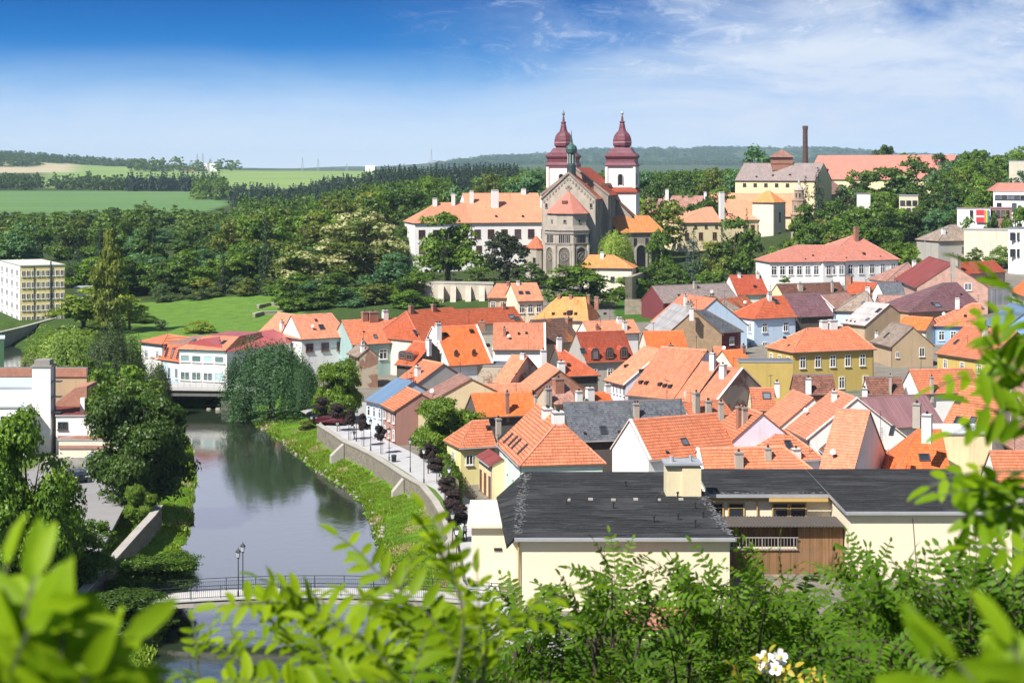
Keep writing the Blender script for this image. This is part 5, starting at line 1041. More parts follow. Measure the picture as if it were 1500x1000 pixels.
yellow_factory()
wall_along('embankment_wall', 'grey concrete embankment wall below the yellow factory', [P(-60, 502, 3.3), P(0, 487, 3.3), P(30, 480, 3.3), P(95, 462, 3.3)], .8, -.5, 3.3, CONC, CONC)
def white_works():
    f = lambda px, Y: ((px - CX) * Y / F, Y)
    block('workshop', 'white flat roofed workshop behind the left maple tree', [f(-60, 233), f(52, 233), f(52, 243), f(-60, 243)], 2, 11.0, W('white'), plain('pale_blue_sheet', (.52, .62, .72), .5, .1), 'workshop')
    r = block('workshop', 'lower white workshop bay with dark square window', [f(-30, 227), f(42, 227), f(42, 232.6), f(-30, 232.6)], 2, 9.2, W('white'), plain('pale_blue_sheet', (.52, .62, .72), .5, .1), 'workshop')
    q = f(12, 226.98); window_at(r, (q[0], q[1], 7.4), (1, 0, 0), (0, -1, 0), 1.9, 1.5, FRAMED, PANE)
    a, b = f(47, 231), f(74, 231); r = thing('vent_tower', 'square white plastered chimney tower with iron ladder', 'chimney', (a[0], a[1], 2)); mb = MB(); mb.prism([a, b, (b[0], 233.6), (a[0], 233.6)], 2, 14.2); mb.build('shaft', W('white'), r)
    cb = MB(); cb.box(a[0] + .2, b[0] - .2, 231.3, 233.3, 14.2, 14.9); cb.box(a[0] - .15, b[0] + .15, 230.85, 233.75, 14.0, 14.22); cb.build('cap', CAPM, r)
    lb = MB()
    for x in (0, .5): lb.tube((b[0] + .35 , 231.5 + x, 3), (b[0] + .35, 231.5 + x, 14.2), .05, n=5)
    for k in range(26): lb.tube((b[0] + .35, 231.5, 3.4 + k * .42), (b[0] + .35, 232, 3.4 + k * .42), .03, n=4)
    for k in range(3): lb.box(b[0] + .02, b[0] + 1.2, 231.2, 232.5, 8 + 2 * k, 8.1 + 2 * k)
    lb.build('ladder', FRAMED, r)
    r = block('warehouse', 'warehouse with brick edged parapet and patched plaster wall behind the chimney tower', [f(-40, 246), f(127, 246), f(127, 256), f(-40, 256)], 2, 11.0, W('tan'), plain('roof_felt', (.12, .13, .15)), 'warehouse')
    mb = MB(); a, b = f(-40, 245.9), f(127, 245.9); mb.box(a[0], b[0], 245.8, 246.3, 11.0, 12.2); mb.build('parapet', bricks('parapet_brick', (.42, .16, .1), (.3, .12, .08), (.45, .35, .28)), r)
    mb = MB(); a, b = f(82, 240), f(127, 240); mb.poly([(a[0], 240, 4), (b[0], 240, 4), (b[0], 240, 10.4), (a[0] + 2.6, 240, 10.2), (a[0], 240, 8.2)]); mb.poly([(b[0], 240, 4), (b[0], 246, 4), (b[0], 246, 10.4), (b[0], 240, 10.4)]); mb.poly([(a[0], 240, 8.2), (a[0] + 2.6, 240, 10.2), (a[0] + 2.6, 246, 10.2), (a[0], 246, 8.2)]); mb.poly([(a[0] + 2.6, 240, 10.2), (b[0], 240, 10.4), (b[0], 246, 10.4), (a[0] + 2.6, 246, 10.2)])
    mb.build('brick_gable', bricks('parapet_brick', (.42, .16, .1), (.3, .12, .08), (.45, .35, .28)), r)
    r = block('annex_building', 'low white annex with brown red sheet roof behind the car park', [f(82, 231), f(146, 231), f(146, 239), f(82, 239)], 2, 7.6, W('white'), R('darkred'), 'annex')
    mb = MB(); a = f(120, 235); mb.box(a[0], a[0] + .6, 234, 234.6, 7.6, 9.6); mb.build('chimney', CHIMW, r)
    q = f(92, 230.98); window_at(r, (q[0], q[1], 6.4), (1, 0, 0), (0, -1, 0), 1.3, 1.0, FRAMED, PANE)
    r = block('garage', 'cream garage with rusty sheet roof at the head of the car park', [f(86, 228), f(160, 228), f(160, 230.8), f(86, 230.8)], 2, 4.9, W('pale'), tile('rusty_sheet', (.38, .30, .27), row=30, colw=.5, patch=(.30, .11, .05), pf=.5), 'garage')
    mb = MB(); a, b = f(86, 227.9), f(160, 227.9); mb.box(a[0], b[0], 227.85, 227.97, 3.9, 4.3); mb.build('beam', W('brownpink'), r)
    block('green_shed', 'dark green plank shed at the left edge above the river bend', [f(-60, 330), f(6, 330), f(6, 336), f(-60, 336)], 2, 8.0, plain('green_board', (.05, .12, .06), .7, .2), plain('pale_blue_sheet', (.5, .6, .7)), 'shed')
white_works()
# ---- the white modern building by the far bridge ----------------------------------------------------
TEALG = glass('tinted_window_band', (.10, .16, .16), .1)
def modern():
    A0, B0 = P(263, 560, 3), P(330, 563, 3); u = (B0 - A0); L = u.length; u.normalize(); n = Vector((u.y, -u.x, 0)); bk = -n
    r = thing('office_building', 'white office with bands of tinted windows and a sloping salmon roof beside the far bridge', 'office', (A0.x, A0.y, 2.4))
    def q(x, y, z): p = A0 + u * x + bk * y; return Vector((p.x, p.y, z))
    mb = MB(); mb.hexa([q(0, 0, 2), q(L, 0, 2), q(L, 14, 2), q(0, 14, 2)], [q(0, 0, 8.8), q(L, 0, 8.8), q(L, 14, 8.8), q(0, 14, 8.8)]); mb.build('wall', W('white'), r)
    rb = MB(); rb.hexa([q(-.4, -.5, 8.8), q(L + .4, -.5, 8.8), q(L + .4, 14.4, 8.8), q(-.4, 14.4, 8.8)], [q(-.2, -.4, 8.95), q(L + .3, -.4, 8.95), q(L - .3, 5.6, 10.7), q(2.2, 5.6, 10.7)]); 
    rb.build('roof', R('salmon'), r)
    tb = MB(); tb.hexa([q(.0, 5.7, 8.96), q(L, 5.7, 8.96), q(L, 14, 8.96), q(0, 14, 8.96)], [q(2.2, 5.7, 10.7), q(L - .3, 5.7, 10.7), q(L - .3, 14, 10.7), q(2.2, 14, 10.7)]); tb.build('upper_roof', R('redmet'), r)
    bb = MB(); bb.obox(q(-.05, -.12, 8.35), u * (L + .1), n * .05, Vector((0, 0, .5))); bb.build('cornice_band', plain('mint_band', (.35, .6, .55), .6, .1), r)
    for row, (z, h) in enumerate(((7.2, 1.2), (4.2, 1.5))):
        for k in range(4):
            c = q(L * (k + .5) / 4, 0, z); window_at(r, c, u, n, L / 4 * .84, h, FRAME, TEALG, bars=(1 if row else 0, 0))
    for k in range(6):
        c = q(L * (k + 1.0) / 7.5, 2.6, 9.9); window_at(r, c, u, (n + Vector((0, 0, 3.4))).normalized(), .55, 1.6, FRAMED, PANE, bars=(0, 0), name='skylight')
    # east range with red sheet roof
    r2 = thing('office_building', 'long rear range with flat red sheet roof behind the big willow', 'office', (B0.x, B0.y, 2.4)); v = (P(436, 545, 3) - B0); v.z = 0; Lv = v.length; v.normalize(); m = Vector((v.y, -v.x, 0))
    def w(x, y, z): p = B0 + v * x - m * y + u * .3; return Vector((p.x, p.y, z))
    mb = MB(); mb.hexa([w(0, 0, 2), w(Lv, 0, 2), w(Lv, 12, 2), w(0, 12, 2)], [w(0, 0, 8.6), w(Lv, 0, 8.6), w(Lv, 12, 8.6), w(0, 12, 8.6)]); mb.build('wall', W('white'), r2)
    rb = MB(); rb.hexa([w(-.2, -.4, 8.6), w(Lv, -.4, 8.6), w(Lv, 12, 8.6), w(-.2, 12, 8.6)], [w(.2, 0, 8.8), w(Lv, 0, 8.8), w(Lv - 1, 5, 10.6), w(0, 5, 10.6)]); rb.build('roof', R('redmet'), r2)
    for k in range(6): window_at(r2, w(Lv * (k + .5) / 6, 0, 6.6), v, m, 1.4, 1.4, FRAME, PANE, small=True)
    # west wing with mansard
    A1 = P(219, 553, 3); x = A0 - A1; x.z = 0; Lx = x.length; x.normalize(); m = Vector((x.y, -x.x, 0))
    r3 = thing('mansard_house', 'white wing with steep orange mansard and four slim red windows beside the office', 'house', (A1.x, A1.y, 2.4))
    def g(a, y, z): p = A1 + x * a - m * y; return Vector((p.x, p.y, z))
    mb = MB(); mb.hexa([g(0, .3, 2), g(Lx - .05, .3, 2), g(Lx - .05, 11, 2), g(0, 11, 2)], [g(0, .3, 6.4), g(Lx - .05, .3, 6.4), g(Lx - .05, 11, 6.4), g(0, 11, 6.4)]); mb.build('wall', W('lightblue'), r3)
    rb = MB(); rb.hexa([g(-.3, 0, 6.4), g(Lx - .06, 0, 6.4), g(Lx - .06, 11, 6.4), g(-.3, 11, 6.4)], [g(.1, 1.1, 9.3), g(Lx - .06, 1.1, 9.3), g(Lx - .06, 10, 9.9), g(.1, 10, 9.9)], 0, 1); rb.build('roof', [R('orange'), R('pinkb')], r3)
    nn = (m * 2.9 + Vector((0, 0, 1.1))).normalized()
    for k in range(5): window_at(r3, g(Lx * (k + .6) / 5.2, .5, 7.8), x, nn, .62, 1.7, plain('red_frame', (.32, .06, .05), .6), PANE, small=True, bars=(0, 0))
    for k in range(4): window_at(r3, g(Lx * (k + .6) / 4.2, .3, 4.4), x, m, .8, 1.8, FRAME, PANE, small=True)
    c = P(205, 540, 3); house('corner_house', 'white corner house with low orange hipped roof and satellite dish by the meadow', (203, 500), (238, 504), (212, 488), (250, 488), 9.2, 'orange', 'white', 'hh', hw=5, win=[('F', 2, -2, .9, 1.4)])
modern()
# right hillside buildings
def hill_blocks():
    f = lambda px, Y: ((px - CX) * Y / F, Y); z = lambda py, Y: EYE - (py - HY) * Y / F
    r = block('hill_school', 'white modern building with long ribbon window on the right hillside', [f(1455, 560), f(1560, 545), f(1560, 560), f(1455, 575)], 18, z(281, 560), W('white'), R('pink'), 'building')
    u = Vector(f(1560, 545) + (0,)) - Vector(f(1455, 560) + (0,)); u.normalize(); n = Vector((u.y, -u.x, 0)); o = Vector(f(1455, 560) + (0,))
    for k in range(7): window_at(r, o + u * (1.6 + k * 2.1) + Vector((0, 0, z(289, 560))), u, n, 2.0, 1.5, FRAMED, PANE, small=True)
    for k in range(4): window_at(r, o + u * (2 + k * 5) + Vector((0, 0, z(303, 560))), u, n, 1.6, 2.6, FRAMED, PANE, small=True)
    mb = MB(); a = o + u * 1.2 + Vector((0, 4, z(281, 560) + .2)); mb.hexa([a, a + u * 24, a + u * 24 + Vector((0, 9, 0)), a + Vector((0, 9, 0))], [a + u * 3 + Vector((0, 3, 2.6)), a + u * 24 + Vector((0, 3, 2.6)), a + u * 24 + Vector((0, 6, 2.6)), a + u * 3 + Vector((0, 6, 2.6))]); mb.build('hip_roof', R('pink'), r)
    r = block('shop_building', 'white shop with a red and rainbow advertising board and reddish garage range', [f(1402, 520), f(1451, 516), f(1451, 524), f(1402, 528)], 18, z(306, 520), W('white'), R('redmet'), 'shop')
    b = Vector(f(1430, 517.4) + (z(326, 518),)); e = Vector(f(1449, 515.9) + (z(326, 518),)); u = (e - b); u.normalize(); n = Vector((u.y, -u.x, 0)); h = z(307, 518) - z(326, 518); Lb = (e - b).length
    ad = thing('advertising_board', 'red and white advertising board with rainbow stripes on the white shop wall', 'billboard', tuple(b))
    mb = MB(); mb.obox(b + n * .1, u * Lb, n * .12, Vector((0, 0, h))); mb.build('panel', plain('board_white', (.75, .72, .7), .5, .05), ad)
    mb = MB(); mb.obox(b + n * .23, u * (Lb * .62), n * .02, Vector((0, 0, h * .42)) ); mb.obox(b + n * .23 + Vector((0, 0, h * .56)), u * (Lb * .62), n * .02, Vector((0, 0, h * .42))); mb.build('red_field', plain('board_red', (.55, .05, .06), .5, .05), ad)
    for i, c in enumerate(((.6, .05, .05), (.7, .3, .03), (.7, .6, .05), (.08, .4, .1), (.05, .15, .5))):
        mb = MB(); p = b + n * .23 + u * (Lb * (.64 + .07 * i)); q = [p, p + u * (Lb * .068), p + u * (Lb * .068) + Vector((0, 0, h * .95)), p + Vector((0, 0, h * .95))]; mb.hexa([v for v in q], [v + n * .02 for v in q]); mb.build('stripe', plain('board_stripe_%s' % 'roygb'[i], c, .5, .05), ad)
    window_at(r, Vector(f(1423, 518.1) + (z(312, 518),)), u, n, .9, 1.6, FRAMED, PANE, small=True)
    r = block('garage_range', 'reddish garage range with dark doors right of the advertising board', [f(1451, 520), f(1482, 520), f(1482, 528), f(1451, 528)], 18, z(305, 520), W('brownpink'), R('redmet'), 'garage')
    for k in range(4): q = f(1455 + k * 7, 519.97); window_at(r, (q[0], q[1], z(313, 520)), (1, 0, 0), (0, -1, 0), 1.0, 1.9, FRAMED, PANE, small=True)
    r = block('hill_flat', 'cream flat roofed villa half hidden by trees on the right hillside', [f(1317, 560), f(1345, 560), f(1345, 570), f(1317, 570)], 20, z(287, 560), W('cream'), GUTW, 'villa')
    for k in range(3): q = f(1322 + 9 * k, 559.97); window_at(r, (q[0], q[1], z(297, 560)), (1, 0, 0), (0, -1, 0), 1.5, 1.4, FRAMED, PANE, small=True); window_at(r, (q[0], q[1], z(308, 560)), (1, 0, 0), (0, -1, 0), 1.2, 1.4, FRAMED, PANE, small=True)
    block('hill_cabin', 'small white cabin among the trees left of the cream villa', [f(1255, 575), f(1275, 575), f(1275, 582), f(1255, 582)], 20, z(284, 575), W('white'), R('brown'), 'cabin')
    block('yard_wall_block', 'long low beige block behind the brown hipped house', [f(1412, 470), f(1478, 468), f(1478, 476), f(1412, 478)], 12, z(337, 470), W('pale'), CONC, 'garage')
    r = block('corner_house', 'white two storey house with dark roof on the right edge below the shop', [f(1477, 452), f(1530, 446), f(1530, 458), f(1477, 462)], 10, z(335, 452), W('white'), R('slate'), 'house')
    for k in range(3):
        for j in range(2): q = f(1483 + 10 * k, 450.9 - k * .55); window_at(r, (q[0], q[1] - .2, z(346 + 24 * j, 452)), (1, -.1, 0), (-.1, -1, 0), 1.3, 2.0, FRAMED, PANE, small=True)
    block('hill_block', 'grey flat roofed block above the trees at the right edge', [f(1478, 640), f(1540, 640), f(1540, 650), f(1478, 650)], 28, z(236, 640), W('pale'), GUTW, 'building')
    # far farm on the left crest
    r = block('silo_building', 'white tall farm building on the far left crest', [f(294, 3450), f(318, 3450), f(318, 3480), f(294, 3480)], 26, z(239, 3450), W('white'), GUTW, 'silo')
    block('farm_barn', 'low reddish barn beside the white silo building', [f(262, 3440), f(300, 3440), f(300, 3460), f(262, 3460)], 26, z(248, 3440), W('brownpink'), R('redo'), 'barn')
    for px, py, w in ((220, 252, 10), (240, 253, 8), (535, 242, 14)): block('farm_house', 'tiny red roofed farm house on the far field crest', [f(px, 3400), f(px + w, 3400), f(px + w, 3412), f(px, 3412)], 26, z(py, 3400), W('white'), R('redo'), 'farm house', group='farm houses on the far crest')
hill_blocks()
def mast(px, pt, pb, Y, lab):
    a, b = PY(px, pb, Y), PY(px, pt, Y); r = thing('lattice_mast', lab, 'mast', tuple(a)); mb = MB(); h = b.z - a.z; s = Y / 3500
    for sx, sy in ((-1, -1), (1, -1), (1, 1), (-1, 1)): mb.tube(a + Vector((sx * 2.2 * s, sy * 2.2 * s, 0)), b + Vector((sx * .3 * s, sy * .3 * s, 0)), .35 * s, .25 * s, 4)
    for k in range(8):
        f = k / 8; w = (2.2 - 1.9 * f) * s; z = a.z + h * f; w2 = (2.2 - 1.9 * (f + .125)) * s; z2 = a.z + h * (f + .125); mb.tube((a.x - w, a.y - w, z), (a.x + w2, a.y - w2, z2), .18 * s, n=4); mb.tube((a.x + w, a.y - w, z), (a.x - w2, a.y - w2, z2), .18 * s, n=4)
    for k in range(2): mb.tube((a.x - 3 * s, a.y, a.z + h * (.78 + .12 * k)), (a.x + 3 * s, a.y, a.z + h * (.78 + .12 * k)), .2 * s, n=4)
    mb.build('lattice', plain('mast_steel', (.28, .30, .33), .6, .1), r)
for px, pt, pb, Y in ((289, 225, 246, 3450), (297, 224, 246, 3440), (443, 230, 251, 3450), (466, 232, 251, 3500), (632, 218, 250, 1700), (508, 240, 252, 3400)): mast(px, pt, pb, Y, 'thin steel lattice mast standing on the far field crest')
for o in bpy.data.objects:
    if o.name.startswith('lattice_mast'): o['group'] = 'lattice masts on the horizon'
# ================================================================ trees
def leafmat(name, dark, light, trans=.30, hue=.5, flower=None, fl=(.34, .50), gloss=.025):
    m = bpy.data.materials.new(name); m.use_nodes = True; t = NT(m.node_tree); t.n.remove(t.n['Principled BSDF']); out = t.n['Material Output']
    a = t.new('ShaderNodeAttribute', attribute_name='tint').outputs['Fac']; r = t.new('ShaderNodeObjectInfo').outputs['Random']
    c = t.mix(a, dark, light)
    c = t.mix(1, c, t.math('MULTIPLY_ADD', r, hue, 1 - hue * .5), 'MULTIPLY')
    c = t.mix(t.math('MULTIPLY', t.step(r, .5, 1), .25), c, t.mix(1, c, (1.5, 1.1, .6), 'MULTIPLY'))
    if flower: c = t.mix(t.step(a, *fl), c, flower)
    d = t.new('ShaderNodeBsdfDiffuse'); t.put(d.inputs[0], c); tr = t.new('ShaderNodeBsdfTranslucent'); t.put(tr.inputs[0], t.mix(1, c, (1.25, 1.3, .5), 'MULTIPLY'))
    gl = t.new('ShaderNodeBsdfGlossy'); gl.inputs['Roughness'].default_value = .5; gl.inputs[0].default_value = (.9, 1, .9, 1)
    m1 = t.new('ShaderNodeMixShader'); m1.inputs[0].default_value = trans; t.l.new(d.outputs[0], m1.inputs[1]); t.l.new(tr.outputs[0], m1.inputs[2])
    m2 = t.new('ShaderNodeMixShader'); m2.inputs[0].default_value = gloss; t.l.new(m1.outputs[0], m2.inputs[1]); t.l.new(gl.outputs[0], m2.inputs[2]); t.l.new(m2.outputs[0], out.inputs[0]); return m
LM = dict(dark=leafmat('foliage_dark_green', (.035, .080, .010), (.110, .190, .024)), mid=leafmat('foliage_mid_green', (.050, .112, .009), (.160, .262, .024)),
          bright=leafmat('foliage_bright_green', (.065, .140, .010), (.185, .310, .026)), yellow=leafmat('foliage_yellow_green', (.12, .20, .012), (.32, .40, .045)),
          linden=leafmat('foliage_linden_blossom', (.085, .145, .022), (.240, .280, .070), flower=(.46, .45, .22), fl=(.42, .62)), blue=leafmat('foliage_blue_green', (.040, .110, .038), (.120, .245, .085)),
          willow=leafmat('foliage_willow', (.14, .24, .028), (.34, .46, .09)), grey=leafmat('foliage_grey_green', (.045, .085, .026), (.135, .190, .065)),
          poplar=leafmat('foliage_poplar', (.085, .125, .014), (.250, .280, .050)), spruce=leafmat('needles_dark', (.010, .026, .014), (.030, .060, .026), .1), bluespruce=leafmat('needles_blue', (.020, .045, .040), (.070, .110, .095), .1),
          pine=leafmat('needles_brownish', (.020, .030, .012), (.055, .065, .028), .1), purple=leafmat('foliage_purple_leaf', (.024, .014, .018), (.085, .050, .052), .15),
          olive=leafmat('foliage_olive', (.075, .115, .014), (.220, .255, .042)))
BARK = plain('bark', (.085, .065, .048), .95, .4, 3, .5); BARKP = plain('bark_pale', (.33, .30, .26), .9, .4, 3, .3)
def quads_at(c, nrm, size, aspect, rnd):
    """leaf-sized pointed quads at c facing nrm"""
    n = len(c); nrm = nrm / np.maximum(1e-6, np.linalg.norm(nrm, axis=1))[:, None]
    r = rnd.normal(size=(n, 3)); a = np.cross(nrm, r); a /= np.maximum(1e-6, np.linalg.norm(a, axis=1))[:, None]; b = np.cross(nrm, a)
    s = (size * rnd.uniform(.6, 1.35, n))[:, None]
    bend = nrm * s * .25
    V = np.stack([c - a * s, c - b * s * aspect - bend, c + a * s, c + b * s * aspect - bend], 1).reshape(-1, 3); return V, np.arange(4 * n).reshape(n, 4)
def crown_points(kind, nclump, nleaf, rnd, size):
    """unit tree: height 0..1, half width .5"""
    C, N, T = [], [], []
    if kind in ('round', 'loose', 'dome', 'tall'):
        cz, rz, rx = {'round': (.50, .50, .42), 'loose': (.52, .47, .40), 'dome': (.43, .55, .45), 'tall': (.50, .50, .40)}[kind]
        nl = {'round': 15, 'loose': 13, 'dome': 16, 'tall': 14}[kind]; lobes = []
        for k in range(nl):
            d = rnd.normal(size=3); d /= np.linalg.norm(d); d[2] = (d[2] * .85 + .10) if k % 3 else -abs(d[2]) * .5 - .38; f = rnd.uniform(.55, .82); lobes.append((np.array([d[0] * rx * f, d[1] * rx * f, cz + d[2] * rz * f]), rnd.uniform(.17, .27), rnd.normal(0, .07)))
        for k in range(nclump):
            lc, lr, lt = lobes[rnd.randint(nl)]; d = rnd.normal(size=3); d /= np.linalg.norm(d); d[2] = abs(d[2]) * .9 - .25 if rnd.uniform() < .7 else d[2]
            c = lc + d * lr * rnd.uniform(.5, 1.0) * np.array([1, 1, .85]); e = (c - np.array([0, 0, cz])) / np.array([rx * 1.12, rx * 1.12, rz]); el = np.linalg.norm(e); c[2] = max(c[2], .05)
            if el > 1.0: c = np.array([0, 0, cz]) + (c - np.array([0, 0, cz])) / el
            cr = rnd.uniform(.060, .115) * (1.0 if kind != 'loose' else .8)
            m = max(6, int(nleaf * (cr / .09) ** 2)); q = rnd.normal(size=(m, 3)); q /= np.linalg.norm(q, axis=1)[:, None]
            q[:, 2] = np.where(q[:, 2] < -.35, -q[:, 2] * .6, q[:, 2])
            rr = cr * rnd.uniform(.55, 1.08, m)[:, None]; C.append(c + q * rr * np.array([1, 1, .8])); N.append(q + rnd.normal(size=(m, 3)) * .45 + d * .3)
            T.append(np.clip(rnd.normal(.45, .17) + lt + rnd.normal(size=m) * .13, 0, 1))
    elif kind == 'spruce':
        lev = nclump
        for k in range(lev):
            f = (k + .5) / lev; z = .06 + .93 * f; R_ = .47 * (1 - f) ** .85 + .02; nb = max(4, int(11 * (1 - f) + 4)); tt = rnd.normal(.45, .1)
            for b in range(nb):
                an = rnd.uniform(0, 2 * math.pi); L = R_ * rnd.uniform(.72, 1.08); m = max(3, int(nleaf * L / .4)); s = np.sqrt(rnd.uniform(.03, 1, m))
                c = np.stack([np.cos(an) * s * L, np.sin(an) * s * L, z - .10 * s * L / .4 + .02 * s * s], 1) + rnd.normal(size=(m, 3)) * np.array([.02, .02, .009]); C.append(c)
                N.append(np.stack([np.full(m, np.cos(an) * .5), np.full(m, np.sin(an) * .5), np.ones(m)], 1) + rnd.normal(size=(m, 3)) * .5); T.append(np.clip(tt + (s - .5) * .5 + rnd.normal(size=m) * .14, 0, 1))
    elif kind == 'pine':
        for k in range(nclump):
            z = rnd.uniform(.22, .98); R_ = .46 * min(1, (1.02 - z) * 1.9 + .1) * rnd.uniform(.4, 1); an = rnd.uniform(0, 6.283); c = np.array([math.cos(an) * R_, math.sin(an) * R_, z])
            m = nleaf; q = rnd.normal(size=(m, 3)); q /= np.linalg.norm(q, axis=1)[:, None]; C.append(c + q * np.array([.11, .11, .035]) * rnd.uniform(.4, 1, m)[:, None]); N.append(q * .6 + np.array([0, 0, 1])); T.append(np.clip(rnd.normal(.4, .2) + rnd.normal(size=m) * .12, 0, 1))
    elif kind == 'poplar':
        for k in range(nclump):
            f = rnd.uniform(.08, .99); R_ = .40 * math.sin(min(1, f * 1.15 + .05) * math.pi) ** .55 * rnd.uniform(.3, 1) ** .5; an = rnd.uniform(0, 6.283); c = np.array([math.cos(an) * R_, math.sin(an) * R_, f])
            m = nleaf; q = rnd.normal(size=(m, 3)); q /= np.linalg.norm(q, axis=1)[:, None]; C.append(c + q * np.array([.13, .13, .045]) * rnd.uniform(.5, 1, m)[:, None]); N.append(q + rnd.normal(size=(m, 3)) * .4); T.append(np.clip(rnd.normal(.45, .2) + rnd.normal(size=m) * .13, 0, 1))
    elif kind == 'willow':
        for k in range(nclump):
            d = rnd.normal(size=3); d /= np.linalg.norm(d); d[2] = abs(d[2]); f = rnd.uniform(.5, 1) ** .5
            an_ = math.atan2(d[1], d[0]); f *= 1 + .14 * math.sin(3 * an_ + 1) + .10 * math.sin(5 * an_ + d[2] * 4); top = np.array([d[0] * .39 * f, d[1] * .39 * f, .50 + d[2] * .44 * f * (1 + .12 * math.sin(4 * an_))]); L = rnd.uniform(.25, .62) * (1.2 - d[2] * .5); m = nleaf; s = rnd.uniform(0, 1, m)
            out = np.array([d[0], d[1], 0]) * .09
            c = top + s[:, None] * np.array([0, 0, -L]) + np.sin(s * 1.6)[:, None] * out + rnd.normal(size=(m, 3)) * np.array([.022, .022, .015]); c[:, 2] = np.maximum(c[:, 2], .03); C.append(c)
            N.append(np.stack([np.full(m, d[0]), np.full(m, d[1]), np.full(m, .35)], 1) + rnd.normal(size=(m, 3)) * .5); T.append(np.clip(rnd.normal(.5, .26) - s * .15 + rnd.normal(size=m) * .12, 0, 1))
    C, N, T = map(np.concatenate, (C, N, T)); asp = {'spruce': .45, 'pine': .35, 'willow': .35}.get(kind, .62)
    V, Fq = quads_at(C, N, size, asp, rnd); return V, Fq, np.repeat(T, 4)
def trunk_mesh(kind, bark):
    mb = MB(); rnd = random.Random(hash(kind) % 1000)
    if kind in ('spruce', 'pine', 'poplar'): mb.tube((0, 0, -.05), (0, 0, .96), .028, .004, 7)
    else:
        mb.tube((0, 0, -.05), (.01, 0, .20), .036, .028, 8); mb.tube((.01, 0, .20), (-.01, .01, .42), .028, .018, 7); mb.tube((-.01, .01, .42), (.02, -.01, .78), .018, .004, 6)
        for k in range(7):
            an = k * 2.4 + rnd.random(); z = .20 + .05 * k; L = rnd.uniform(.2, .33); p = Vector((0, 0, z)); q = p + Vector((math.cos(an) * L * .55, math.sin(an) * L * .55, L * .45)); r = q + Vector((math.cos(an) * L * .45, math.sin(an) * L * .45, L * .5))
            mb.tube(p, q, .014, .009, 5, caps=False); mb.tube(q, r, .009, .003, 5, caps=False)
    return mb
PROTO = {}
SPEC = {  # shape, clumps, leaves per clump, leaf size  ->  (far, near)
    'round': ('round', (200, 36, .026), (560, 92, .0150)), 'loose': ('loose', (170, 36, .026), (440, 90, .0150)), 'dome': ('dome', (210, 36, .026), (560, 92, .0150)), 'tall': ('tall', (190, 36, .027), (500, 90, .0155)),
    'spruce': ('spruce', (26, 13, .026), (34, 20, .02)), 'pine': ('pine', (60, 42, .026), (90, 60, .02)), 'poplar': ('poplar', (120, 40, .030), (170, 50, .026)), 'willow': ('willow', (330, 40, .018), (520, 56, .0135))}
def proto(shape, leaf, near, variant):
    key = (shape, leaf, near, variant)
    if key in PROTO: return PROTO[key]
    gk = (shape, near, variant)
    if gk not in PROTO:
        k, a, b = SPEC[shape]; n, m, s = b if near else a; PROTO[gk] = crown_points(k, n, m, np.random.RandomState(11 + variant * 7 + sum(map(ord, shape))), s)
    V, Fq, T = PROTO[gk]; crown = npmesh('crown', V, Fq, LM[leaf], attrs={'tint': ('POINT', T)}); me = crown.data; bpy.data.objects.remove(crown)
    tk = ('trunk', shape)
    if tk not in PROTO: o = trunk_mesh(shape, BARK).build('trunk', BARK, smooth=True); PROTO[tk] = o.data; bpy.data.objects.remove(o)
    PROTO[key] = (me, PROTO[tk]); return PROTO[key]
TR = random.Random(5)
KINDN = {'spruce': 'spruce_tree', 'pine': 'pine_tree', 'poplar': 'poplar_tree', 'willow': 'willow_tree'}
def tree(x, y, z, w, h, shape, leaf, label, group=None, near=None, name=None, cat='tree'):
    near = (y < 320) if near is None else near
    nm = name or KINDN.get(shape, 'broadleaf_tree')
    r = bpy.data.objects.new(nm, None); COL.objects.link(r); r.location = (x, y, z); r.rotation_euler = (0, 0, TR.uniform(0, 6.28)); r.scale = (w * 1.08, w * 1.08, h); tag(r, label, cat, group)
    cm, tm = proto(shape, leaf, near, TR.randrange(2 if near else 3))
    for n_, me in (('trunk', tm), ('crown', cm)): o = bpy.data.objects.new(n_, me); COL.objects.link(o); o.parent = r
    return r
def tpx(px, top, w, Y, shape, leaf, label, base=None, **k):
    """tree measured in the photograph: centre and width in px, top in px, at depth Y"""
    x = (px - CX) * Y / F; z = zt1(x, Y) if base is None else EYE - (base - HY) * Y / F; zt_ = EYE - (top - HY) * Y / F
    return tree(x, Y, z, w * Y / F, max(1.0, zt_ - z), shape, leaf, label, **k)
# ---- single trees one can tell apart -----------------------------------------------------------------
T_ = tpx
T_(40, 598, 165, 150, 'round', 'bright', 'large bright green maple tree in the left foreground beside the white workshop')
T_(212, 552, 158, 196, 'round', 'dark', 'large dark green tree leaning over the left river bank by the car park')
T_(178, 528, 105, 235, 'tall', 'mid', 'tall mid green tree behind the dark riverbank tree')
T_(165, 468, 95, 300, 'willow', 'grey', 'grey green drooping birch right of the pale willow')
T_(100, 470, 125, 342, 'willow', 'willow', 'pale yellow green willow behind the white chimney tower')
T_(122, 418, 104, 405, 'round', 'yellow', 'yellow green tree in front of the poplar by the yellow factory')
T_(190, 430, 52, 404, 'loose', 'yellow', 'small yellow green tree at the right foot of the poplar')
T_(160, 338, 62, 395, 'poplar', 'poplar', 'tall narrow poplar tree at the far river bend')
T_(232, 520, 42, 285, 'willow', 'grey', 'thin birch in front of the mansard wing')
T_(398, 489, 138, 278, 'willow', 'blue', 'big blue green willow on the grassy point by the far bridge')
T_(442, 524, 60, 274, 'willow', 'blue', 'smaller blue green willow on the right side of the big one')
T_(357, 574, 44, 280, 'willow', 'blue', 'low blue green willow bush at the water edge of the grassy point', name='willow_bush', cat='bush')
T_(497, 512, 74, 258, 'round', 'mid', 'round chestnut tree at the far end of the promenade')
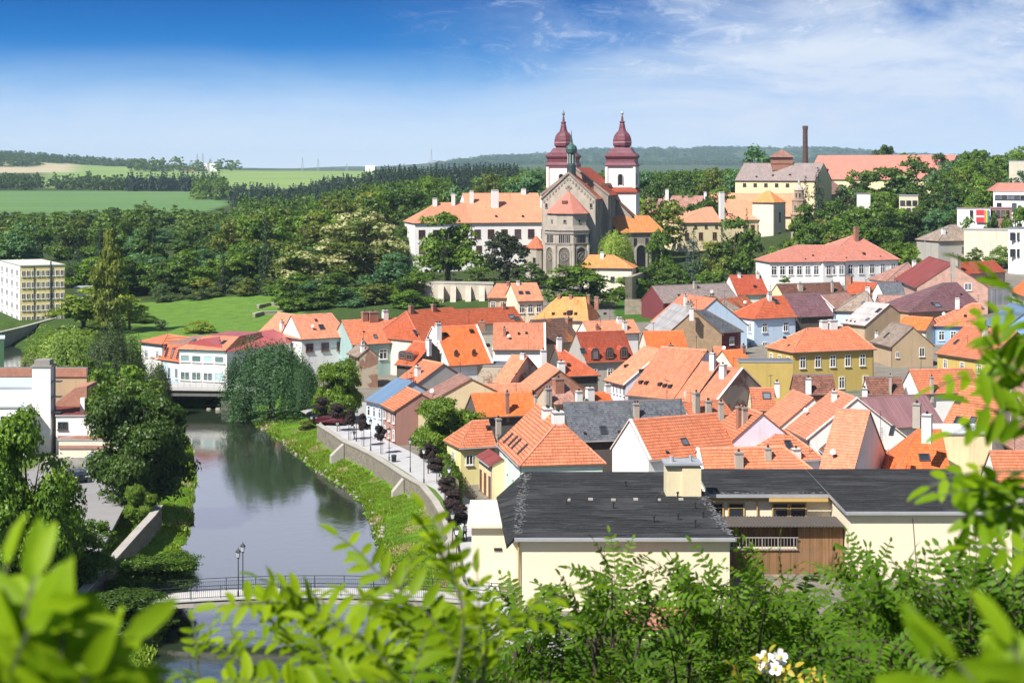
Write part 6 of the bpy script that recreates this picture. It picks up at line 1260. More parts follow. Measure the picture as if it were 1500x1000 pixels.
T_(655, 568, 100, 222, 'round', 'mid', 'broad walnut tree hanging over the promenade between the houses')
T_(228, 800, 135, 163, 'round', 'mid', 'low spreading tree at the left end of the footbridge')
T_(205, 700, 46, 190, 'round', 'mid', 'small round tree in the strip beside the quay wall')
T_(110, 748, 130, 158, 'loose', 'mid', 'leafy tree below the car park behind the blurred leaves')
T_(20, 760, 120, 148, 'loose', 'bright', 'bright bushy tree at the foot of the left maple')
T_(180, 860, 150, 150, 'dome', 'dark', 'dark bushy tree in the shade under the spreading riverside tree')
T_(291, 469, 46, 395, 'dome', 'yellow', 'round yellow green bush on the meadow behind the office')
T_(236, 466, 18, 400, 'loose', 'grey', 'small slim tree on the meadow')
T_(657, 309, 112, 470, 'round', 'mid', 'big airy tree in front of the white castle wing')
T_(652, 360, 34, 463, 'pine', 'pine', 'thin dark pine rising over the retaining wall', base=424)
T_(743, 336, 66, 468, 'tall', 'pine', 'dark brownish pine in front of the castle wing left of the apse')
T_(778, 384, 46, 462, 'dome', 'dark', 'dark yew bush below the apse', base=420)
T_(850, 386, 122, 425, 'dome', 'mid', 'wide dark green tree in front of the abbey apse')
T_(902, 332, 54, 468, 'willow', 'willow', 'pale weeping tree between apse and south wing', base=392)
T_(970, 284, 84, 548, 'loose', 'olive', 'yellowish airy tree left of the cream chateau wing')
T_(964, 332, 36, 474, 'tall', 'mid', 'mid green tree right of the abbey south wing')
T_(1016, 334, 48, 455, 'spruce', 'bluespruce', 'blue grey spruce below the cream chateau wing')
T_(1046, 352, 52, 456, 'loose', 'olive', 'brownish green tree between blue spruce and big dark tree')
T_(1076, 316, 84, 458, 'round', 'dark', 'big dark green tree in front of the chateau')
T_(1094, 304, 22, 466, 'spruce', 'spruce', 'slim spruce top behind the big dark chateau tree')
T_(975, 380, 60, 452, 'dome', 'dark', 'dark green bush beside the ruined wall', base=432)
T_(1155, 350, 40, 500, 'dome', 'dark', 'dark ivy covered bush at the foot of the chateau turret')
T_(608, 424, 70, 432, 'dome', 'bright', 'dense round tree behind the burnt orange roof')
T_(535, 306, 118, 512, 'dome', 'linden', 'tall linden with pale blossom highest of the group left of the castle')
T_(462, 350, 130, 486, 'dome', 'linden', 'wide linden with pale blossom lower down the slope')
T_(520, 342, 104, 482, 'round', 'olive', 'yellowish green tree between the two pale lindens')
T_(420, 356, 74, 500, 'tall', 'bright', 'light green tree left of the wide pale linden')
T_(468, 408, 86, 452, 'dome', 'blue', 'low dark blue green tree by the stone terraces')
T_(566, 368, 92, 452, 'round', 'blue', 'dark blue green tree left of the dense round tree')
T_(498, 398, 84, 446, 'round', 'dark', 'dark green tree below the yellowish tree left of the castle')
T_(425, 398, 70, 462, 'dome', 'mid', 'mid green tree at the left foot of the wide pale linden')
T_(600, 384, 66, 448, 'round', 'mid', 'mid green tree under the left gable of the castle wing')
T_(634, 398, 50, 452, 'dome', 'dark', 'dark bush at the left end of the castle retaining wall')
T_(700, 388, 60, 456, 'dome', 'dark', 'dark bush between airy tree and brownish pine')
T_(150, 470, 70, 395, 'dome', 'mid', 'mid green bush under the poplar')
T_(206, 458, 46, 420, 'dome', 'dark', 'dark bush at the left end of the meadow')
T_(592, 320, 50, 520, 'round', 'dark', 'dark tree against the left gable of the castle wing')
T_(390, 292, 30, 484, 'spruce', 'spruce', 'tall lone spruce at the left edge of the castle woods')
T_(222, 308, 28, 560, 'spruce', 'spruce', 'tall dark spruce standing above the valley woods')
T_(1262, 303, 120, 478, 'round', 'bright', 'big bright green tree behind the long white house')
T_(1230, 332, 60, 470, 'round', 'olive', 'olive green tree left of the big bright one')
T_(1310, 340, 60, 462, 'round', 'mid', 'mid green tree between long white house and the hill road')
T_(1330, 228, 96, 640, 'dome', 'dark', 'large dark tree in front of the long orange building')
T_(1262, 240, 56, 640, 'round', 'mid', 'mid green tree before the middle of the long orange building')
T_(1198, 244, 36, 600, 'spruce', 'spruce', 'dark spruce at the right gable of the brewery')
T_(1180, 258, 30, 590, 'spruce', 'spruce', 'shorter spruce left of the brewery spruce')
T_(1170, 266, 22, 580, 'spruce', 'spruce', 'small spruce below the brewery wall')
T_(1242, 262, 44, 600, 'loose', 'grey', 'half dead grey tree with bare branches under the long orange building')
T_(1385, 262, 44, 560, 'spruce', 'spruce', 'dark conifer above the hill road')
T_(1366, 270, 48, 560, 'round', 'dark', 'dark tree left of the hill road conifer')
T_(1100, 212, 74, 760, 'dome', 'blue', 'tall blue green tree top left of the brewery')
T_(1292, 205, 36, 900, 'round', 'dark', 'dark round tree on the skyline behind the long orange building')
T_(1448, 372, 44, 470, 'dome', 'mid', 'green bush cluster below the beige block', base=392)
T_(1356, 462, 24, 345, 'spruce', 'dark', 'dark conical yew beside the tan gabled house', base=512)
T_(1040, 428, 30, 388, 'loose', 'dark', 'small dark tree between salmon roof and patched roof', base=470)
T_(1149, 404, 18, 430, 'dome', 'bright', 'little round bush before the long white house', base=414)
T_(1488, 290, 40, 480, 'round', 'bright', 'bright green tree at the right edge below the hill school')
T_(1424, 362, 34, 462, 'dome', 'mid', 'leafy green bush at the left foot of the beige block')
T_(1466, 360, 36, 462, 'dome', 'bright', 'bright green bush at the right foot of the beige block')
T_(1418, 316, 30, 500, 'loose', 'bright', 'small light green tree before the white shop')
T_(1460, 310, 32, 500, 'dome', 'dark', 'dark bush right of the advertising board')
# ---- bushes on the bank
for px, py, w, s, lf, lab in ((452, 628, 26, 11, 'olive', 'low olive bush on the river bank near the willow'), (414, 612, 14, 6, 'mid', 'tiny green bush at the bank edge'),):
    p = P(px, py, 1.2); tree(p.x, p.y, zt1(p.x, p.y) - .3, w * p.y / F, s * p.y / F * 1.6, 'dome', lf, lab, name='bush', cat='bush')
for px, Y_, w_, h_, lf in ((640, 136, 4, 3.2, 'mid'), (905, 132, 5, 4, 'bright'), (1010, 138, 4, 3, 'dark'), (1130, 130, 6, 4.5, 'mid'), (1270, 139, 5, 4, 'olive'), (1390, 133, 6, 4.6, 'mid'), (1480, 141, 5, 4, 'dark')): x_ = (px - CX) * Y_ / F; tree(x_, Y_, zt1(x_, Y_) - .2, w_, h_, 'dome', lf, 'leafy garden bush on the grass below the cream factory wall', group='bushes below the cream factory wall', name='garden_bush', cat='bush')
def hedge():
    a, b = P(652, 706, 2.8), P(672, 742, 2.8); r = thing('ivy_wall', 'garden wall overgrown with dark green ivy beside the lemon yellow house', 'hedge', (a.x, a.y, 2.6)); d = (b - a); n = 2600; R_ = np.random.RandomState(4)
    d3 = np.array([d.x, d.y, 0]); L = np.linalg.norm(d3); u = d3 / L; nn = np.array([u[1], -u[0], 0])
    s, h, k = R_.uniform(-.05, 1.02, n), R_.uniform(0, 3.4, n), R_.choice([-1, 1], n); C = np.array(a)[None] + d3 * s[:, None] + nn * (k * (.45 + R_.normal(size=n) * .14))[:, None]; C[:, 2] = 2.7 + h; top = R_.uniform(size=n) < .25; C[top, 2] = 6.1 + R_.normal(size=top.sum()) * .12; C[top] -= nn * (k[top] * R_.uniform(0, .5, top.sum()))[:, None]
    V, Fq = quads_at(C, nn * k[:, None] + np.array([0, 0, .5]) + R_.normal(size=(n, 3)) * .4, .17, .7, R_); npmesh('leaves', V, Fq, LM['mid'], r, attrs={'tint': ('POINT', np.repeat(R_.uniform(.1, .9, n), 4))})
    mb = MB(); mb.obox(a - Vector((0, 0, .3)), d, Vector(nn) * .3, Vector((0, 0, 3.4))); mb.build('masonry', W('ruin'), r)
hedge()
# ---- woods whose trees one can still count -----------------------------------------------------------
def free(x, y, lst, d):
    return all((x - a) ** 2 + (y - b) ** 2 > d * d for a, b in lst)
def wood(n, pxr, Yr, hr, wr, mixk, label, group, dmin=6, toplim=None, seed=1, keep=None):
    rnd = random.Random(seed); done = []; k = 0; tries = 0
    while k < n and tries < n * 60:
        tries += 1; Y = rnd.uniform(*Yr); px = rnd.uniform(*pxr); x = (px - CX) * Y / F
        if keep and not keep(px, Y): continue
        if not free(x, Y, done, dmin): continue
        z = zt1(x, Y); h = rnd.uniform(*hr); shape, leaf = rnd.choice(mixk)
        if toplim:
            lim = EYE - (toplim(px) - HY) * Y / F - z + rnd.uniform(-1.5, .3)
            h = min(h, lim)
            if h < 4: continue
        w = rnd.uniform(*wr) * (.42 if shape == 'spruce' else 1)
        tree(x, Y, z - .3, w, h, shape, leaf, label.replace('{k}', {'spruce': 'spruce', 'pine': 'pine'}.get(shape, 'broadleaf tree')), group, near=False); done.append((x, Y)); k += 1
    return done
MIXD = [('round', 'dark'), ('tall', 'dark'), ('dome', 'dark'), ('round', 'blue'), ('round', 'mid'), ('spruce', 'spruce'), ('tall', 'olive')]
MIXM = [('round', 'mid'), ('dome', 'dark'), ('tall', 'mid'), ('round', 'dark'), ('loose', 'olive'), ('round', 'bright'), ('tall', 'blue')]
ip = lambda tab: (lambda px: float(np.interp(px, [a for a, b in tab], [b for a, b in tab])))
wood(34, (90, 440), (484, 545), (15, 23), (11, 16), MIXD, 'tall dark {k} along the far edge of the meadow', 'trees along the far edge of the meadow', 7, ip([(90, 378), (200, 368), (300, 362), (400, 345), (440, 345)]), 1)
wood(36, (-60, 420), (550, 720), (14, 22), (11, 17), MIXD, '{k} of the valley wood behind the yellow factory', 'trees of the valley wood', 9, ip([(-60, 318), (60, 322), (150, 318), (260, 330), (330, 322), (420, 300)]), 2)
wood(30, (330, 620), (530, 720), (15, 23), (14, 20), [('round', 'mid'), ('dome', 'olive'), ('round', 'bright'), ('round', 'olive'), ('dome', 'mid'), ('round', 'dark'), ('dome', 'bright')], '{k} of the wooded slope left of the castle', 'trees of the slope left of the castle', 8, ip([(330, 318), (400, 300), (480, 285), (560, 275), (620, 262)]), 4)
wood(26, (610, 830), (560, 760), (13, 20), (11, 17), MIXM, '{k} of the wood behind the castle wing', 'trees behind the castle wing', 8, ip([(610, 256), (680, 250), (740, 244), (800, 236), (830, 238)]), 5)
wood(24, (840, 1080), (570, 780), (13, 21), (11, 17), MIXM, '{k} of the wood right of the abbey towers', 'trees behind the chateau', 8, ip([(840, 240), (930, 246), (980, 240), (1030, 228), (1080, 226)]), 6, lambda p, y: p < 1055 or y < 620)
wood(28, (1180, 1500), (500, 640), (10, 17), (9, 14), MIXM + [('spruce', 'spruce')], '{k} on the right hillside below the long orange building', 'trees on the right hillside', 8, ip([(1180, 290), (1230, 285), (1300, 270), (1370, 262), (1420, 250), (1500, 262)]), 7, lambda p, y: not (1395 < p and y < 575) and not (1310 < p < 1350 and y < 572))
wood(16, (1375, 1500), (590, 700), (12, 20), (10, 15), MIXM + [('tall', 'grey')], '{k} in the grove above the white shop', 'trees in the grove above the shop', 7, ip([(1375, 222), (1430, 214), (1500, 208)]), 9)
wood(24, (425, 615), (440, 462), (7, 12), (7, 10), [('round', 'mid'), ('dome', 'dark'), ('tall', 'olive'), ('round', 'bright'), ('dome', 'blue')], '{k} filling the foot of the castle slope above the roofs', 'trees at the foot of the castle slope', 5, ip([(425, 422), (470, 425), (520, 412), (570, 405), (615, 400)]), 15)
wood(7, (1290, 1400), (540, 556), (9, 14), (8, 11), MIXM, '{k} before the cream flat roofed villa', 'trees before the cream villa', 5, ip([(1290, 285), (1330, 296), (1400, 282)]), 16)
wood(9, (1390, 1500), (480, 512), (4, 8), (6, 9), MIXM, 'garden {k} among the white blocks on the right hillside', 'garden trees among the hillside blocks', 5, ip([(1390, 322), (1440, 330), (1500, 312)]), 17)
wood(8, (925, 1060), (440, 456), (6, 10), (7, 10), [('dome', 'dark'), ('round', 'mid')], 'leafy {k} in the shrubbery below the chateau', 'shrubbery trees below the chateau', 4, ip([(925, 390), (1060, 372)]), 10)
wood(12, (1130, 1330), (452, 476), (7, 11), (7, 11), [('dome', 'mid'), ('round', 'bright'), ('round', 'dark')], 'garden {k} behind the long white house', 'garden trees behind the long white house', 5, ip([(1130, 350), (1200, 335), (1330, 330)]), 12)
wood(10, (230, 420), (474, 486), (3, 6), (5, 8), [('dome', 'olive'), ('dome', 'grey')], 'low shrubby {k} on the border between meadow and wood', 'shrubs on the meadow border', 5, None, 13)
wood(10, (-30, 200), (255, 330), (7, 11), (7, 10), [('round', 'mid'), ('loose', 'bright'), ('round', 'dark')], 'riverside {k} behind the white workshops', 'riverside trees behind the workshops', 6, ip([(-30, 520), (60, 530), (140, 505), (200, 510)]), 14, lambda p, y: p > 78 and river_dist(np.array([(p - CX) * y / F]), np.array([y]))[0] > 1)

# ---- far woods that read as one mass -----------------------------------------------------------------
def far_wood(name, label, N, sampler, hr, wr, leaf, conifer, seed, fine=False, lim=None):
    R_ = np.random.RandomState(seed); Vs, Fs, Ts = [], [], []; base = []
    for v in range(4):
        if v < 4 * conifer: V, Fq, T = crown_points('spruce', 9, 3, R_, .075)
        else: V, Fq, T = crown_points('round', *((130, 26) if fine else (26, 8)), R_, .032 if fine else .07)
        base.append((V, Fq, T))
    off = 0
    pts = sampler(R_, N)
    for (x, y) in pts:
        V, Fq, T = base[R_.randint(4)]; z = zt1(x, y); h = R_.uniform(*hr); w = R_.uniform(*wr); h = h if not lim else max(3, min(h, EYE - (lim(CX + F * x / y) - HY) * y / F - z + R_.uniform(-1.5, .5))); an = R_.uniform(0, 6.28); c, s = math.cos(an), math.sin(an)
        W_ = np.stack([(V[:, 0] * c - V[:, 1] * s) * w + x, (V[:, 0] * s + V[:, 1] * c) * w + y, V[:, 2] * h + z - .1 * h], 1)
        Vs.append(W_); Fs.append(Fq + off); Ts.append(np.clip(T + R_.normal() * .12, 0, 1)); off += len(V)
    o = npmesh(name, np.concatenate(Vs), np.concatenate(Fs), LM[leaf], attrs={'tint': ('POINT', np.concatenate(Ts))}); o['kind'] = 'stuff'; return o
def band(pxr, Yr, mask=None):
    def f(R_, N):
        out = []
        while len(out) < N:
            Y = math.exp(R_.uniform(math.log(Yr[0]), math.log(Yr[1]))); px = R_.uniform(*pxr)
            if mask and not mask(px, Y): continue
            out.append(((px - CX) * Y / F, Y))
        return out
    return f
far_wood('far_conifer_wood', '', 520, band((558, 760), (1150, 1560)), (12, 18), (5, 8), 'spruce', 1, 21)
far_wood('far_conifer_belt', '', 300, band((338, 562), (1300, 1900), lambda p, y: y < 1500 + 380 * abs(math.sin(p * .03))), (11, 17), (6, 9), 'spruce', .75, 22)
far_wood('valley_wood', '', 60, band((-140, 430), (730, 1040)), (12, 18), (12, 18), 'dark', .25, 31, True, ip([(-140, 300), (0, 304), (60, 306), (130, 303), (180, 292), (230, 290), (300, 305), (430, 290)]))
far_wood('skyline_wood', '', 46, band((1200, 1560), (760, 1000)), (10, 18), (10, 16), 'mid', 0, 32, True, ip([(1200, 226), (1300, 214), (1380, 216), (1420, 210), (1480, 204), (1560, 200)]))
far_wood('far_mixed_wood', '', 420, band((350, 660), (760, 1240)), (10, 16), (9, 14), 'dark', .25, 23)
far_wood('far_hedgerow', '', 170, band((185, 325), (2000, 2120)), (18, 26), (9, 14), 'spruce', .5, 24)
far_wood('far_hedge', '', 220, band((-250, 225), (2060, 2600), lambda p, y: p < 170 or R0.random() < .5) if False else band((-250, 215), (2060, 2450)), (12, 26), (14, 26), 'dark', .25, 25)
far_wood('far_field_copse', '', 60, band((285, 330), (1560, 1850)), (16, 24), (12, 18), 'dark', .25, 26)
far_wood('far_crest_wood', '', 1500, band((-300, 215), (3900, 6200), lambda p, y: y > 4300 or p < 60), (14, 24), (22, 40), 'dark', .5, 27)
far_wood('far_crest_trees', '', 40, band((195, 350), (3380, 3520)), (16, 34), (16, 34), 'dark', .25, 28)
far_wood('far_hill_wood', '', 900, band((700, 1500), (900, 2600), lambda p, y: p < 1080 or y > 1000), (10, 15), (10, 17), 'mid', .25, 29)
far_wood('mountain_wood', '', 1400, band((640, 1560), (6500, 10500)), (14, 24), (60, 110), 'dark', .5, 30)
# ---- grass and weeds on the banks
def bank_grass():
    R_ = np.random.RandomState(9); n = 130000; Y = 1 / R_.uniform(1 / 285., 1 / 128., n); side = R_.uniform(size=n) < .72
    xr = np.interp(Y, RY, RX); wx = np.interp(Y, WY, WX); xl = np.interp(Y, LY, LX); f = R_.uniform(-.03, 1, n)
    X = np.where(side, xr + (np.maximum(wx - xr, 2) - .4) * f, xl - 8 * f); keep = (river_dist(X, Y) > -.1) & (X > -70); X, Y = X[keep], Y[keep]; n = len(X)
    clump = np.sin(X * .9 + Y * .21) * np.sin(Y * .5 - X * .3) + np.sin(X * .33 + 2) * np.sin(Y * .17); Z = zt(X, Y); d = river_dist(X, Y)
    h = R_.uniform(.06, .16, n) * (1 + .6 * np.clip(clump, -.6, 1)) * np.where(d < 1.0, 2.0, 1.0); an = R_.uniform(0, 6.28, n); w = .03 + h * .22
    dx, dy = np.cos(an) * w, np.sin(an) * w; lx, ly = R_.normal(size=n) * h * .4, R_.normal(size=n) * h * .4
    V = np.stack([np.stack([X - dx, Y - dy, Z - .05], 1), np.stack([X + dx, Y + dy, Z - .05], 1), np.stack([X + lx + dx * .5, Y + ly + dy * .5, Z + h], 1), np.stack([X + lx - dx * .3, Y + ly - dy * .3, Z + h * .9], 1)], 1).reshape(-1, 3)
    T = np.clip(+.55 + .07 * clump + R_.normal(size=n) * .09, 0, .94); dry = (np.sin(X * .55 + Y * .33 + 1) * np.sin(Y * .41 - X * .5) * np.sin(X * .2 + Y * .09) > .42) & (R_.uniform(size=n) < .8); T[dry] = 1; h[dry] *= .6
    o = npmesh('bank_grass', V, np.arange(4 * n).reshape(n, 4), leafmat('bank_grass_blades', (.085, .175, .008), (.26, .37, .030), .35, 0, (.42, .36, .17), (.955, .985)), attrs={'tint': ('POINT', np.repeat(T, 4))}); o['kind'] = 'stuff'
    # stones at the waterline
    V, Fq = [], []; k = 0
    for i in range(170):
        if R_.uniform() < .8: y = R_.uniform(140, 275); x = float(np.interp(y, RY, RX)) + R_.uniform(-.3, .9)
        else: y = R_.uniform(292, 302); x = R_.uniform(-62, -46)
        s = R_.uniform(.10, .34) * (1.8 if y > 290 else 1); z = max(.02, zt1(x, y)); q = np.array([[sx, sy, sz] for sz in (-.6, .6) for sx, sy in ((-1, -1), (1, -1), (1, 1), (-1, 1))]) * s * R_.uniform(.6, 1.2, (8, 3)); q[4:, :2] *= .7
        V.append(q + np.array([x, y, z])); Fq += [[k + a for a in f] for f in ((3, 2, 1, 0), (4, 5, 6, 7), (0, 1, 5, 4), (1, 2, 6, 5), (2, 3, 7, 6), (3, 0, 4, 7))]; k += 8
    o = npmesh('bank_stones', np.concatenate(V), np.array(Fq), plain('bank_stone', (.27, .245, .20), .9, .3)); o['kind'] = 'stuff'
bank_grass()
# ================================================================ bridges, promenade furniture, people, vehicles
IRON = plain('dark_iron', (.025, .03, .035), .5, .2, 2); LAMPG = glass('lamp_glass', (.55, .57, .58), .2); DECK = plain('bridge_deck', (.50, .48, .46), .85, .2, 1, .2); BEAM = plain('bridge_concrete', (.42, .37, .34), .9, .25, .8, .2, streak=.5)
def footbridge():
    r = thing('footbridge', 'arched concrete footbridge with thin iron railings across the river', 'bridge', (-20, 154, 2)); Y0, Y1 = 153.6, 156.6; xs = np.linspace(-33, .5, 40)
    zc = lambda x: 1.95 + .85 * (1 - ((x + 17) / 17.5) ** 2)
    mb, dk, rl = MB(), MB(), MB()
    for a, b in zip(xs, xs[1:]):
        mb.hexa([Vector((a, Y0, zc(a) - .55)), Vector((b, Y0, zc(b) - .55)), Vector((b, Y1, zc(b) - .55)), Vector((a, Y1, zc(a) - .55))], [Vector((a, Y0, zc(a) - .02)), Vector((b, Y0, zc(b) - .02)), Vector((b, Y1, zc(b) - .02)), Vector((a, Y1, zc(a) - .02))])
        dk.hexa([Vector((a, Y0 - .12, zc(a) - .016)), Vector((b, Y0 - .12, zc(b) - .016)), Vector((b, Y1 + .12, zc(b) - .016)), Vector((a, Y1 + .12, zc(a) - .016))], [Vector((a, Y0 - .12, zc(a) + .12)), Vector((b, Y0 - .12, zc(b) + .12)), Vector((b, Y1 + .12, zc(b) + .12)), Vector((a, Y1 + .12, zc(a) + .12))])
    mb.build('beam', BEAM, r); dk.build('deck', DECK, r)
    for y in (Y0 + .05, Y1 - .05):
        rl = MB(); z = Vector((0, 0, 1))
        for a, b in zip(xs, xs[1:]):
            for h, rr in ((1.22, .035), (.95, .02), (.25, .02)): rl.tube((a, y, zc(a) + h), (b, y, zc(b) + h), rr, n=4, caps=False)
        for x in np.arange(-33, .5, .17): rl.tube((x, y, zc(x) + .25), (x, y, zc(x) + .95), .016, n=3, caps=False)
        for x in np.arange(-33, .6, 2.6): rl.tube((x, y, zc(x) + .05), (x, y, zc(x) + 1.24), .04, n=5)
        rl.build('railing', IRON, r)
    ab = MB(); ab.box(-35, -32.6, 153.2, 157, .2, 2.0); ab.box(.1, 2.5, 153.2, 157, .5, 2.6); ab.build('abutment', BEAM, r)
footbridge()
def lamp_proto():
    r = thing('street_lamp', 'street lamp', 'street lamp', (0, 0, 0)); mb = MB(); mb.tube((0, 0, 0), (0, 0, .5), .085, .075, 8); mb.tube((0, 0, .5), (0, 0, 3.35), .05, .04, 8); mb.lathe((0, 0, 0), [(.05, 3.3), (.12, 3.38), (.10, 3.45)], 8); mb.build('post', IRON, r)
    lb = MB(); lb.lathe((0, 0, 0), [(.12, 3.45), (.21, 3.9)], 6); ln = lb.build('lantern', LAMPG, r)
    cb = MB(); cb.lathe((0, 0, 0), [(.26, 3.9), (.24, 3.95), (.09, 4.12), (.03, 4.2), (.02, 4.3)], 6); cb.build('cap', IRON, r)
    for k in range(6):
        pass
    return r
def dup(root, loc, rz=0, sc=None, label=None, group=None):
    r = root.copy(); COL.objects.link(r); r.location = loc; r.rotation_euler = (0, 0, rz)
    if sc: r.scale = (sc, sc, sc)
    if label: r['label'] = label
    if group: r['group'] = group
    for ch in list(root.children):
        c = ch.copy(); COL.objects.link(c); c.parent = r
        for g in list(ch.children): d = g.copy(); COL.objects.link(d); d.parent = c
    return r
LP = lamp_proto(); first = [True]
def place(pr, loc, rz=0, sc=None, label=None, group=None, st=first):
    if st[0]:
        st[0] = False; pr.location = loc; pr.rotation_euler = (0, 0, rz); pr['label'] = label; pr['group'] = group
        if sc: pr.scale = (sc,) * 3
        return pr
    return dup(pr, loc, rz, sc, label, group)
G1 = 'lamps along the promenade'
for (px, py, lab) in ((522, 646, 'dark street lamp beside the walker at the far promenade'), (543, 660, 'dark street lamp before the white house with blue metal roof'), (570, 674, 'dark street lamp beside the litter bin on the promenade'), (601, 691, 'dark street lamp before the straw yellow house'), (621, 707, 'dark street lamp opposite the walnut tree'), (658, 738, 'dark street lamp among the purple trees by the ivy wall'), (663, 812, 'taller looking lamp near the cream factory building by the river wall'), (669, 838, 'nearest promenade lamp close above the footbridge end')):
    p = P(px, py, 3.05); place(LP, (p.x, p.y, 3.05), label=lab, group=G1)
for (px, lab) in ((353, 'left lamp of the pair on the footbridge, rear one taller in view'), (357, 'right lamp of the pair on the footbridge')): pass
place(LP, (-23.75, 154.0, 2.75), label='front lamp of the pair standing on the footbridge', group='lamps on the footbridge'); place(LP, (-23.7, 156.3, 2.75), label='rear lamp of the pair standing on the footbridge', group='lamps on the footbridge')
# purple leaved standard trees along the promenade
PTREES = [(473, 578, 622, 26), (494, 587, 632, 26), (511, 599, 645, 19), (533, 605, 654, 18), (558, 619, 665, 19), (627, 649, 694, 28), (640, 666, 708, 28), (652, 694, 742, 27), (664, 712, 768, 28), (669, 733, 796, 38)]
PW = ['first purple leaved tree by the parked cars', 'second purple leaved tree by the parked cars', 'small purple tree left of the walker on the promenade', 'small purple tree before the blue roofed house', 'small purple tree before the brown pink house', 'purple tree left of the pair by the walnut tree', 'purple tree right of the pair by the walnut tree', 'purple tree beside the ivy wall', 'purple tree right of the lamp below the ivy wall', 'largest and nearest purple tree by the cream factory building']
for (px, pt, pb, w), lab in zip(PTREES, PW):
    p = P(px, pb, 3.0); H_ = (pb - pt) * p.y / F; W_ = w * p.y / F; r = bpy.data.objects.new('purple_leaf_tree', None); COL.objects.link(r); r.location = p; tag(r, lab, 'tree', 'purple leaved trees along the promenade'); r.rotation_euler = (0, 0, TR.uniform(0, 6))
    cm, _ = proto('round', 'purple', True, TR.randrange(2)); o = bpy.data.objects.new('crown', cm); COL.objects.link(o); o.parent = r; cr = H_ * .62; o.scale = (W_ * 1.05, W_ * 1.05, cr); o.location = (0, 0, H_ - cr)
    WL[r.name] = Vector(p); tb = MB(); tb.tube(p - Vector((0, 0, .1)), p + Vector((0, 0, H_ * .7)), .06, .03, 6); tb.tube(p + Vector((.3, 0, -.1)), p + Vector((.3, 0, 1.9)), .025, n=5); o2 = tb.build('trunk', BARK, r)
    for v in o2.data.vertices: pass
    rz = r.rotation_euler.z
# planting strip beside the wall
ribbon('planting_strip', [(p.x + .55, p.y, 3) for p in WALLP[3:11]], [(p.x + 1.5, p.y, 3) for p in WALLP[3:11]], 3.06, plain('planting_grass', (.09, .17, .025), .95, .4, 3, .4), th=.05, n=40)
def bin_():
    p = P(577, 676, 3.05); r = thing('litter_bin', 'small dark litter bin on the promenade by the river wall', 'litter bin', tuple(p)); mb = MB(); mb.lathe(p, [(.28, 0), (.32, .75)], 10); mb.build('body', IRON, r); mb = MB(); mb.lathe(p, [(.35, .75), (.33, .85), (.1, .92)], 10); mb.build('lid', FRAMED, r)
bin_()
# ---- far road bridge
def road_bridge():
    r = thing('road_bridge', 'low concrete road bridge with plain railing in front of the white office', 'bridge', (-52, 294, 2)); z = 3.6
    a, b = Vector((-68, 293.5, 0)), Vector((-41, 291, 0)); u = (b - a).normalized(); n = Vector((-u.y, u.x, 0)); L = (b - a).length
    mb = MB(); mb.obox(a + Vector((0, 0, 2.35)), u * L, n * 7, Vector((0, 0, .95))); mb.build('girder', plain('bridge_dark', (.16, .15, .14), .9, .2, .8, .2, streak=.5), r)
    mb = MB(); mb.obox(a - n * .35 - u * .2 + Vector((0, 0, 3.3)), u * (L + .4), n * 7.7, Vector((0, 0, .3))); mb.build('deck', DECK, r)
    c = P(329, 603, 0); mb = MB(); mb.obox(Vector((c.x - .8, 292.2, -1)), u * 1.8, n * 6, Vector((0, 0, 3.35))); mb.build('pier', plain('bridge_dark', (.16, .15, .14)), r)
    for y in (0, 7):
        rl = MB(); o = a + n * y
        for h in (4.6, 4.2, 3.85): rl.tube(o + Vector((0, 0, h)), o + u * L + Vector((0, 0, h)), .035, n=4)
        for k in range(28): q = o + u * (L * k / 27); rl.tube(q + Vector((0, 0, 3.6)), q + Vector((0, 0, 4.62)), .03, n=4)
        rl.build('railing', GUTW, r)
    mb = MB(); c = Vector((-58, 300, 0)); mb.obox(Vector((-66, 300.5, -.5)), u * 20, n * 1.2, Vector((0, 0, 3.2))); mb.build('abutment', RUB, r)
road_bridge()
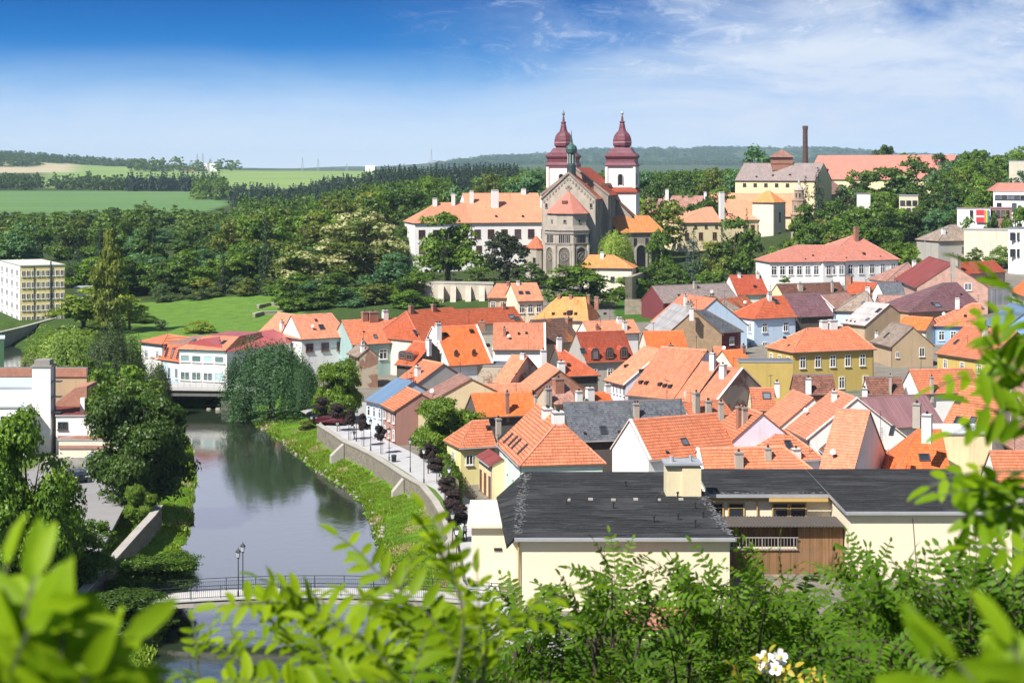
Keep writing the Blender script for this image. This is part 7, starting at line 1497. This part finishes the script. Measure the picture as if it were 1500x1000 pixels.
# ---- people
SKIN = plain('skin', (.52, .33, .24), .6, .05); HAIR = plain('dark_hair', (.03, .022, .018), .7, .1)
def person(p, face, label, shirt, legs, stride=.25, shorts=False, name='person'):
    """one skinned body, with clothing and hair as children"""
    r = thing(name, label, 'person', tuple(p)); sd = Vector((math.cos(face), math.sin(face), 0)); fw = Vector((-sd.y, sd.x, 0)); z = Vector((0, 0, 1)); J = {}
    def a(k, x, y, h): J[k] = Vector((0, 0, 0)) + sd * x + fw * y + z * h
    a('pel', 0, 0, .95); a('wst', 0, .01, 1.12); a('chest', 0, .02, 1.34); a('neck', 0, .02, 1.50); a('head', 0, .05, 1.62); a('crown', 0, .04, 1.73)
    for s, n_, st in ((-1, 'l', stride), (1, 'r', -stride)):
        a(n_ + 'hip', .10 * s, 0, .90); a(n_ + 'knee', .10 * s, st * .55 + .05, .49); a(n_ + 'ank', .10 * s, st, .09 + (.05 if st < 0 else 0)); a(n_ + 'toe', .12 * s, st + .17, .035)
        a(n_ + 'sho', .19 * s, .01, 1.42); a(n_ + 'elb', .25 * s, -st * .5 - .02, 1.13); a(n_ + 'wri', .25 * s, -st * 1.0 + .10, .91); a(n_ + 'han', .25 * s, -st * 1.05 + .15, .83)
    E = [('pel', 'wst'), ('wst', 'chest'), ('chest', 'neck'), ('neck', 'head'), ('head', 'crown')]
    for n_ in 'lr': E += [('pel', n_ + 'hip'), (n_ + 'hip', n_ + 'knee'), (n_ + 'knee', n_ + 'ank'), (n_ + 'ank', n_ + 'toe'), ('chest', n_ + 'sho'), (n_ + 'sho', n_ + 'elb'), (n_ + 'elb', n_ + 'wri'), (n_ + 'wri', n_ + 'han')]
    RAD = dict(pel=.135, wst=.12, chest=.145, neck=.055, head=.095, crown=.075, hip=.088, knee=.058, ank=.042, toe=.035, sho=.062, elb=.043, wri=.032, han=.035)
    def skin(nm, keys, edges, grow, mat, parent):
        me = bpy.data.meshes.new(nm); ix = {k: i for i, k in enumerate(keys)}; me.from_pydata([J[k] for k in keys], [(ix[x], ix[y]) for x, y in edges if x in ix and y in ix], []); o = bpy.data.objects.new(nm, me); COL.objects.link(o); o.parent = parent; me.materials.append(mat)
        md = o.modifiers.new('skin', 'SKIN'); sv = me.skin_vertices[0].data
        for k in keys: q = RAD.get(k, RAD.get(k[1:], .05)) * grow; sv[ix[k]].radius = (q, q)
        sv[0].use_root = True; o.modifiers.new('sub', 'SUBSURF').levels = 1; o.modifiers['sub'].render_levels = 2; return o
    keys = list(J); body = skin('body', keys, E, 1.0, SKIN, r)
    skin('shirt', ['chest', 'wst', 'lsho', 'lelb', 'rsho', 'relb', 'pel'], E, 1.14, shirt, body)
    tk = ['pel', 'lhip', 'lknee', 'rhip', 'rknee'] + ([] if shorts else ['lank', 'rank']); skin('trousers', tk, E, 1.16, legs, body)
    for n_ in 'lr':                                      # hands: palm with five bent fingers
        mb = MB(); w = J[n_ + 'han']; s = -1 if n_ == 'l' else 1
        for k, (off, L) in enumerate(((-.03, .07), (-.01, .08), (.01, .075), (.03, .06))):
            q = w + fw * off; m = q - z * L * .55; mb.tube(q, m, .010, .009, 5); mb.tube(m, m - z * L * .4 + sd * (-s * .018), .009, .007, 5)
        q = w + fw * .04 + z * .02; mb.tube(q, q + fw * .03 - z * .04, .011, .009, 5); o = mb.build('fingers', SKIN, None); o.parent = body
        fb = MB(); t0 = J[n_ + 'ank'] - z * .02 - fw * .06; fb.obox(t0 - sd * .045 - z * .065, sd * .09, fw * .27, z * .09); o = fb.build('shoe', FRAMED, None); o.parent = body
    hb = MB(); h = J['crown']; hb.lathe(h - fw * .015 - z * .10, [(.06, -.06), (.095, 0), (.10, .06), (.075, .125), (.02, .15)], 10); o = hb.build('hair', HAIR, None, smooth=True); o.parent = body
    nb = MB(); q = J['head'] + fw * .088; nb.tube(q + z * .03, q - z * .015 + fw * .018, .010, .016, 5); 
    for s in (-1, 1): nb.tube(J['head'] + sd * (.092 * s), J['head'] + sd * (.11 * s), .025, .02, 6)
    o = nb.build('nose_and_ears', SKIN, None); o.parent = body
    eb = MB()
    for s in (-1, 1): q = J['head'] + fw * .086 + sd * (.034 * s) + z * .02; eb.tube(q, q + fw * .012, .011, n=6)
    eb.obox(J['head'] + fw * .083 - z * .055 - sd * .025, sd * .05, fw * .008, z * .01); o = eb.build('face_features', HAIR, None); o.parent = body
    return r
p = P(519, 643, 3.05); person(p, 2.6, 'person in pale top and grey trousers walking on the far promenade', plain('cloth_pale', (.62, .60, .52), .9), plain('cloth_grey', (.28, .28, .27), .9))
p = P(681, 792, 3.05); person(p, .4, 'person in white shirt and dark trousers walking past the cream factory building', plain('cloth_white', (.78, .78, .77), .9), plain('cloth_dark', (.03, .03, .04), .9))
# ---- vehicles
def car(p, rz, label, paint, L=4.2, Wd=1.72, Hh=1.45, van=False):
    r = thing('parked_car', label, 'car' if not van else 'van', tuple(p)); r.rotation_euler = (0, 0, rz); WL[r.name] = Vector((0, 0, 0))
    prof = ([(-.5, .28), (-.5, .62), (-.47, .72), (-.22, .80), (-.08, 1.0), (.22, 1.0), (.40, .76), (.49, .68), (.5, .28)] if not van else [(-.5, .25), (-.5, .52), (-.40, .62), (-.27, 1.0), (.49, 1.0), (.5, .25)])
    mb = MB(); n = len(prof)
    for s in (-1, 1):
        q = [Vector((s * Wd / 2 * (.86 if z > .78 else 1.0), x * L, z * Hh)) for x, z in prof]; mb.poly(q if s < 0 else q[::-1])
    for i in range(n):
        j = (i + 1) % n; (x0, z0), (x1, z1) = prof[i], prof[j]; w0, w1 = (Wd / 2 * (.86 if z > .78 else 1) for z in (z0, z1)); mb.poly([(-w0, x0 * L, z0 * Hh), (w0, x0 * L, z0 * Hh), (w1, x1 * L, z1 * Hh), (-w1, x1 * L, z1 * Hh)][::-1])
    mb.build('body', paint, r)
    gb = MB(); w = Wd / 2 * .87 + .012
    for s in (-1, 1): q = [(s * w, -.17 * L, .81 * Hh), (s * w, -.08 * L, .96 * Hh), (s * w, .2 * L, .96 * Hh), (s * w, .33 * L, .80 * Hh)]; gb.poly(q if s < 0 else q[::-1])
    for (x0, z0, x1, z1) in ((-.21, .815, -.095, .985), (.385, .785, .235, .985)) if not van else ((-.39, .65, -.285, .97),): e = -.012 if x0 < 0 else .012; q = [(-Wd * .39, x0 * L + e, z0 * Hh + .015), (Wd * .39, x0 * L + e, z0 * Hh + .015), (Wd * .37, x1 * L + e, z1 * Hh + .012), (-Wd * .37, x1 * L + e, z1 * Hh + .012)]; gb.poly(q if x0 < 0 else q[::-1])
    gb.build('windows', glass('car_glass', (.02, .025, .03), .05), r)
    for sx in (-1, 1):
        for y in (-.31, .30):
            tb = MB(); tb.tube((sx * (Wd / 2 - .2), y * L, .31), (sx * (Wd / 2 + .01), y * L, .31), .31, n=14); t = tb.build('wheel', plain('tyre', (.02, .02, .02), .9), r); hb = MB(); hb.tube((sx * (Wd / 2 + .0), y * L, .31), (sx * (Wd / 2 + .025), y * L, .31), .19, n=10); hb.build('rim', GUTW, t)
        lb = MB(); lb.box(sx * Wd * .36 - .16, sx * Wd * .36 + .16, -.503 * L, -.495 * L, .50 * Hh, .60 * Hh); lb.build('headlight', LAMPG, r)
    return r
CARP = lambda n, c: plain('car_paint_' + n, c, .25, .03, 1, 0, spec=.6)
for px, py, rz, lab, pn, c, v in ((484, 622, 1.4, 'dark red car parked at the far end of the promenade', 'wine', (.08, .01, .015), False), (470, 614, 1.5, 'black car parked under the chestnut tree', 'black', (.012, .012, .014), False), (112, 704, .5, 'dark car parked half under the maple tree', 'navy', (.012, .014, .02), False), (137, 690, .1, 'grey van parked in front of the garage', 'grey', (.16, .19, .22), True)):
    p = P(px, py, 3.07); car(p, rz, lab, CARP(pn, c), van=v, L=4.4 if v else 4.1, Hh=1.9 if v else 1.42)
def pallets():
    p = P(160, 688, 3.07); r = thing('sack_stack', 'pale stack of wrapped sacks beside the garage', 'sacks', tuple(p))
    for k in range(5): mb = MB(); o = p + Vector((-.9 + .05 * (k % 2), 0, .02 + k * .52)); mb.obox(o, Vector((1.8, .1, 0)), Vector((-.05, 1.2, 0)), Vector((.02, .02, .48))); mb.build('sack', plain('sack_cloth', (.62, .55, .40), .9, .2), r)
    p = P(124, 691, 3.07); r = thing('white_crate', 'white crate standing left of the grey van', 'crate', tuple(p)); mb = MB(); mb.obox(p, Vector((1.0, 0, 0)), Vector((0, 1.0, 0)), Vector((0, 0, 1.1))); mb.build('box', W('white'), r); mb = MB(); mb.obox(p + Vector((-.05, -.05, 1.1)), Vector((1.1, 0, 0)), Vector((0, 1.1, 0)), Vector((0, 0, .1))); mb.build('lid', GUTW, r)
pallets()
def road_lamp():
    p = PY(1355, 372, 452); r = thing('road_lamp', 'tall grey road lamp beside the hill road', 'street lamp', (p.x, p.y, 13.5)); mb = MB(); mb.tube((p.x, p.y, 13), (p.x, p.y, 22.4), .11, .07, 8); mb.tube((p.x, p.y, 22.3), (p.x + 2.2, p.y, 22.6), .05, n=6); mb.build('post', GUTW, r); mb = MB(); mb.box(p.x + 2, p.x + 2.9, p.y - .15, p.y + .15, 22.5, 22.68); mb.build('lamp_head', GUTW, r)
    a = [P(1318, 388, 13.6), P(1330, 378, 14.4), P(1362, 362, 15.6)]; 
    wall_along('road_wall', 'pale concrete wall along the outer side of the hill road', [Vector((v.x, v.y, 14)) for v in a], .4, 11, 15.2, CONC, CONC)
road_lamp()
def terraces():
    for i, (pts, z) in enumerate((([(372, 462), (384, 458), (414, 457)], 4.7), ([(378, 449), (398, 444), (424, 452)], 6.2), ([(402, 438), (425, 437), (440, 444)], 7.6))):
        q = []
        for a, b in pts:
            zz = 4.0
            for _ in range(12): v = P(a, b, zz); zz = zt1(v.x, v.y) + .5
            q.append(P(a, b, zz))
        z = sum(v.z for v in q) / len(q) + .25; wall_along('terrace_wall', ['lowest grey stone terrace wall at the end of the meadow', 'middle curved grey stone terrace wall at the end of the meadow', 'uppermost grey stone terrace wall under the pale lindens'][i], q, .6, 2.5, z, W('ruin'), CONC)
terraces()
def yard_fence():
    a = P(920, 418, 9); b = P(968, 432, 8.6); r = thing('wire_fence', 'thin wire mesh fence on the grass before the ruined wall', 'fence', tuple(a)); mb = MB()
    for k in range(9): q = a.lerp(b, k / 8); mb.tube((q.x, q.y, 7), (q.x, q.y, 9.6), .05, n=5)
    for h in (8.4, 9.0, 9.5): mb.tube((a.x, a.y, h), (b.x, b.y, h), .025, n=4)
    mb.build('wire', GUTW, r)
yard_fence()
# ================================================================ locust branches close to the camera
FR = np.random.RandomState(31)
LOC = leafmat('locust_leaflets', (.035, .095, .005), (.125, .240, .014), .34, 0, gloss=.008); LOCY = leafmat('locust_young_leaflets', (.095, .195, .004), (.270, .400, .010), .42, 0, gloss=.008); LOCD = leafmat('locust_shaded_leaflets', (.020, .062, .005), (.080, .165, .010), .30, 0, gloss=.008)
STEM = plain('locust_stem', (.10, .115, .05), .8, .3, 6); STEMB = plain('locust_bark', (.075, .055, .04), .9, .3, 6)
TV = np.array([(0, 0, 0), (.33, 0, .03), (.68, 0, .04), (1, 0, -.02), (.28, .5, .10), (.68, .43, .11), (.28, -.5, .10), (.68, -.43, .11), (.09, .26, .04), (.09, -.26, .04), (.92, .20, .03), (.92, -.20, .03)])
TF = np.array([(0, 1, 8), (8, 1, 4), (1, 2, 5), (1, 5, 4), (2, 3, 10), (2, 10, 5), (0, 9, 1), (9, 6, 1), (1, 7, 2), (1, 6, 7), (2, 11, 3), (2, 7, 11)])
class Leaves:
    def __init__(s): s.B = []; s.A = []; s.N = []; s.L = []; s.W = []; s.T = []; s.mb = MB()
    def compound(s, p, d, up, L, pairs, ll, lw, droop=.5, tint=.5, rr=.0016, fold=0.0):
        """pinnate leaf: a curved stalk with paired oval leaflets and one at its end"""
        d = d / np.linalg.norm(d); side = np.cross(d, up); side /= np.linalg.norm(side); up = np.cross(side, d); pts = []
        for k in range(pairs + 2):
            f = k / (pairs + 1); pts.append(p + d * (L * f) - up * (droop * L * f * f) * .5 + side * (L * .04 * math.sin(f * 3)))
        for a, b in zip(pts, pts[1:]): s.mb.tube(a, b, rr, rr * .8, 4, caps=False)
        for k in range(1, pairs + 1):
            f = k / (pairs + 1); q = pts[k]; t = pts[k + 1] - pts[k - 1]; t /= np.linalg.norm(t); u = np.cross(side, t); sz = ll * (.72 + .38 * math.sin(math.pi * (f * .85 + .1))) * FR.uniform(.88, 1.1)
            for sg in (-1, 1):
                a = side * sg * FR.uniform(.82, 1.0) + t * FR.uniform(.18, .5) + u * (fold + FR.normal() * .16); n = u + FR.normal(size=3) * .22 - side * sg * fold * .8; s.add(q, a, n, sz, lw * sz / ll, tint)
        s.add(pts[-1], pts[-1] - pts[-2], up + FR.normal(size=3) * .2, ll, lw, tint)
    def add(s, q, a, n, L, W_, tint):
        a = a / np.linalg.norm(a); n = n - a * n.dot(a); n /= max(1e-6, np.linalg.norm(n)); s.B.append(q); s.A.append(a); s.N.append(n); s.L.append(L); s.W.append(W_); s.T.append(np.clip(tint + FR.normal() * .16, 0, 1))
    def build(s, root, mat, stem):
        B, A, N = map(np.array, (s.B, s.A, s.N)); C = np.cross(N, A); L, W_ = np.array(s.L)[:, None, None], np.array(s.W)[:, None, None]
        V = B[:, None] + A[:, None] * (TV[None, :, :1] * L) + C[:, None] * (TV[None, :, 1:2] * W_) + N[:, None] * ((TV[None, :, 2:] - .35 * TV[None, :, :1] ** 2 * .5) * L * .6)
        Fq = (TF[None] + (np.arange(len(B)) * len(TV))[:, None, None]).reshape(-1, 3)
        npmesh('leaves', V.reshape(-1, 3), Fq, mat, root, attrs={'tint': ('POINT', np.repeat(np.array(s.T), len(TV)))}, smooth=True)
        s.mb.build('stems', stem, root)
def np3(v): return np.array([v[0], v[1], v[2]], float)
def pix(px, py, Y): return np3(PY(px, py, Y))
def shoot(S_, a, c, b, n, L, pairs, ll, lw, tint, r0=.006, jitter=.6, lift=.35, droop=.5, fold=0.0, rr=.0016):
    """curved twig a-c-b carrying n alternate leaves"""
    P_ = lambda t: a * (1 - t) ** 2 + c * 2 * t * (1 - t) + b * t * t; ts = np.linspace(0, 1, 12)
    for t0, t1 in zip(ts, ts[1:]): S_.mb.tube(P_(t0), P_(t1), r0 * (1 - t0 * .75), r0 * (1 - t1 * .75), 5, caps=False)
    for k in range(n):
        t = (k + .6) / n; t = .12 + .88 * t; q = P_(t); g = P_(min(1, t + .02)) - P_(t - .02); g /= np.linalg.norm(g); r = np.cross(g, FR.normal(size=3)); r /= np.linalg.norm(r); r2 = np.cross(g, np.array([0, -.25, 1.0])); r2 /= max(1e-6, np.linalg.norm(r2))
        d = r2 * (1 if k % 2 else -1) * (1 - jitter * .5) + r * jitter + g * .55 + np.array([0, 0, lift]); up = np.array([0, -.35, 1.0]) + FR.normal(size=3) * .45
        S_.compound(q, d, up, L * FR.uniform(.75, 1.15), max(3, int(pairs + FR.randint(-1, 2))), ll * FR.uniform(.85, 1.12), lw, droop * FR.uniform(.3, 1.5), tint + FR.normal() * .08, rr, fold)
    S_.compound(b, b - P_(.93), np.array([0, -.4, 1.0]), L * .8, pairs - 1, ll * .85, lw * .85, droop, min(1, tint + .2), rr, fold)
def ground_stem(S_, p, r=.02):
    z = zt1(p[0], p[1]) - .1; q = np.array([p[0] + .05, p[1] + .05, z]); m = (p + q) / 2 + np.array([.06, .03, 0]); S_.mb.tube(q, m, r * 1.2, r, 6); S_.mb.tube(m, p, r, r * .6, 6)
def bush(name, label, prof, pxr, Yr, n, nl, tint, mat, bottom=1030, seed=1, Lc=.205, ll=.035, lw=.0145, pairs=8, dens=1.0):
    global FR; FR = np.random.RandomState(seed); S_ = Leaves(); ys = (Yr[0] + Yr[1]) / 2; cx_ = (pxr[0] + pxr[1]) / 2
    b0 = pix(cx_, bottom + 60, ys); r = thing(name, label, 'shrub', (b0[0], b0[1], zt1(b0[0], b0[1]))); roots = []
    nst = max(2, int((pxr[1] - pxr[0]) / 110))
    for k in range(nst):
        px = lerp(pxr[0], pxr[1], (k + .5) / nst); Y = FR.uniform(*Yr); t = float(np.interp(px, *zip(*prof))); p = pix(px + FR.uniform(-20, 20), lerp(t, bottom, .55), Y); ground_stem(S_, p, .016); roots.append(p); tip = pix(px + FR.uniform(-30, 30), t + 36, Y)
        shoot(S_, p, (p + tip) / 2 + FR.normal(size=3) * .04, tip, 9, Lc, pairs, ll, lw, tint + .12)
    for k in range(n):
        px = FR.uniform(*pxr); t = float(np.interp(px, *zip(*prof))); py = t + 40 + (bottom - t) * FR.uniform(0, 1) ** 1.15; Y = FR.uniform(*Yr); tip = pix(px, py, Y); rt = min(roots, key=lambda q: abs(q[0] - tip[0]) + FR.uniform(0, .2)); a = rt * .45 + tip * .55 + np.array([0, 0, -.14]) + FR.normal(size=3) * .05
        if np.linalg.norm(tip - a) > .75: a = tip + (a - tip) * .75 / np.linalg.norm(tip - a)
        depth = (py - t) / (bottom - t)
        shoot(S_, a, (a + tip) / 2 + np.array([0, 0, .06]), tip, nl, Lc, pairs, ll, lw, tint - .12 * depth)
    S_.build(r, mat, STEMB); return r
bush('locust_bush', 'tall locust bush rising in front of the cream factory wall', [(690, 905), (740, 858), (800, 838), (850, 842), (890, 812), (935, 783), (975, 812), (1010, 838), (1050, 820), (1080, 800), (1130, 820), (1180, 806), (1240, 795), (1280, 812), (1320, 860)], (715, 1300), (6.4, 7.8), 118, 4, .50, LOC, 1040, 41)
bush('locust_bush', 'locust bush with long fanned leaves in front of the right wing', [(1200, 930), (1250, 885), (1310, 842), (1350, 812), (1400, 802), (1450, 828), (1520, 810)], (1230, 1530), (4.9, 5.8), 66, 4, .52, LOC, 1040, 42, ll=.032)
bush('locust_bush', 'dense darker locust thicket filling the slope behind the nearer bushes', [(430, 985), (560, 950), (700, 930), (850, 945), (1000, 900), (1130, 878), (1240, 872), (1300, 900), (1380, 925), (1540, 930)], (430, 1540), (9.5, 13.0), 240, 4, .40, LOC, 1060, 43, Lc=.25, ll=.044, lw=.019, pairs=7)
def branch(name, label, shoots, mat, Lc, ll, lw, pairs, tint, seed, stemto, r0=.004, rr=.0014, **k):
    global FR; FR = np.random.RandomState(seed); S_ = Leaves(); a0 = pix(*stemto); r = thing(name, label, 'branch', (a0[0], a0[1], zt1(a0[0], a0[1]))); ground_stem(S_, a0, .014)
    for (a, c, b, n) in shoots:
        pa, pc, pb = pix(*a), pix(*c), pix(*b); S_.mb.tube(a0, pa, .010, r0, 6, caps=False); shoot(S_, pa, pc, pb, n, Lc, pairs, ll, lw, tint, r0, rr=rr, **k)
    S_.build(r, mat, STEM); return r
branch('locust_branch', 'bright young locust branch arching over the footbridge in the lower middle', [((590, 1015, 2.5), (540, 940, 2.5), (465, 900, 2.45), 6), ((640, 1010, 2.4), (600, 930, 2.4), (575, 880, 2.4), 4), ((660, 1010, 2.3), (690, 930, 2.3), (672, 865, 2.3), 3), ((560, 1025, 2.6), (500, 985, 2.6), (440, 955, 2.6), 5), ((700, 1020, 2.35), (715, 970, 2.35), (712, 925, 2.3), 3), ((520, 1050, 2.2), (480, 1025, 2.2), (440, 1010, 2.2), 4), ((620, 1040, 2.1), (600, 1005, 2.1), (570, 975, 2.1), 4), ((720, 1040, 2.6), (690, 1000, 2.6), (640, 950, 2.6), 5)], LOCY, .135, .038, .0135, 6, .45, 51, (600, 1100, 2.4), lift=.15, droop=.8)
branch('locust_branch', 'big blurred yellow green locust leaves in the lower left corner', [((10, 1080, 1.1), (10, 1010, 1.1), (20, 950, 1.1), 4), ((70, 1110, 1.1), (72, 1060, 1.1), (75, 1005, 1.1), 4), ((-40, 1060, 1.15), (-30, 1000, 1.15), (-20, 930, 1.15), 3), ((120, 1150, 1.15), (125, 1110, 1.15), (130, 1070, 1.15), 3)], LOCY, .055, .043, .0150, 3, .62, 52, (40, 1180, 1.1), lift=.5, jitter=.8)
branch('locust_branch', 'leafy locust branch hanging in from the right edge of the picture', [((1545, 690, 2.2), (1500, 690, 2.2), (1455, 690, 2.2), 3), ((1545, 560, 2.2), (1505, 550, 2.2), (1465, 548, 2.2), 3), ((1545, 470, 2.3), (1525, 465, 2.3), (1505, 462, 2.3), 2), ((1545, 740, 2.1), (1520, 735, 2.1), (1480, 725, 2.1), 3), ((1550, 640, 2.0), (1530, 630, 2.0), (1500, 625, 2.0), 3), ((1550, 830, 2.0), (1540, 828, 2.0), (1522, 820, 2.0), 1)], LOCY, .095, .040, .0150, 4, .25, 53, (1580, 900, 2.1), lift=.0, droop=.6)
branch('locust_branch', 'large blurred green locust leaves in the lower right corner', [((1490, 1150, 1.0), (1485, 1110, 1.0), (1470, 1075, 1.0), 3), ((1400, 1160, 1.0), (1395, 1130, 1.0), (1390, 1090, 1.0), 3), ((1550, 1130, 1.0), (1540, 1100, 1.0), (1530, 1060, 1.0), 3)], LOCY, .055, .044, .016, 3, .35, 54, (1470, 1180, 1.0), lift=.5)
branch('locust_sprig', 'small thin locust sprig standing over the water below the footbridge', [((300, 1010, 2.6), (290, 990, 2.6), (288, 968, 2.6), 2), ((400, 1010, 2.8), (370, 995, 2.8), (352, 975, 2.8), 2)], LOCY, .07, .024, .009, 4, .4, 55, (340, 1080, 2.7))
def flowers():
    c0 = PY(1128, 968, 5.9); r = thing('rose_bush', 'small wild rose with white blossoms and yellowing leaves among the locust leaves', 'shrub', (c0.x, c0.y, zt1(c0.x, c0.y))); g = np.random.RandomState(8); mb = MB(); yb = MB(); sb = MB(); z0 = zt1(c0.x, c0.y) - .1
    sb.tube((c0.x + .03, c0.y + .05, z0), c0, .012, .004, 6)
    for (px, py, s) in ((1126, 973, .034), (1142, 962, .026), (1118, 964, .024), (1136, 978, .022)):
        c = PY(px, py, 5.9 + g.uniform(-.05, .05)); sb.tube(c0 - Vector((0, 0, .15)), c, .004, .002, 4)
        f = Vector((g.normal() * .3, -1, .5 + g.normal() * .2)).normalized(); a = f.orthogonal().normalized(); b = f.cross(a)
        for k in range(5):
            an = k * 1.2566 + g.uniform(-.15, .15); d = a * math.cos(an) + b * math.sin(an); e = f.cross(d); t = c + d * s + f * s * .25
            mb.poly([c, c + d * s * .55 - e * s * .42 + f * s * .1, t - e * s * .38, t + d * s * .12, t + e * s * .38, c + d * s * .55 + e * s * .42 + f * s * .1])
        yb.lathe(c + f * .004, [(.006, -.004), (.005, .004)], 6)
    sb.build('stems', STEM, r); mb.build('blossom', plain('rose_petal', (.82, .80, .80), .6, .04), r); yb.build('stamens', plain('stamen_yellow', (.7, .5, .05), .7), r)
    S_ = Leaves()
    for (px, py) in ((1128, 998), (1160, 996), (1105, 985), (1150, 985), (1175, 1002), (1090, 1004)):
        p = pix(px, py, 5.9); S_.compound(p, np.array([g.normal(), -.3, .6]), np.array([0, -.5, 1.]), .10, 3, .034, .02, .4, .9)
    S_.build(r, leafmat('rose_leaves', (.12, .20, .02), (.55, .42, .04), .4, 0), STEM)
flowers()
# ================================================================ air
def haze():
    m = bpy.data.materials.new('summer_haze'); m.use_nodes = True; t = NT(m.node_tree); t.n.remove(t.n['Principled BSDF']); v = t.new('ShaderNodeVolumePrincipled')
    v.inputs['Color'].default_value = (.58, .81, 1.0, 1); v.inputs['Density'].default_value = HAZE_D; v.inputs['Anisotropy'].default_value = -.2
    t.l.new(v.outputs[0], t.n['Material Output'].inputs['Volume'])
    mb = MB(); mb.box(-9300, 9300, -200, 16300, -10, 185); o = mb.build('haze', m); o['kind'] = 'stuff'
HAZE_D = 0.48e-4
haze()
